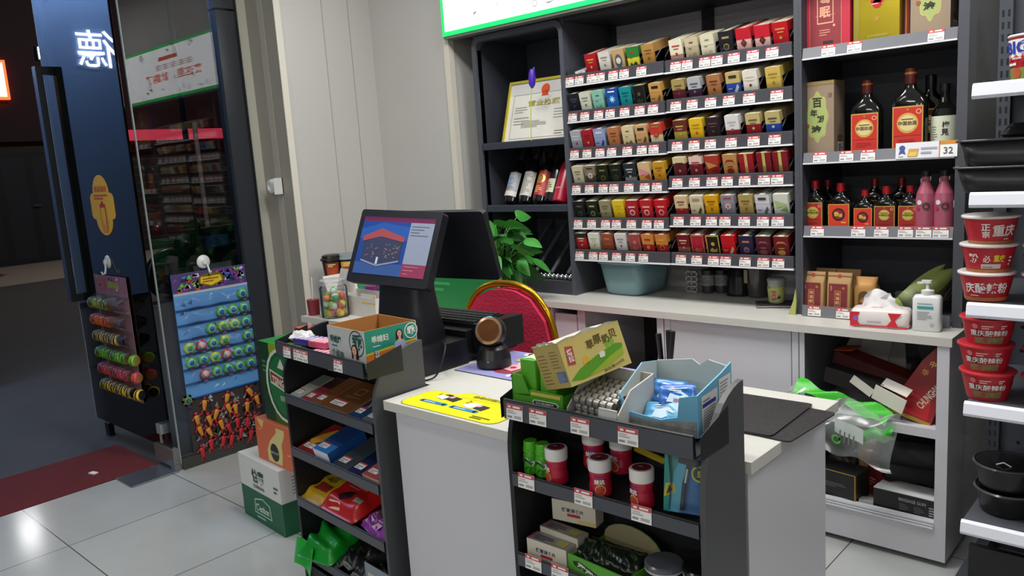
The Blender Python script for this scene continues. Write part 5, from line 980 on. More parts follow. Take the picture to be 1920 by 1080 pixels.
# cartoon desk mat
mb = MB(); f = mb.box(-1.752, 1.6, .7605, -1.24, 1.866, .763, C('#2a2838', .6), top=C('#8d8cc0', .55))['top']
mb.D(f, .3, .3, .2, C('#8a2a44', .6), 1, ry=.16); mb.D(f, .33, .62, .16, C('#d8b8a8', .6), 1); mb.D(f, .3, .84, .22, C('#3a5aa8', .6), 2, ry=.12); mb.P(f, [(.22, .3), (.34, .26), (.36, .48), (.25, .5)], C('#e0a8b0', .6), 3); mb.D(f, .3, .38, .04, RED, 4); mb.D(f, .22, .68, .06, C('#c8a878', .6), 3); mb.D(f, .12, .35, .03, C('#c03a8a', .6), 2)
for u, v, r in ((.42, .12, .05), (.48, .2, .04), (.2, .92, .06), (.4, .9, .05), (.6, .4, .05), (.75, .7, .06), (.85, .25, .05)):
    for k in range(3): mb.D(f, u+.025*(k-1), v+.02*(k % 2), r, C('#d8d8ea', .6), 2, seg=10)
mb.D(f, .62, .75, .16, C('#5a72b8', .6), 1); mb.D(f, .72, .3, .14, C('#c8a0b8', .6), 1)
single(mb, 'desk_mat', 'lilac desk mat with cartoon print under the scanner', 'mat')
# scanner
sc = thing('barcode_scanner', 'black ball-shaped barcode scanner with copper mirror window and blue light', 'scanner', (-1.668, 1.69, .7635), rad(28))
mb = MB(); mb.lathe([(.0001, 0), (.05, 0), (.054, .006), (.053, .03), (.044, .058), (.034, .068), (.0001, .07)], C('#141416', .35), 32); f = cylF(.0545, .02, .035, a0=-PI/2-.25, a1=-PI/2+.25); mb.lines(f, .3, .3, .7, .7, 1, GREYT, 2, .8); mb.build('base', sc)
mb = MB(); mb.at(0, 0, .108, 0, rad(72)); mb.lathe([(.0001, -.042), (.02, -.04), (.04, -.025), (.047, 0), (.046, .02), (.04, .034), (.038, .036)], C('#161618', .3), 32); mb.build('head', sc)
mb = MB(); mb.at(0, 0, .108, 0, rad(72)); mb.lathe([(.041, .032), (.042, .037), (.034, .04), (.033, .036)], C('#a08468', .25, .7), 32); mb.lathe([(.0001, .034), (.034, .036)], C('#8a5a38', .06, .9), 32); mb.build('mirror_window', sc)
mb = MB(); mb.at(0, -.018, .153, 0, rad(28)); mb.loft([(0, .012, .006, 2), (.004, .011, .005, 2)], C('#3aa0f0', .3, emit=3.), 16); mb.build('status_light', sc)
# till: drawer, printer, keyboard, terminal
BK = C('#131316', .35); NAVY = C('#15171f', .4)
mb = MB(); mb.box(-2.135, 1.475, 0, -1.775, 1.685, .08, BK); mb.box(-2.13, 1.472, .004, -1.78, 1.475, .07, C('#1a1a1d', .3)); o = single(mb, 'cash_drawer', 'black cash drawer box under the till terminal', 'cash drawer', (0, 0, .7605), 0, None, .003)
pr = thing('receipt_box', 'black box carrying a keyboard behind the scanner', 'box', (0, 0, .7605))
mb = MB(); mb.box(-2.16, 1.69, 0, -1.785, 1.925, .1, BK); mb.build('case', pr, .003)
mb = MB(); mb.box(-1.784, 1.72, .02, -1.742, 1.915, .118, BK); mb.build('side_case', pr, .003)
kb = thing('keyboard', 'black low keyboard resting on the box behind the scanner', 'keyboard', (-1.975, 1.80, .8615), rad(2))
mb = MB(); mb.prism([(-.07, 0), (.07, 0), (.07, .02), (-.07, .012)], -.185, .185, BK, 'x'); mb.build('case', kb)
mb = MB(); KC = C('#26262a', .4)
for i in range(15):
    for j in range(5):
        x, y = -.175+.0235*i, -.062+.026*j; z = .012+.008*(y+.07)/.14; mb.box(x, y, z, x+.02, y+.022, z+.006, KC)
mb.build('keys', kb)
tm = thing('till_terminal', 'black touchscreen till terminal showing a shop picture, with second screen behind', 'till', (-1.945, 1.60, .841))
mb = MB(); mb.at(0, 0, 0, .15); mb.loft([(0, .105, .075, 5), (.02, .103, .072, 5), (.08, .095, .06, 5), (.16, .088, .05, 5), (.24, .085, .045, 5)], NAVY, 40); mb.build('column', tm)
RM = Matrix.Translation((-2.123+1.945, 1.5-1.60, 1.038-.841)) @ Matrix.Rotation(.15, 4, 'Z') @ Matrix.Rotation(.048, 4, 'Y') @ Matrix.Rotation(-.414, 4, 'X')
mb = MB(); mb.T = RM; w_, h_ = .333, .236
mb.rbox(-.002, 0, -.004, w_+.002, .03, h_+.004, NAVY, .01, 'y'); mb.rbox(.09, .03, .03, .24, .06, .2, NAVY, .02, 'y'); mb.build('screen_case', tm)
def sm(hx, e=.15): return C(hx, .25, emit=e)
mb = MB(); mb.T = RM; f = F((.018, -.0006, .026), (1, 0, 0), (0, 0, 1), w_-.036, h_-.046)
mb.R(f, 0, 0, 1, 1, sm('#24448c')); mb.R(f, 0, .92, 1, 1, sm('#8c3450')); mb.P(f, [(.68, .22), (1, .22), (1, .92), (.68, .92)], sm('#8a93a8'), 2); mb.R(f, .68, 0, 1, .22, sm('#8a3a58'), 2)
mb.R(f, 0, 0, .68, .2, sm('#3a568f'), 2); mb.P(f, [(.0, .78), (.3, .9), (.68, .84), (.68, .6), (0, .6)], sm('#2c55a0'), 2)
mb.P(f, [(.08, .22), (.32, .14), (.62, .24), (.62, .6), (.32, .66), (.08, .56)], sm('#3a3f58'), 3); mb.P(f, [(.05, .56), (.3, .66), (.64, .58), (.64, .66), (.3, .8), (.05, .65)], sm('#9a4a50'), 4)
mb.P(f, [(.08, .22), (.32, .14), (.62, .24), (.62, .27), (.32, .17), (.08, .25)], sm('#7d8aa8'), 4); r5 = random.Random(6)
for k in range(34):
    u = r5.choice([r5.uniform(.11, .28), r5.uniform(.37, .58)]); v = r5.uniform(.28, .52); mb.R(f, u, v, u+.02, v+.02, sm('#6a6a80' if k % 2 else '#8a6a70'), 4)
mb.R(f, .3, .18, .33, .3, sm('#b8c0d8'), 5)
for k in range(4): mb.R(f, .7, .85-.05*k, .7+.06*(4-k % 3), .862-.05*k, sm('#5a6278'), 3)
for k in range(3): mb.R(f, .71, .17-.06*k, .9-.06*k, .18-.06*k, sm('#b88090'), 3)
mb.build('screen', tm, 0, 'lit screen with blue shop picture and grey order panel')
mb = MB(); mb.T = Matrix.Translation((-.11, .15, .17)) @ Matrix.Rotation(.15, 4, 'Z') @ Matrix.Rotation(.3, 4, 'X'); mb.rbox(0, 0, 0, .335, .02, .235, NAVY, .012, 'y'); mb.build('customer_screen', tm)
# cable
mb = MB(); pts = [(-1.80, 1.60, .845), (-1.74, 1.56, .85), (-1.72, 1.53, .82), (-1.722, 1.50, .775), (-1.735, 1.475, .764), (-1.76, 1.463, .764)]
def smooth(P, n=6):
    P = [Vector(p) for p in P]; Q = []
    for i in range(len(P)-1):
        a, b, c, d = P[max(i-1, 0)], P[i], P[i+1], P[min(i+2, len(P)-1)]
        for k in range(n): t = k/n; Q.append(.5*((2*b)+(c-a)*t+(2*a-5*b+4*c-d)*t*t+(3*b-a-3*c+d)*t**3))
    return Q+[P[-1]]
mb.tube(smooth(pts), .0028, BLK2, 6); single(mb, 'power_cable', 'thin black cable hanging from the till over the cash drawer corner', 'cable')
# pens
p = AZ(1302, 694, .76); pc = thing('pen_cup', 'short black pen cup behind the blue open carton', 'pen cup', (-1.125, 1.80, .7605))
mb = MB(); mb.lathe([(.0001, .001), (.026, .001), (.028, .06), (.026, .06), (.024, .004), (.0001, .004)], BLACK, 20); mb.build('cup', pc)
for k, (a, b) in enumerate((((-.01, 0, .01), (-.02, 0, .135)), ((.008, .005, .01), (.006, .01, .145)), ((.012, -.006, .01), (.024, 0, .146)))):
    mb = MB(); mb.tube([a, b], [.006, .0085], BLACK, 10); single(mb, 'pen', ['black pen leaning left in the pen cup', 'black pen standing upright at the back of the pen cup', 'black pen leaning right in the pen cup'][k], 'pen', (-1.125, 1.80, .7605))
# red banquet chair
ch = thing('banquet_chair', 'red banquet chair with gold tube frame behind the till desk', 'chair', (-2.005, 2.12, 0), rad(4))
GT_ = C('#c8921e', .2, .85); RF = C('#c82448', .85, noise=.12, nscale=90, bump=.3)
def hoop(w, z0, z1, r):
    P = [(-w, z0)]
    for k in range(11): t = PI-PI*k/10; P.append((w*.98*math.cos(t)*(1 if abs(math.cos(t)) > .0 else 1), z1-r+r*math.sin(t)))
    return P + [(w, z0)]
hp = [(-.225, .5), (-.222, .7), (-.195, .82), (-.13, .9), (-.06, .928), (0, .933), (.06, .928), (.13, .9), (.195, .82), (.222, .7), (.225, .5)]
mb = MB(); mb.tube(smooth([(x, 0, z) for x, z in [(-.2, .46)]+hp+[(.2, .46)]], 4), .0125, GT_, 10)
for s in (-1, 1): mb.tube([(s*.2, 0, .46), (s*.2, .05, .0)], .012, GT_, 8); mb.tube([(s*.2, -.4, .44), (s*.2, -.42, .0)], .012, GT_, 8); mb.tube([(s*.2, 0, .44), (s*.2, -.4, .44)], .012, GT_, 8)
mb.build('frame', ch)
mb = MB(); ins = [(x*.95, .5+(z-.5)*.97-.006) for x, z in hp]; mb.prism(ins, -.022, .022, RF, 'y')
r6 = random.Random(3)
for k in range(60): u, v = r6.uniform(-.19, .19), r6.uniform(.52, .86); mb.box(u-.0015, -.0226, v-.0015, u+.0015, -.022, v+.0015, C('#d8a0a0', .6))
mb.build('backrest', ch); mb = MB(); mb.rbox(-.2, -.41, .44, .2, .01, .5, RF, .04); mb.build('seat', ch)
ch.rotation_euler = (0, 0, rad(184))
# ================================================================ BEHIND THE TILL, ON THE SIDE WORKTOP
def carton(mb, w, d, h, out, inn, t=.003, front=None, right=None):
    f = {}
    f['front'] = mb.box(0, 0, 0, w, t, h, out, back=inn, top=inn)['front']; f['back'] = mb.box(0, d-t, 0, w, d, h, out, front=inn, top=inn)['back']
    f['left'] = mb.box(0, t, 0, t, d-t, h, out, right=inn, top=inn)['left']; f['right'] = mb.box(w-t, t, 0, w, d-t, h, out, left=inn, top=inn)['right']
    mb.box(t, t, 0, w-t, d-t, t, inn); return f
SWZ = .7605
p = AY(639, 531, 2.2); GCZ = p.z; mb = MB(); f = mb.box(0, 0, 0, .5, .16, GCZ-SWZ, C('#1b8a4a', .45), left=C('#b8b8b0', .5))['front']
mb.R(f, 0, 0, .17, 1, C('#b9bbb2', .5)); mb.R(f, .06, .62, .11, .82, C('#6a3a1c', .5), 2); mb.R(f, .07, .67, .1, .77, C('#c9a060', .5), 3); mb.P(f, [(.27, 0), (.48, 0), (.48, 1), (.25, 1)], C('#1f9a7c', .45)); single(mb, 'drink_carton', 'long green carton with grey end behind the till terminal', 'carton', (p.x+.03, 2.2, SWZ), rad(-2))
p = AY(905, 500, 2.2); mb = MB(); f = mb.box(-.3, 0, 0, 0, .11, .26, C('#157a3c', .45))['front']; mb.lines(f, .1, .4, .5, .6, 2, C('#3f9a5c', .5)); single(mb, 'drink_carton', 'dark green carton between the till screen and the red chair', 'carton', (p.x-.03, 2.2, SWZ), rad(3))
wc = thing('open_carton', 'white torn open carton with flaps left behind the candy jar', 'carton', (-3.0, 2.035, SWZ), rad(-4))
mb = MB(); WT_ = C('#c9c6c2', .55); f = carton(mb, .34, .13, .085, WT_, C('#bdbab4', .6)); mb.P(f['right'], [(0, 0), (1, 0), (1, .7)], YEL); mb.build('body', wc)
mb = MB(); mb.at(.04, 0, .1, 0, rad(-12)); mb.prism([(0, 0), (.15, 0), (.13, .1), (.02, .1)], 0, .003, WT_, 'y'); mb.at(.0, .0, .0, 0, 0, rad(-24)); mb.box(-.002, .0, 0, .001, .16, .17, C('#d0cdc8', .55)); mb.at(.25, .0, .06, 0, rad(-6)); f = mb.box(-.02, 0, 0, .09, .003, .04, WT_)['front']; mb.P(f, [(.0, 0), (1, 0), (1, .85)], C('#d8a81c', .5)); mb.build('flap', wc)
jp = AY(622, 600, 1.9); cj2 = thing('candy_jar', 'clear jar of colourful egg candies in front of the white torn carton', 'jar', (-2.885, 1.965, SWZ))
mb = MB(); mb.lathe([(.0001, .001), (.055, .001), (.06, .006), (.06, .13), (.052, .142), (.05, .142), (.057, .128), (.057, .01), (.0001, .006)], CLEAR, 32); mb.build('jar', cj2)
mb = MB(); mb.lathe([(.052, .14), (.057, .142), (.057, .162), (.054, .165), (.0001, .165)], glassy('jar_lid', (.85, .87, .88), 1.45, .15, .25), 32); mb.build('lid', cj2)
r7 = random.Random(8); cols = [C('#d8d020', .35), C('#e08a2c', .35), C('#3f9a5c', .35), C('#c8e0d0', .35), C('#b0c830', .35), C('#d8564a', .35)]; egg = []
for k in range(16):
    mb = MB(); mb.lathe([(max(.016*math.sin(PI*j/10), 1e-5), -.02*math.cos(PI*j/10)) for j in range(11)], cols[k % 6], 14, mats=[cols[k % 6]]*5+[cols[(k+1) % 6]]*5); a = 2*PI*k/5+.4*(k//5); lay = k//5
    rr = .036 if k % 5 or lay == 3 else .034
    o = mb.build('egg_candy'); o.location = (-2.885+rr*math.cos(a), 1.965+rr*math.sin(a), SWZ+.022+.034*lay) if lay < 3 else (-2.885, 1.965, SWZ+.115); o.rotation_euler = (r7.uniform(.6, 1.4), 0, r7.uniform(0, 6)); tag(o, 'colourful egg candy inside the clear jar', 'candy', 'egg candies in the clear jar')
def nood(label, p, lidc, labc, tilt, gold=False):
    t = thing('noodle_cup', label, 'noodle cup', p, rad(50), 'noodle cups on the green carton', 0, tilt)
    mb = MB(); mb.lathe([(.0001, 0), (.04, 0), (.042, .003), (.052, .1), (.0001, .1)], C('#141212', .35), 28); mb.build('cup', t)
    mb = MB(); mb.lathe([(.053, .098), (.06, .1), (.059, .106), (.052, .11), (.05, .122), (.04, .126), (.0001, .127)], lidc, 28); mb.build('lid', t)
    mb = MB(); f = cylF(.0423, .005, .09, r1=.0512, a0=-PI+.9, a1=-.9); mb.R(f, 0, 0, 1, 1, labc); mb.R(f, .1, .1, .9, .7, C('#b04a20', .5, noise=.5, nscale=40), 2); mb.lines(f, .2, .75, .8, .95, 2, C('#e8c890', .5), 2, .6); mb.build('label', t)
p = AY(627, 527, 2.26); nood('black noodle cup with orange picture on the left of the green carton', (p.x, 2.26, GCZ+.001), C('#171515', .3), C('#8a3418', .5), 0)
p = AY(672, 520, 2.22); t_ = AY(672, 520, 2.24); nood('taller noodle cup with grey lid and golden label against the till screen', (AY(654, 507, 2.32).x, 2.32, GCZ+.001), C('#7d8a90', .35), C('#d8a83c', .45), 0)
mb = MB(); mb.rbox(-.03, -.02, 0, .03, .02, .1, C('#8a2a7c', .4), .008); p = AY(600, 535, 2.0); single(mb, 'purple_pack', 'purple pack half hidden behind the white torn carton', 'pack', (-2.9, 2.185, SWZ), .2)
mb = MB(); mb.lathe([(.0001, 0), (.025, 0), (.028, .07), (.0001, .07)], C('#7d2a34', .4), 18); mb.tube([(0, 0, .07), (.008, 0, .17)], .002, WHITE, 5); p = AY(568, 620, 1.95); single(mb, 'straw_cup', 'small maroon cup with white straw left of the white torn carton', 'cup', (-3.02, 1.945, SWZ))
# boxes stacked on the floor
wb = thing('water_carton', 'white and green water carton on the floor, lowest of the stack by the door', 'carton', (-3.0, 1.497, 0.0005), rad(-4))
mb = MB(); WW = C('#cfcfca', .5); GG = C('#0f5a3a', .5); fr = mb.box(0, 0, 0, .35, .25, .27, WW)
for n in ('front', 'right', 'left', 'back'): mb.R(fr[n], 0, 0, 1, .5, GG)
f = fr['front']; mb.X(f, '怡寶', .47, .74, .22, C('#14382c', .5), 2, w=.3, bold=.03); mb.X(f, '饮用纯净水', .47, .575, .06, C('#14382c', .5), 3, w=.28); mb.lines(f, .84, .62, .95, .75, 2, C('#3a5a4c', .5), 2)
mb.P(f, [(.3, .14), (.72, .14), (.7, .36), (.52, .42), (.32, .36)], C('#a8c8b4', .5), 2); mb.P(f, [(.32, .16), (.7, .16), (.68, .345), (.52, .4), (.34, .345)], GG, 3); mb.X(f, "C'estbon", .51, .25, .12, C('#c8e0d0', .5), 5, w=.32, bold=.02); mb.lines(f, .34, .08, .68, .12, 1, C('#a8c8b4', .5), 2)
g = fr['right']; mb.X(g, '怡寶', .6, .4, .14, C('#d8e4dc', .5), 3, bold=.02); mb.lines(g, .2, .6, .85, .9, 6, C('#8a8c88', .5), 2, .4)
mb.box(.0, .122, .2702, .35, .128, .2706, C('#b8b4a8', .4)); mb.build('box', wb)
ob = thing('drink_carton', 'orange carton with pale bottle drawing, middle of the stack by the door', 'carton', (-2.86, 1.515, .2715), rad(-3))
mb = MB(); OO = C('#c8623a', .5); fr = mb.box(0, 0, 0, .31, .2, .168, OO, top=C('#c06a44', .5)); f = fr['front']; BTL = C('#d0c07a', .5)
mb.P(f, [(.28, .04), (.62, .04), (.66, .3), (.66, .55), (.74, .78), (.76, .93), (.55, .93), (.54, .8), (.36, .55), (.27, .3)], BTL); mb.D(f, .46, .3, .2, C('#1a1a1a', .5), 2, ry=.22); mb.X(f, 'NESCAFÉ', .46, .3, .07, C('#c8b890', .5), 4, w=.2); mb.P(f, [(.05, 1), (.25, 1), (.18, .78)], C('#d8b070', .5)); mb.lines(f, .08, .74, .2, .8, 1, C('#e0a080', .5), 2); mb.lines(f, .78, .35, .92, .42, 1, C('#e0a080', .5), 2)
mb.build('box', ob)
bb = thing('beer_carton', 'green beer carton with oval label, topmost of the stack by the door', 'carton', (-2.80, 1.535, .4405), rad(-3))
mb = MB(); DG = C('#0d3a20', .45); fr = mb.box(0, 0, 0, .26, .18, .315, DG, top=C('#1d7a34', .45)); f = fr['front']
mb.R(f, .32, 0, 1, 1, C('#8a9a1c', .45)); mb.R(f, .32, .0, 1, .3, C('#3a5a1c', .45), 2); mb.D(f, .66, .5, .42, C('#c8cdb8', .45), 3, ry=.46); mb.D(f, .66, .5, .37, C('#12502c', .45), 4, ry=.42); mb.D(f, .66, .5, .33, C('#1a6a34', .45), 5, ry=.37)
mb.P(f, [(.3, .5), (1, .38), (1, .56), (.3, .68)], C('#c8cdb8', .45), 6); mb.P(f, [(.32, .525), (1, .405), (1, .54), (.32, .655)], C('#8a2a2a', .45), 7); mb.X(f, 'TSINGTAO', .66, .53, .1, C('#d8d8c0', .45), 9, w=.6, rot=rad(-7), bold=.03); mb.P(f, [(.55, .72), (.66, .84), (.77, .7)], C('#c8cdb8', .5), 6); mb.X(f, 'BEER', .66, .34, .06, C('#b0c0a0', .5), 6); mb.lines(f, .08, .62, .2, .8, 3, C('#3a7a4c', .5), 2)
mb.build('box', bb)
mb = MB(); f = mb.box(0, 0, 0, .2, .06, .32, C('#a81c28', .5), top=C('#c05a48', .5))['front']; mb.XV(f, '啤酒', .1, .2, .14, C('#d8b0a8', .5), 2); single(mb, 'red_carton', 'slim red carton standing behind the green beer carton', 'carton', (-2.86, 1.74, .4405), rad(-3))
# ================================================================ BLACK SNACK RACKS
RK = C('#1a1b1f', .45); RKO = C('#4a4b4e', .45, noise=.05, nscale=20); RLIP = C('#4b4d54', .35, .15)
def rack(label, org, rz, w, zs, D, ztop, arc0, tags):
    t = thing('snack_rack', label, 'display rack', org, rz)
    prof = [(0, 0), (D, 0), (D, ztop)]
    for k in range(13): a = PI/2*k/12; prof.append((D-D*math.sin(a), arc0+(ztop-arc0)*math.cos(a)))
    for x0, x1 in ((0, .012), (-w-.012, -w)):
        mb = MB(); mb.prism(prof, x0, x1, RKO if x0 == 0 else RK, 'x'); mb.build('side_panel', t)
    mb = MB(); mb.box(-w, D-.008, 0, 0, D, zs[0]+.06, RK); mb.build('back_panel', t)
    mb = MB(); mb.box(-w, .01, 0, 0, .02, .1, RK); mb.build('plinth', t)
    for i, z in enumerate(zs):
        mb = MB(); top = i == 0; y0 = -.012 if top else .0; lh = .046 if top else .032
        mb.prism([(y0+.004, z), (y0-.004, z+lh), (y0-.001, z+lh+.002), (y0+.008, z+.004), (D-.009, z+(.012 if top else .05)), (D-.009, z+(.008 if top else .046)), (y0+.01, z)], -w+.001, -.001, RK, 'x')
        mb.box(-w+.001, y0-.0045, z+.002, -.001, y0+.004, z+lh-.002, RLIP, right=RK, left=RK, top=RK)
        if top:
            for x in (-w-.0125, .0115): mb.prism([(y0, z), (D*.6, z+.0), (D*.6, z+.075), (y0, z+lh)], min(x, x+.001), max(x, x+.001), RK, 'x')
        s = mb.build('tray' if top else 'shelf', t)
        price_tags(s, [-w+x for x in tags[i]], y0-.0062, z+.004, rad(-3), 1.0)
    return t
LO, LR, LW_, LD = Vector((-1.728, 1.262, 0)), rad(-4.2), .5, .178
LZS = [.823, .662, .484, .313, .13]
rack('tall black snack rack at the till, in front of the stacked cartons', LO, LR, LW_, LZS, LD, .897, .735, ([.05, .115, .155, .35], [], [], [], []))
RO, RR_, RW, RD = Vector((-.706, 1.228, 0)), rad(1.2), .462, .165
RZS = [.826, .666, .474, .285, .1]
rack('black snack rack at the right part of the till desk with gum jars', RO, RR_, RW, RZS, RD, .935, .74, ([.01, .075, .185, .3], [.02, .175, .315], [.025, .1, .3], [], []))
def on(o, r, x, y, z): v = Matrix.Rotation(r, 3, 'Z') @ Vector((x, y, 0)); return (o.x+v.x, o.y+v.y, z)
lg = lambda x, y, z: on(LO, LR, x, y, z)
rg = lambda x, y, z: on(RO, RR_, x, y, z)
INC = math.atan2(.042, LD-.02)
# ---- left rack, top tray
zt = LZS[0]+.0125
bx = thing('open_box', 'open snack box with a woman and white circled character on its green side', 'box', lg(-.205, .004, zt), LR)
mb = MB(); BXW = C('#b9bcba', .5); KI = C('#a8763c', .7); f = carton(mb, .19, .178, .115, BXW, KI)
TL = C('#1c8a76', .5); DT_ = C('#20504a', .5); g = f['front']
def lady(mb, g, u, v, s, lv):
    HR = C('#1d1a1c', .6); SK = C('#d8a890', .6); a = g.h/g.w
    mb.D(g, u, v, .2*s, HR, lv); mb.P(g, [(u-.2*s*a, v), (u+.2*s*a, v), (u+.21*s*a, v-.3*s), (u-.21*s*a, v-.3*s)], HR, lv)
    mb.P(g, [(u-.36*s*a, v-.72*s), (u+.36*s*a, v-.72*s), (u+.3*s*a, v-.4*s), (u+.1*s*a, v-.3*s), (u-.1*s*a, v-.3*s), (u-.3*s*a, v-.4*s)], C('#9fb0d0', .6), lv+1)
    mb.P(g, [(u-.08*s*a, v-.45*s), (u+.08*s*a, v-.45*s), (u+.07*s*a, v-.15*s), (u-.07*s*a, v-.15*s)], SK, lv+2); mb.D(g, u, v-.02*s, .13*s, SK, lv+2, ry=.17*s)
    mb.R(g, u-.07*s*a, v, u-.02*s*a, v+.02*s, HR, lv+3); mb.R(g, u+.02*s*a, v, u+.07*s*a, v+.02*s, HR, lv+3); mb.R(g, u-.035*s*a, v-.1*s, u+.035*s*a, v-.08*s, C('#b04848', .6), lv+3)
mb.D(g, .8, .67, .33, DT_, 1, r0=.9, seg=32); mb.X(g, '乖', .82, .7, .42, DT_, 2, bold=.03); lady(mb, g, .74, .5, .72, 3)
mb.X(g, '乖媳妇', .22, .68, .2, DT_, 2, w=.3, bold=.03); mb.lines(g, .1, .5, .36, .56, 1, DT_, 2); mb.X(g, '小面筋', .26, .33, .18, C('#2a5a54', .5), 2, w=.34, rot=rad(-8)); mb.lines(g, .2, .12, .5, .2, 2, C('#b05a4a', .5), 2, .3)
g = f['right']; mb.R(g, 0, .45, 1, 1, TL); mb.P(g, [(0, 0), (1, 0), (1, .52), (0, .4)], C('#c8702a', .5, noise=.25, nscale=40), 2); mb.P(g, [(0, .4), (1, .52), (1, .57), (0, .45)], C('#c8b83a', .5), 2); mb.P(g, [(0, 0), (.3, 0), (0, .12)], C('#d8c030', .5), 4)
mb.X(g, '乖媳妇', .28, .76, .17, WHITE, 3, w=.32, bold=.02); mb.lines(g, .14, .58, .36, .62, 1, WHITE, 3); mb.D(g, .9, .78, .2, WHITE, 3, r0=.88, seg=28); mb.X(g, '乖', .9, .78, .24, WHITE, 3, bold=.03); lady(mb, g, .66, .78, .5, 3)
mb.XV(g, '豆腐干', .2, .28, .14, C('#181414', .5), 5, .95, .04); mb.XV(g, '豆腐干', .2, .285, .13, WHITE, 7, 1.02, .01)
for k, (u, v) in enumerate(((.5, .2), (.6, .26), (.7, .2), (.85, .36), (.45, .1))): mb.P(g, [(u-.1, v), (u, v-.09), (u+.12, v), (u+.02, v+.09)], C('#d8a050', .5), 3+k)
mb.D(g, .8, .3, .09, C('#d8c83a', .5), 8, r0=.6)
mb.build('box', bx)
for k, (x, y, w, d, a, c, lb) in enumerate(((-.46, .1, .09, .05, 25, 0, 'purple and white candy pack at the back corner of the top tray'), (-.375, .11, .09, .05, 25, 0, 'purple and white candy pack against the back of the top tray'), (-.30, .115, .09, .05, 22, 1, 'green candy pack between the purple packs and the open box'), (-.415, .05, .09, .045, 22, 0, 'purple and white candy pack behind the light green pack'), (-.455, .02, .08, .04, 20, 2, 'light green candy pack at the front left of the top tray'), (-.335, .058, .08, .05, 22, 3, 'pink and white candy pack behind the front pink pack'), (-.285, .022, .095, .055, 22, 3, 'pink and white candy pack beside the open box'))):
    col = [C('#4a2f98', .3), C('#4fa02c', .3), C('#8fbf3a', .3), C('#cf5a78', .3)][c]; mb = MB(); f = mb.box(-w/2, -d/2, 0, w/2, d/2, .018, col)['top']
    st_ = [WHITE, C('#2f7a24', .3), C('#3f6a24', .3), C('#ecd8dc', .4)][c]
    for q in range(4): mb.P(f, [(.08+.24*q, .1), (.18+.24*q, .1), (.24+.24*q, .9), (.13+.24*q, .9)], st_)
    z = zt+.001+(y*.012/LD)+(.0185 if k in (3, 5) else 0)+(.0 if k not in (1, 2) else .0)
    single(mb, 'candy_pack', lb, 'candy', lg(x, y, z), LR+rad(a*.4), 'candy packs in the top tray', .002)
mb = MB(); mb.pillow(.07, .05, .03, C('#cfcfcc', .4), 15, .4); single(mb, 'plastic_wrap', 'crumpled white plastic wrap on the left corner of the top tray', 'wrapper', lg(-.468, .06, zt+.022), .4)
# ---- flat boxes on the sloping shelves
def flat(name, label, cat, i, x, w, d, h, top, side, y=.012, dz=0, deco=None, g=None, front=None):
    mb = MB(); fr = mb.box(-w/2, 0, 0, w/2, d, h, C(side, .45), top=C(top, .4), front=C(front or side, .45)); f = fr['top']
    mb.R(f, .1, .12, .6, .3, TAGW, 1); mb.R(f, .1, .26, .6, .3, TAGR, 2); mb.lines(f, .14, .14, .55, .24, 2, GREYT, 2, .5)
    if deco: deco(mb, fr)
    z = LZS[i]+.0052+math.tan(INC)*(y+0.0)+.001+dz
    return single(mb, name, label, cat, lg(x, y, z), LR, g, .0012, INC)
def framed(c):
    def fn(mb, fr):
        f = fr['top']; mb.R(f, .35, .55, .65, .58, c, 1); mb.R(f, .35, .75, .65, .78, c, 1); mb.R(f, .35, .55, .38, .78, c, 1); mb.R(f, .62, .55, .65, .78, c, 1); mb.lines(f, .2, .42, .8, .5, 2, c, 1, .4)
    return fn
def half(c, v0=.5):
    def fn(mb, fr): mb.R(fr['top'], 0, v0, 1, 1, c, 1)
    return fn
flat('flat_box', 'white-green flat box at the left end of the second rack shelf', 'box', 1, -.455, .065, .13, .022, '#b0b4a8', '#b8c0b0', deco=half(C('#6a7068', .5), .55))
flat('flat_box', 'dark red flat box second from left on the second rack shelf', 'box', 1, -.388, .062, .14, .02, '#9a3a44', '#8a5a3c', deco=half(C('#3a1a1a', .5), .55))
flat('flat_box', 'narrow brown flat box beside the wide brown box', 'box', 1, -.322, .062, .15, .024, '#7a4a28', '#b07a34', deco=framed(C('#9a6a3a', .5)))
flat('flat_box', 'wide brown flat box on the second rack shelf', 'box', 1, -.215, .14, .15, .024, '#6d4426', '#c08a3c', deco=framed(C('#a8784a', .5)))
flat('flat_box', 'blue flat box with gold star right of the wide brown box', 'box', 1, -.108, .062, .15, .022, '#1f3a6a', '#2f6ab8', deco=lambda mb, fr: mb.P(fr['top'], [(.5, .65), (.56, .5), (.7, .48), (.58, .4), (.62, .28), (.5, .36), (.38, .28), (.42, .4), (.3, .48), (.44, .5)], C('#c8a030', .4), 3))
flat('flat_box', 'dark grey flat box at the right end of the second rack shelf', 'box', 1, -.038, .068, .14, .022, '#5a6262', '#3a3e40')
flat('snack_pack', 'red and yellow snack pack at the left of the third rack shelf', 'snack', 2, -.43, .11, .15, .02, '#8a2424', '#a02a20', deco=lambda mb, fr: (mb.P(fr['top'], [(.05, .35), (.3, .2), (.7, .5), (.9, .9), (.5, .85), (.2, .6)], C('#d0a030', .4), 3), mb.D(fr['top'], .75, .2, .1, C('#e0803a', .4), 3)))
flat('flat_box', 'tall blue box standing out on the third rack shelf', 'box', 2, -.32, .09, .14, .05, '#2f7ac0', '#1f56a0', front='#c8d0d8', deco=half(C('#1c3f78', .5), .3))
flat('flat_box', 'grey flat box right of the tall blue box', 'box', 2, -.222, .085, .15, .022, '#3a4248', '#7d868a')
flat('flat_box', 'navy flat box on the third rack shelf', 'box', 2, -.138, .078, .15, .022, '#1a2248', '#2c3a8a', deco=half(C('#15182c', .5), .6))
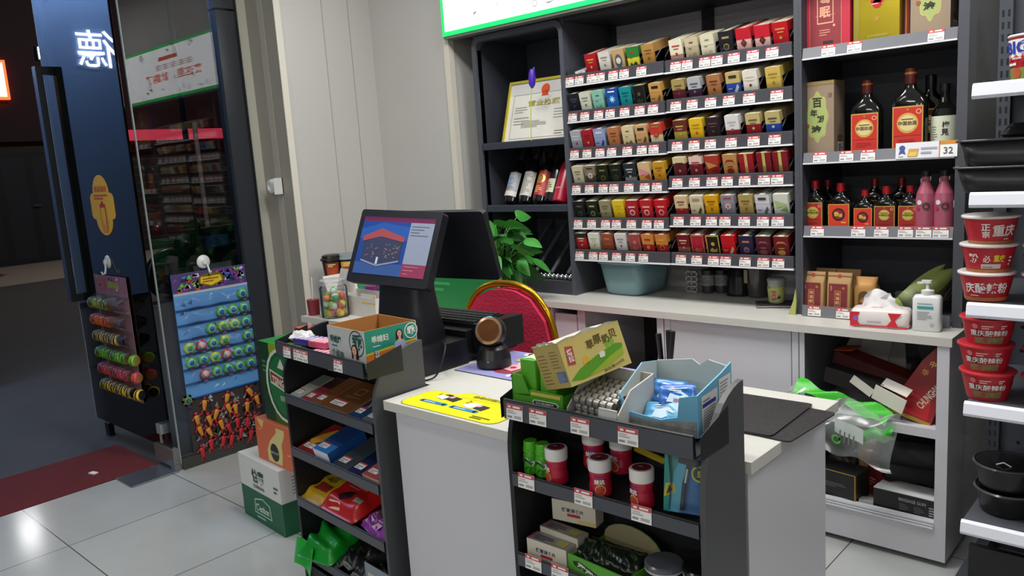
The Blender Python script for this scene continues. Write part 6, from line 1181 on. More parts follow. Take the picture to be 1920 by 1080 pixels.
flat('flat_box', 'pink-red box with yellow side at the right end of the third rack shelf', 'box', 2, -.052, .085, .13, .032, '#a84a4a', '#b8942c', front='#c9a090', deco=half(C('#3a1a1c', .5), .55))
# fourth shelf: bags
def bag(name, label, i, x, w, h, t, mt, seed, y=.085, rz=0, amp=.25, deco=None, o=None, oz=0, inc=None, grp=None):
    mb = MB(); f = mb.pillow(w, h, t, mt, seed, amp)
    if deco: deco(mb, f)
    fn = o or lg; zz = (LZS if fn is lg else RZS)[i]
    return single(mb, name, label, 'snack', fn(x, y, zz+.0065+math.tan(INC)*(y)+oz), (LR if fn is lg else RR_)+rz, grp, 0, INC if inc is None else inc)
bag('snack_bag', 'yellow snack bag at the left of the fourth rack shelf', 3, -.435, .13, .16, .035, C('#b8941c', .35, noise=.15, nscale=20), 3, deco=lambda mb, f: (mb.R(f, .2, .3, .8, .5, C('#8a2424', .4), 1), mb.R(f, .3, .6, .7, .75, C('#6a5a20', .4), 1)))
bag('snack_bag', 'wide bright red snack bag on the fourth rack shelf', 3, -.26, .2, .17, .062, C('#b01a1c', .28), 7, amp=.12, deco=lambda mb, f: (mb.P(f, [(.3, .3), (.45, .2), (.6, .35), (.62, .5), (.45, .45)], C('#2a1414', .4), 1), mb.lines(f, .3, .55, .75, .75, 3, C('#c07070', .4), 1), mb.P(f, [(.15, .06), (.55, .08), (.5, .18), (.2, .16)], C('#d8b8a0', .4), 1), mb.R(f, .7, .3, .9, .4, C('#8a8a78', .4), 1)))
for k, (x, y, oz) in enumerate(((-.125, .06, 0), (-.075, .05, .0), (-.03, .05, 0), (-.1, .11, .02), (-.045, .11, .025))):
    bag('small_snack_bag', ['small purple snack bag next to the red bag', 'small purple snack bag at the front middle of its trio', 'small purple snack bag against the right side panel', 'small dark-patterned snack bag behind the purple one by the red bag', 'small dark-patterned snack bag in the back corner of the fourth shelf'][k], 3, x, .065, .085, .03, C('#8a3a98', .35, noise=.3, nscale=30) if k < 3 else C('#4a2a30', .4, noise=.5, nscale=40), 20+k, y, rad(-12+9*k), .35, lambda mb, f: (mb.P(f, [(.2, .2), (.7, .15), (.8, .4), (.3, .45)], C('#d8c0d8', .4), 1), mb.lines(f, .2, .5, .8, .85, 3, C('#c0a0b0', .4), 1)), None, oz, None, 'small purple snack bags')
# fifth shelf
bag('green_bag', 'bright green plastic bag hanging over the edge of the lowest visible rack shelf', 4, -.408, .16, .17, .07, C('#138a28', .3, noise=.25, nscale=10), 31, .06, .2, .4)
mb = MB(); mb.grid(10, 6, lambda u, v: ((u-.5)*.12, -.01-.02*v-.006*math.sin(8*u), .02-.085*v+.01*math.sin(6*u)), C('#1aa034', .3)); single(mb, 'green_bag_flap', 'loose green plastic flap hanging from the shelf edge', 'bag', lg(-.455, -.005, LZS[4]+.055), LR)
for k in range(4):
    bag('dark_snack_bag', ['dark snack bag with silver crimp next to the green bag', 'dark snack bag with silver crimp, second from the green bag', 'dark snack bag with silver crimp near the grey box', 'dark snack bag lying behind the grey box'][k], 4, (-.31, -.255, -.2, -.17)[k], .07, .13, .035, C('#1e2020', .3, noise=.3, nscale=25), 40+k, (.075, .08, .075, .11)[k], rad(-20+10*k), .4, lambda mb, f: (mb.R(f, .05, 0, .95, .09, C('#b0aca8', .25, .6), 1), mb.R(f, .05, .92, .95, 1, C('#8a8884', .25, .6), 1), mb.lines(f, .3, .4, .7, .6, 2, C('#4a4a44', .4), 1)), None, (0, .012, .0, .03)[k], None, 'dark silver-crimped snack bags')
gbx = thing('open_box', 'grey-blue open box with white label on the lowest rack shelf', 'box', lg(-.135, .006, LZS[4]+.008), LR)
mb = MB(); f = carton(mb, .128, .13, .1, C('#7d8a92', .45), C('#3a3436', .6))['front']; mb.R(f, .12, .08, .92, .72, C('#b8b8a8', .5), 1); mb.R(f, .45, .12, .9, .62, C('#c8b89a', .5), 2); mb.lines(f, .2, .15, .4, .6, 4, C('#6a8a5a', .5), 2); mb.lines(f, .72, .15, .86, .55, 4, C('#b0402a', .5), 3); mb.lines(f, .3, .5, .42, .7, 3, INK, 3); mb.build('box', gbx)
mb = MB(); mb.pillow(.1, .1, .05, C('#2a2226', .4, noise=.5, nscale=40), 51, .4); single(mb, 'sweets_bag', 'dark sweets bag inside the grey-blue open box', 'snack', lg(-.07, .072, LZS[4]+.03), LR)

# ---- right rack, top tray
zt = RZS[0]+.0125; GRB = C('#4f9a24', .4); GRD_ = C('#2f6a1c', .45)
gx = thing('gum_box', 'green open gum display box at the left end of the right rack tray', 'box', rg(-.458, .012, zt), RR_)
mb = MB(); f = {}
mb.box(0, 0, 0, .003, .11, .085, GRB, right=C('#b0a878', .6)); mb.box(0, .107, 0, .14, .11, .085, GRB); mb.box(.137, .003, 0, .14, .107, .05, GRB); fr = mb.box(0, 0, 0, .14, .003, .04, GRB); f = fr['front']
mb.prism([(0, .04), (.05, .045), (.03, .085), (0, .085)], 0, .003, GRB, 'y'); g = F((.055, -.0006, .002), (1, 0, 0), (0, 0, 1), .08, .05); mb.box(.05, -.0002, 0, .14, .003, .055, GRB, back=C('#b0a878', .6)); mb.R(g, 0, .85, 1, 1, C('#c8b850', .5), 2)
mb.P(g, [(.02, .55), (.1, .68), (.85, .68), (.95, .55), (.85, .42), (.1, .42)], C('#d8e0d0', .5), 2); mb.P(g, [(.06, .55), (.12, .64), (.83, .64), (.9, .55), (.83, .46), (.12, .46)], C('#23402c', .5), 3); mb.X(g, 'DOUBLEMINT', .48, .55, .1, C('#d8e8d0', .5), 5, w=.62, bold=.02); mb.P(g, [(.75, .05), (.95, .1), (.98, .3), (.85, .3)], C('#2f7a2c', .5), 3); mb.build('box', gx)
for k, (x, y, z, h) in enumerate(((.035, .055, .0, .115), (.085, .06, 0, .1))):
    mb = MB(); fr = mb.rbox(-.022, -.04, .003, .022, .04, h, C('#58a82c', .35), .005); g = F((-.022, -.04, h+.0003), (1, 0, 0), (0, 1, 0), .044, .08); mb.P(g, [(.1, .1), (.5, .2), (.9, .1), (.8, .6), (.4, .5), (.2, .8)], C('#c8e0b8', .4), 1); mb.D(g, .5, .75, .15, C('#2f7a24', .4), 1)
    single(mb, 'gum_pack', ['tall green gum pack standing in the gum display box', 'second green gum pack next to the tall one in the display box'][k], 'gum', rg(-.458+x, .012+y, zt+.001), RR_)
# tilted pale yellow carton resting across the boxes
yc = thing('milk_candy_carton', 'pale yellow carton with green hill picture tilted on top of the gum box', 'carton', (-1.082, 1.25, .892), 0); yc.rotation_euler = (.139, -.285, -.33)
mb = MB(); PY_ = C('#cdb96c', .5); PY2 = C('#b09a58', .55); fr = mb.box(0, 0, 0, .108, .159, .096, PY_, front=PY2, top=C('#c8c4b8', .6)); g = fr['right']
mb.P(g, [(.02, .12), (.2, .06), (.55, .1), (.92, .26), (.95, .5), (.85, .55), (.5, .44), (.2, .3)], C('#5a9a1c', .5), 1); mb.P(g, [(.3, .08), (.55, .1), (.92, .26), (.94, .42), (.7, .32)], C('#9ab02c', .5), 2); mb.D(g, .33, .42, .09, C('#d8b030', .5), 1); mb.P(g, [(.55, .36), (.63, .36), (.65, .46), (.6, .5), (.55, .47)], C('#e0e0d0', .5), 3); mb.D(g, .72, .6, .06, C('#7ab030', .5), 1, ry=.09); mb.D(g, .8, .62, .06, C('#7ab030', .5), 1, ry=.1)
for k, ch_ in enumerate('草原奶贝'): mb.X(g, ch_, .46+.13*k, .72+(.05 if k % 2 else 0), .2, C('#5a4414', .5), 2, bold=.02)
mb.P(g, [(.05, .45), (.17, .42), (.2, .82), (.08, .86)], C('#b84a34', .5), 1); mb.XV(g, '塔拉', .125, .64, .14, WHITE, 3, 1.0, .03); mb.X(g, '净含量250克', .72, .1, .07, C('#6a5a20', .5), 3, w=.36, rot=rad(8))
g = fr['front']
for k in range(9): mb.R(g, .08, .12+.08*k, .42-.03*(k % 3), .135+.08*k, C('#6a5a2c', .5))
for k in range(6): mb.R(g, .55, .45+.07*k, .85-.04*(k % 2), .47+.07*k, C('#7d6c38', .5))
mb.R(g, .62, .12, .95, .36, C('#5a6a8a', .5)); mb.lines(g, .64, .14, .93, .34, 6, C('#8a98b0', .5), 2, .5)
mb.build('box', yc)
mb = MB(); r8 = random.Random(4); pts = [(-.004, -.004)]; mb.grid(10, 2, lambda u, v: (.108*u, .159*(.0)+.0-.004*v+.001*math.sin(40*u), .096+.007*v*math.sin(PI*u)+.002*math.sin(23*u)), C('#cfcabc', .6)); mb.grid(14, 2, lambda u, v: (.108+.002*v, .159*u, .096+.009*v*math.sin(PI*u)*(.6+.4*math.sin(17*u))), C('#d8d2c0', .6)); mb.build('torn_edge', yc, 0, 'torn white upper edge')
# white open carton of silver rolls
rc = thing('open_carton', 'white open carton full of silver candy rolls between green and blue boxes', 'carton', rg(-.31, .014, zt), RR_+rad(-3))
mb = MB(); WTC = C('#c9c7c0', .55); IN2 = C('#b0aca4', .6)
mb.box(0, .13, 0, .13, .133, .09, WTC, front=IN2); mb.prism([(0, 0), (.133, 0), (.133, .09), (.05, .075), (0, .03)], 0, .003, WTC, 'x'); mb.prism([(0, 0), (.133, 0), (.133, .09), (.05, .075), (0, .03)], .127, .13, WTC, 'x'); mb.box(.003, 0, 0, .127, .003, .016, WTC); mb.box(.003, .003, 0, .127, .13, .003, IN2); g = F((.08, -.0006, 0), (1, 0, 0), (0, 0, 1), .05, .05); mb.box(.085, -.0004, 0, .13, .003, .045, WTC); mb.R(g, .1, 0, 1, .3, C('#3a5a9a', .5), 2); mb.R(g, .1, .4, 1, .8, C('#d8d8d8', .5), 2); mb.build('box', rc)
RL = C('#b8b4ac', .25, .6); RL2 = C('#4a4848', .35)
rmb = MB(); rmb.T = Matrix.Rotation(rad(90), 4, 'Y')
for s in range(6): rmb.lathe([(.009, -.051+.017*s), (.0095, -.046+.017*s), (.0095, -.04+.017*s), (.009, -.034+.017*s)], RL, 12, mats=[RL2, RL, RL])
rmb.lathe([(.0001, -.051), (.009, -.051)], RL2, 12); rmb.lathe([(.009, .051), (.0001, .051)], RL2, 12)
o = rmb.build('candy_roll'); me = o.data; bpy.data.objects.remove(o)
for k in range(18):
    i, j = k % 6, k//6; o = bpy.data.objects.new('candy_roll', me); COL.objects.link(o); a, b, c = rg(-.31+.062, .026+.0195*i+.006*(j % 2), 0); o.location = (a, b, zt+.0125+.0175*j+.004*i*.6); o.rotation_euler = (.2*j, rad(2), RR_+rad(-3)); tag(o, 'silver twist candy roll lying in the white open carton', 'candy', 'silver candy rolls in the white carton')
# blue carton with packets
bc = thing('open_carton', 'light blue open carton with torn scooped front holding blue packets', 'carton', (-.905, 1.272, zt+.0005), rad(5))
mb = MB(); LB = C('#6fb0d0', .5); IW = C('#c0cccc', .6); BW, BD, BH = .165, .165, .108
mb.prism([(0, 0), (BD, 0), (BD, BH-.012), (BD*.6, BH), (0, BH*.62)], -.003, 0, LB, 'x', IW)
mb.prism([(0, 0), (BW, 0), (BW, BH*.92), (BW*.72, BH*1.02), (BW*.6, BH*.9), (BW*.5, BH*1.0), (.0, BH*.9)], BD, BD+.003, IW, 'y', IW)
mb.prism([(0, 0), (BD, 0), (BD, BH*1.02), (BD*.7, BH*.93), (0, BH*.78)], BW, BW+.003, LB, 'x')
mb.prism([(0, 0), (BW, 0), (BW, BH*.78), (BW-.035, BH*.7), (BW-.04, BH*.33), (.09, BH*.24), (.02, BH*.3), (.0, BH*.62)], 0, .003, LB, 'y')
fg = F((0, -.0006, 0), (1, 0, 0), (0, 0, 1), BW, BH); mb.P(fg, [(0, 0), (1, 0), (1, .3), (.75, .26), (.5, .2), (.15, .22), (0, .28)], C('#8a8c88', .5, noise=.6, nscale=60), 1)
mb.box(0, .003, 0, BW, BD, .003, IW)
g = F((BW+.0032, 0, 0), (0, 1, 0), (0, 0, 1), BD, BH); mb.R(g, .1, .06, .55, .72, C('#dfe0dc', .5), 1); mb.R(g, .6, .32, .95, .84, C('#dfe0dc', .5), 1); mb.R(g, .12, .5, .5, .57, C('#3a3a98', .5), 2); mb.lines(g, .14, .1, .52, .48, 8, C('#8a8a92', .5), 2, .4); mb.lines(g, .14, .6, .45, .68, 1, GREYT, 2, .4); mb.lines(g, .63, .36, .92, .8, 7, C('#8a8a92', .5), 2, .4); mb.R(g, .62, .06, .95, .26, C('#c8ccc8', .5), 1)
for k in range(10): mb.R(g, .64+.03*k, .08, .655+.03*k, .24, C('#5a5e5e', .5), 2)
mb.build('box', bc)
for k, (x, y, z, rz, tl) in enumerate(((.07, .05, .012, 20, 35), (.1, .06, .025, -10, 42), (.085, .085, .04, 30, 48), (.12, .05, .018, -25, 38), (.06, .1, .042, 8, 55))):
    mb = MB(); f = mb.pillow(.075, .06, .012, C(('#5aa8d8', '#7ac0e0', '#2f6ab8', '#1c3f7a', '#3a80c8')[k], .3), 60+k, .3); mb.P(f, [(.2, .3), (.5, .25), (.8, .5), (.6, .7), (.3, .6)], C('#c8dce8', .4), 1); mb.lines(f, .3, .7, .8, .85, 2, C('#d08090' if k == 1 else '#d8e4f0', .4), 1)
    v = Matrix.Rotation(rad(5), 3, 'Z') @ Vector((x, y, z)); single(mb, 'candy_packet', ['pale blue packet at the front of the light blue carton', 'blue packet with pink lettering on top of the pile', 'deep blue packet sticking up at the back of the pile', 'navy packet at the right of the pile', 'mid blue packet leaning on the carton back wall'][k], 'candy', (-.905+v.x, 1.272+v.y, zt+.004+z), rad(rz), 'blue packets in the light blue carton', 0, rad(tl))
# ---- right rack, second shelf: gum jars
def deckz(i, y): return RZS[i]+.0075+.0433*(y-.008)/(RD-.017)*1.0
def gumjar(label, x, y, red=True, rz=0):
    t = thing('gum_jar', label, 'gum jar', rg(x, y, deckz(1, y+.012)), RR_+rz, 'red gum jars with white lids')
    BCOL = C('#b5213a', .3, noise=.12, nscale=60); mb = MB(); mb.lathe([(.0001, 0), (.02, 0), (.024, .004), (.0245, .018), (.022, .034), (.0235, .05), (.0235, .056), (.0001, .056)], BCOL, 28); mb.build('jar', t)
    mb = MB(); mb.lathe([(.0245, .055), (.0252, .057), (.0252, .078), (.0235, .081), (.0001, .0811)], C('#dcdad6', .35), 28); g = F((-.02, -.02, .0814), (1, 0, 0), (0, 1, 0), .04, .04); mb.D(g, .5, .5, .48, C('#7a2030', .4) if red else C('#4a4a4c', .4), 1); mb.D(g, .5, .5, .2, C('#2a1a1c', .5), 2); mb.lines(g, .35, .4, .65, .6, 2, C('#c8a8a8', .5), 3); mb.build('lid', t)
    mb = MB(); f = cylF(.0245, .008, .05, a0=-PI+.2, a1=-.2, r1=.0238); mb.X(f, '益达', .5, .68, .26, WHITE, 2, bold=.035); mb.D(f, .52, .25, .27, C('#d8b070', .4), 1); mb.D(f, .52, .24, .22, C('#c8402c', .4), 2); mb.P(f, [(.45, .42), (.55, .48), (.62, .4), (.52, .38)], C('#4a7a2c', .4), 3); mb.R(f, .3, .88, .7, .93, C('#3a4a9a', .4), 1); mb.build('label', t); return t
gumjar('red gum jar beside the green gum bottles', -.362, .034, True, rad(-25)); gumjar('red gum jar with facing strawberry label in the middle of the shelf', -.247, .034, True, rad(30)); gumjar('red gum jar nearest the razor pack', -.145, .034, True, rad(-18))
gumjar('grey-topped gum jar at the back behind the left red jar', -.315, .108, False, .3); gumjar('grey-topped gum jar at the back behind the middle red jar', -.245, .112, False, -.2)
for k, x in enumerate((-.44, -.405)):
    t = thing('gum_bottle', ['green gum bottle at the left end of the shelf', 'green gum bottle next to the first red jar'][k], 'gum bottle', rg(x, .04, deckz(1, .055)), RR_, 'green gum bottles')
    GB2 = C('#45a01c', .3); mb = MB(); mb.lathe([(.0001, 0), (.015, 0), (.0175, .004), (.0175, .02), (.016, .03), (.0175, .044), (.015, .054), (.0001, .054)], GB2, 24); mb.build('bottle', t)
    mb = MB(); mb.lathe([(.0155, .053), (.0175, .054), (.0175, .058), (.0158, .059), (.0158, .074), (.0145, .077), (.0001, .0771)], C('#52b022', .3), 24); mb.box(-.021, -.003, .054, -.016, .003, .058, GB2); mb.build('cap', t)
    mb = MB(); f = cylF(.0178, .006, .046, a0=-PI+.2, a1=-.2); mb.P(f, [(.05, .75), (.5, .9), (.95, .6), (.8, .4), (.1, .48)], C('#c8dcc0', .4), 1); mb.P(f, [(.12, .72), (.5, .82), (.85, .58), (.75, .46), (.16, .53)], C('#234a2c', .4), 2); mb.P(f, [(.4, .1), (.7, .05), (.75, .35), (.5, .38)], C('#2a6a28', .4), 1); mb.build('label', t)
mb = MB(); mb.at(0, 0, 0, 0, 0, rad(12)); mb.box(-.04, -.002, 0, .035, .002, .014, C('#b8a020', .45)); single(mb, 'paper_strip', 'yellow paper strip leaning behind the middle gum jars', 'strip', rg(-.185, .13, deckz(1, .15)+.03), RR_)
rz_ = thing('razor_pack', 'blue blister pack with a black and silver razor', 'razor pack', rg(-.052, .04, deckz(1, .06)), RR_+rad(12), None, rad(-10))
mb = MB(); fr = mb.box(-.045, 0, 0, .045, .004, .125, C('#1f6aa8', .35)); f = fr['front']; mb.P(f, [(0, 0), (.3, 0), (.45, .6), (.5, 1), (0, 1)], C('#1f8a80', .4), 1); mb.P(f, [(.1, 0), (.35, 0), (.5, .7), (.42, 1), (.22, .6)], C('#4aa8c0', .4), 2); mb.D(f, .78, .64, .13, C('#c8c83a', .4), 2); mb.D(f, .78, .64, .1, C('#24302c', .4), 3); mb.X(f, '5', .78, .64, .1, C('#c8c83a', .4), 5, bold=.04); mb.P(f, [(.0, .22), (.28, .32), (.24, .46), (.04, .44)], C('#b8b02c', .4), 3); mb.P(f, [(.06, .26), (.2, .34), (.12, .42)], INK, 4); mb.build('card', rz_)
mb = MB(); mb.tube([(-.006, -.006, .008), (-.002, -.008, .06), (.006, -.008, .098)], [.0045, .004, .003], C('#3a3c42', .3, .3), 10); mb.tube([(-.0, -.0085, .062), (.004, -.0085, .09)], .0042, SILV, 10); mb.at(.008, -.012, .104, 0, 0, rad(8)); mb.rbox(-.02, -.005, -.006, .02, .004, .006, C('#1c1c1e', .3), .003, 'y'); mb.build('razor', rz_)
mb = MB(); mb.loft([(.004, .034, .004, 4), (.06, .03, .014, 3), (.118, .036, .014, 4)], glassy('blister', (.93, .95, .97), 1.4, .08, .04), 24); b_o = mb.build('blister', rz_); b_o.location = (0, -.004, 0)
# ---- right rack, third shelf
for k, (x, y, z, r) in enumerate(((-.445, .012, 0, 0), (-.44, .055, 0.0, -3), (-.425, .085, .05, 8))):
    mb = MB(); fr = mb.box(0, 0, 0, .112, .038, .05, C('#c9c3b0', .45), top=C('#8a8486', .45)); f = fr['front']; mb.X(f, '健胃消食片', .48, .58, .2, C('#24305a', .5), 2, w=.5, bold=.02); mb.R(f, .35, .28, .65, .42, C('#a82a34', .5), 1); mb.R(f, .6, .0, 1, .2, C('#c9b47c', .5), 1); g = fr['top']; mb.lines(g, .1, .2, .6, .8, 3, C('#3a3438', .5), 1); mb.R(g, 0, 0, .06, 1, C('#a8506a', .5), 1); mb.R(g, .65, .2, .9, .8, C('#a8a04a', .5), 1)
    single(mb, 'medicine_box', ['cream medicine box at the front of the third shelf', 'medicine box standing right behind the front cream one', 'medicine box tilted on top of the other two'][k], 'box', rg(x, y, deckz(2, y+.02)+z+.002), RR_+rad(r), 'cream medicine boxes on the right rack')
gx = thing('snack_box', 'green open snack box with black lettering on the third shelf', 'box', rg(-.325, .008, deckz(2, .02)), RR_+rad(-6))
mb = MB(); GN = C('#4f9a2a', .4); fr = mb.box(0, 0, 0, .16, .003, .055, GN); f = fr['front']; mb.box(.157, .003, 0, .16, .12, .05, GN); mb.box(0, .003, 0, .003, .12, .05, GN); mb.box(.003, .003, 0, .157, .12, .003, C('#3a3424', .6))
P = [(0, 0), (.16, 0)]
for k in range(11): t_ = PI*k/10; P.append((.08+.08*math.cos(t_), .05+.045*math.sin(t_)))
mb.prism(P, .12, .123, GN, 'y', C('#8a8060', .6)); mb.P(f, [(.08, .75), (.2, .85), (.62, .52), (.7, .25), (.55, .3), (.12, .6)], C('#1c2a1c', .5), 1); mb.X(f, '溜溜梅', .38, .55, .22, C('#d8e8d0', .5), 3, w=.42, rot=rad(-18), bold=.03); mb.D(f, .82, .35, .3, C('#b8542c', .5), 1); mb.D(f, .84, .3, .2, C('#d8e0c0', .5), 2); mb.build('box', gx)
for k in range(4):
    mb = MB(); mb.pillow(.05, .07, .025, C('#1a2418', .25, noise=.4, nscale=30), 70+k, .3); single(mb, 'plum_packet', ['dark plum packet at the left in the green snack box', 'dark plum packet second in the green snack box', 'dark plum packet third in the green snack box', 'dark plum packet at the right in the green snack box'][k], 'snack', rg(-.3+.036*k, .06, deckz(2, .08)+.018), RR_+rad(10*k-15), 'plum packets in the green snack box', 0, rad(28))
for k, (x, y) in enumerate(((-.108, .045), (-.03, .06))):
    t = thing('snack_tub', ['round tub with clear grey lid beside the green snack box', 'round tub with black lid by the right side panel'][k], 'tub', rg(x, y, deckz(2, y+.03)), RR_)
    mb = MB(); mb.lathe([(.0001, 0), (.036, 0), (.0375, .003), (.0375, .05), (.035, .055), (.0001, .055)], C('#1c2024', .3), 30); f = cylF(.0376, .004, .04, a0=-PI+.3, a1=-1.2); mb.R(f, 0, .1, .6, .8, C('#a8a8a4', .5), 1); mb.build('tub', t)
    mb = MB(); mb.lathe([(.0375, .054), (.0395, .056), (.0395, .06), (.038, .0605)], C('#b0b0b0', .3), 30); mb.lathe([(.0395, .06), (.0395, .068), (.036, .071), (.0001, .0715)], C('#55585f', .2) if k == 0 else C('#1a1a1c', .15), 30); mb.build('lid', t)
mb = MB(); fr = mb.box(0, 0, 0, .1, .08, .05, C('#2a5a98', .45)); single(mb, 'blue_box', 'blue box at the left end of the shelf below the medicine boxes', 'box', rg(-.44, .03, RZS[3]+.022), RR_+rad(-5))
mb = MB(); fr = mb.box(0, 0, 0, .1, .06, .04, C('#8a8f98', .45)); single(mb, 'grey_box', 'grey box next to the blue one on the bottom edge shelf', 'box', rg(-.3, .03, RZS[3]+.022), RR_)

# ================================================================ TOY CARDS AT THE DOOR
def hook(parent, y0, dirx=None):
    pass
HKM = C('#d0d2d0', .3)
# card on the fixed pane
c0, c1 = AX(320, 515, -3.715), AX(462, 502, -3.715); ct_ = c0.z-.0; W = c1.y-c0.y
tc = thing('toy_card', 'blue toy card with rows of colourful spinning tops on the fixed pane', 'toy card', (-3.722, c0.y, .335), rad(90))
mb = MB(); HC = .615; fr = mb.box(0, -.003, 0, W, .001, HC, C('#5a92c8', .35)); f = fr['front']
for k in range(7): mb.R(f, 0, .0+.118*k, 1, .012+.118*k, C('#1f5aa8', .4), 1)
r9 = random.Random(12)
for k in range(26): u, v = r9.uniform(.02, .9), r9.uniform(.02, .82); mb.P(f, [(u, v), (u+r9.uniform(.03, .1), v+r9.uniform(-.02, .02)), (u+.05, v+.03)], C('#a8c8e0', .2) if k % 3 else C('#3a5a8a', .3), 1)
mb.R(f, 0, .85, 1, 1, C('#4a3a6a', .4), 1)
hc = [C('#7a3aa0', .4), C('#a83a8a', .4), C('#3a7ac0', .4), C('#6ab03a', .4), C('#c8482c', .4), C('#2a2440', .4), C('#c0c0d8', .4)]
for k in range(90): u, v = r9.uniform(.0, .93), r9.uniform(.855, .965); mb.P(f, [(u, v), (u+.06, v+r9.uniform(-.01, .02)), (u+.04, v+.03), (u+.01, v+.02)], hc[k % 7], 2)
mb.P(f, [(.33, .9), (.5, .86), (.68, .9), (.66, .96), (.5, .985), (.35, .96)], C('#6a5a20', .4), 4); mb.P(f, [(.36, .905), (.5, .875), (.65, .905), (.63, .95), (.37, .95)], C('#d8b82c', .4), 5); mb.lines(f, .39, .905, .62, .945, 2, C('#8a5a14', .4), 6); mb.R(f, .0, .83, 1, .85, C('#a8b0b8', .3), 2); mb.build('backing_card', tc)
rows = [[0, 0, 0, 'g', 'p', 'g'], [0, 0, 'y', 'g', 'g', 'g'], [0, 'o', 'g', 'y', 'y', 'g'], ['y', 'r', 'g', 'y', 0, 'g'], ['g', 'g', 'y', 'r', 'g', 'g'], [0, 'r', 'g', 'g', 'g', 'g']]
tcol = {'g': ('#5aa83a', '#2a5a9a'), 'y': ('#b8c02c', '#4a8a4a'), 'r': ('#c83a48', '#d8a0a0'), 'o': ('#c8a83a', '#d8d8c8'), 'p': ('#4a9a7a', '#b85aa0')}
tm_ = {}
for a, row in enumerate(rows):
    for b, kx in enumerate(row):
        if not kx: continue
        if kx not in tm_:
            mb = MB(); mb.T = Matrix.Rotation(rad(90), 4, 'X'); A_, B_ = C(tcol[kx][0], .3), C(tcol[kx][1], .3); G_ = []
            mb.lathe([(.0001, .0), (.026, .0), (.026, .008), (.019, .012)], A_, 18); mb.lathe([(.019, .012), (.013, .014)], C('#7ac8c0', .3), 18); mb.lathe([(.013, .014), (.009, .018), (.0001, .019)], B_, 18)
            for k in range(6): t_ = PI*k/3; mb.box(.022*math.cos(t_)-.006, .022*math.sin(t_)-.006, .002, .022*math.cos(t_)+.006, .022*math.sin(t_)+.006, .011, A_)
            mb.T = Matrix.Translation((.004, 0, -.026)) @ Matrix.Rotation(rad(90), 4, 'X'); mb.lathe([(.0001, 0), (.012, 0), (.012, .01), (.0001, .012)], C('#7a4a98', .3), 12)
            tm_[kx] = mb.build('spinning_top', tc).data; bpy.data.objects.remove(bpy.data.objects['spinning_top'])
        o = bpy.data.objects.new('spinning_top', tm_[kx]); COL.objects.link(o); o.parent = tc; o.location = (W*(.105+.158*b), -.0035, HC*(.765-.118*a)); o.rotation_euler = (0, r9.uniform(-.3, .3), 0)
mb = MB()
for a in range(6): mb.grid(20, 3, lambda u, v: (W*u, -.006-.026*math.sin(PI*v)*(.8+.2*math.sin(18*u)), HC*(.70-.118*a)+.065*v), glassy('blister_film', (.95, .97, 1), 1.4, .06, .02))
mb.build('blister_rows', tc)
hk = AX(384, 491, -3.72); hkt = thing('suction_hook', 'white suction hook on the fixed pane above the blue toy card', 'hook', (-3.7345, hk.y, hk.z), rad(90))
def hookmesh(t):
    mb = MB(); mb.T = Matrix.Rotation(rad(90), 4, 'X'); mb.lathe([(.034, 0), (.03, .006), (.014, .012), (.012, .02), (.0001, .021)], HKM, 24); mb.build('suction_cup', t)
    mb = MB(); mb.tube([(.006, -.018, 0), (.012, -.02, -.03), (.013, -.026, -.055), (.011, -.038, -.058), (.01, -.042, -.045)], .005, HKM, 8); mb.build('hook', t)
hookmesh(hkt)
# second, lower card
tc2 = thing('toy_card', 'dark toy card of orange and red figures hanging below the blue card', 'toy card', (-3.728, c0.y+.02, .03), rad(90))
mb = MB(); H2 = .56; fr = mb.box(-.02, -.002, 0, W-.01, .001, H2, C('#3a3434', .4)); f = fr['front']; r10 = random.Random(5)
for k in range(130): u, v = r10.uniform(.0, .9), r10.uniform(.02, .95); mb.P(f, [(u, v), (u+r10.uniform(.03, .09), v+r10.uniform(-.02, .02)), (u+.04, v+.04)], [C('#8a8a88', .2), C('#1a1614', .3), C('#b8b4ac', .3)][k % 3], 1)  # silvery shards paint glints of the film over the dark clutter
mb.build('backing_card', tc2)
for k in range(24):
    mb = MB(); x, z = .02+.052*(k % 7)+r10.uniform(-.012, .012), (.205 if k < 7 else .135 if k < 14 else .055)+r10.uniform(-.02, .02); A_ = C('#c8862a', .35) if k < 10 or k >= 21 else C('#b02a30', .35); B_ = C('#a82c2c', .35) if k < 6 else C('#8a1c22', .35)
    if k >= 21: x, z = .06+.12*(k-21), .27
    mb.at(0, 0, 0, 0, 0, r10.uniform(-.5, .5)); mb.loft([(-.035, .006, .005, 3), (-.01, .011, .007, 3), (.012, .012, .008, 3), (.016, .006, .005, 2)], A_, 14); mb.ball(0, -.001, .024, .009, B_, 10); mb.tube([(-.01, 0, .008), (-.026, -.003, -.004)], .004, B_, 6); mb.tube([(.01, 0, .008), (.026, -.003, .014)], .004, B_, 6); mb.tube([(-.005, 0, -.032), (-.012, -.002, -.052)], .005, B_, 6); mb.tube([(.005, 0, -.032), (.014, -.002, -.05)], .005, B_, 6)
    o = mb.build('toy_figure', tc2); o.location = (x, -.012, z)
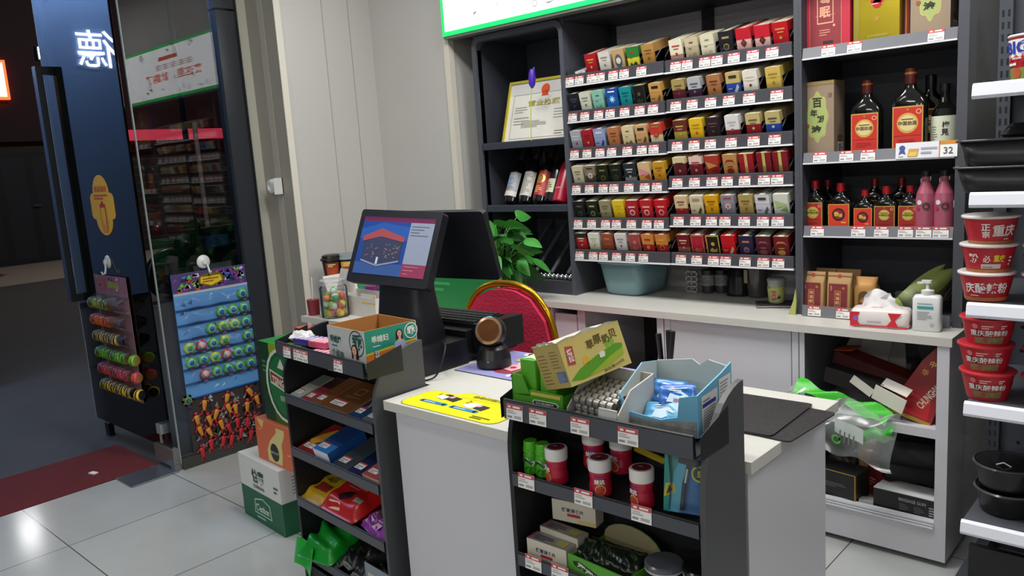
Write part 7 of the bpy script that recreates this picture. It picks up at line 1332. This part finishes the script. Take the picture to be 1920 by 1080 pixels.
# card on the open door leaf, toys standing out from both edges
d0 = AY(172, 514, 1.53); d1 = AY(241, 512, 1.53); cw = .40
tc3 = thing('toy_card', 'dull pink toy card of yo-yo capsules hanging on the open glass door', 'toy card', (d0.x, 1.540, .30), 0)
mb = MB(); H3 = d0.z-.30; fr = mb.box(0, -.001, 0, cw, .002, H3, C('#8a6a70', .4, noise=.2, nscale=20)); f = fr['front']; mb.R(f, 0, .86, 1, 1, C('#8a5a68', .4), 1)
for k in range(20): u, v = r10.uniform(.02, .9), r10.uniform(.87, .97); mb.P(f, [(u, v), (u+.07, v+.01), (u+.04, v+.03)], hc[k % 7], 2)
mb.D(f, .3, .93, .03, C('#b83a34', .4), 3, ry=.05); mb.P(f, [(.42, .9), (.8, .9), (.78, .95), (.44, .96)], C('#8a8a30', .4), 3)
for k in range(30): u, v = r10.uniform(.02, .9), r10.uniform(.02, .84); mb.P(f, [(u, v), (u+.1, v+.01), (u+.05, v+.025)], C('#a88a90', .25) if k % 2 else C('#6a4a54', .3), 1)
mb.build('backing_card', tc3)
rw = [('#6a9a3a', '#a8763c', 4), ('#e0562c', '#d8862c', 4), ('#c8a85a', '#23262c', 5), ('#4fc02a', '#9a7a3c', 6), ('#d83a5a', '#a86a3c', 6), ('#d8b82c', '#1f2226', 6)]
for a, (ca, cb, n) in enumerate(rw):
    mb = MB(); mb.T = Matrix.Rotation(rad(90), 4, 'Y'); A_, B_ = C(ca, .3), C(cb, .3); mb.lathe([(.0001, -.016), (.024, -.015), (.029, -.008), (.029, -.004), (.016, 0), (.029, .004), (.029, .008), (.024, .015), (.0001, .016)], A_, 20, mats=[B_, A_, A_, B_, B_, A_, A_, B_]); o = mb.build('yo_yo', tc3)
    z = H3*(.775-.138*a)
    for b in range(n):
        q = o if b == 0 else o.copy()
        if b: COL.objects.link(q)
        q.parent = tc3; q.location = (cw*(.07+.16*b)-.01, -.031, z); q.rotation_euler = (0, 0, rad(25))
    if a >= 3:
        q = o.copy(); COL.objects.link(q); q.parent = tc3; q.location = (cw+.03, -.025, z); q.rotation_euler = (0, 0, rad(25))
mb = MB()
for a in range(6): mb.grid(16, 3, lambda u, v: (cw*u, -.004-.062*math.sin(PI*v)*(.9+.1*math.sin(15*u)), H3*(.72-.138*a)+.08*v), glassy('blister_film', (.95, .97, 1), 1.4, .06, .02))
mb.build('blister_rows', tc3)
hk = AY(208, 490, 1.545); hk3 = thing('suction_hook', 'white suction hook on the open glass door above the pink toy card', 'hook', (d0.x+.19, 1.5495, hk.z-.005), 0); hookmesh(hk3)
# sensor on the wall edge
sp = AY(496, 350, RY); ds = thing('door_sensor', 'small white round door sensor on the wall edge beside the glass', 'sensor', (-3.60, RY-.0005, sp.z), rad(0))
mb = MB(); mb.box(-.01, -.004, -.04, .06, .0, .04, HKM); mb.box(.055, -.05, -.04, .06, 0, .04, HKM); mb.build('plate', ds)
mb = MB(); mb.T = Matrix.Rotation(rad(90), 4, 'X'); mb.lathe([(.036, .004), (.036, .03), (.032, .036), (.02, .038), (.018, .034), (.0001, .034)], HKM, 24); mb.build('dome', ds)
bpy.data.scenes.remove(TMP)
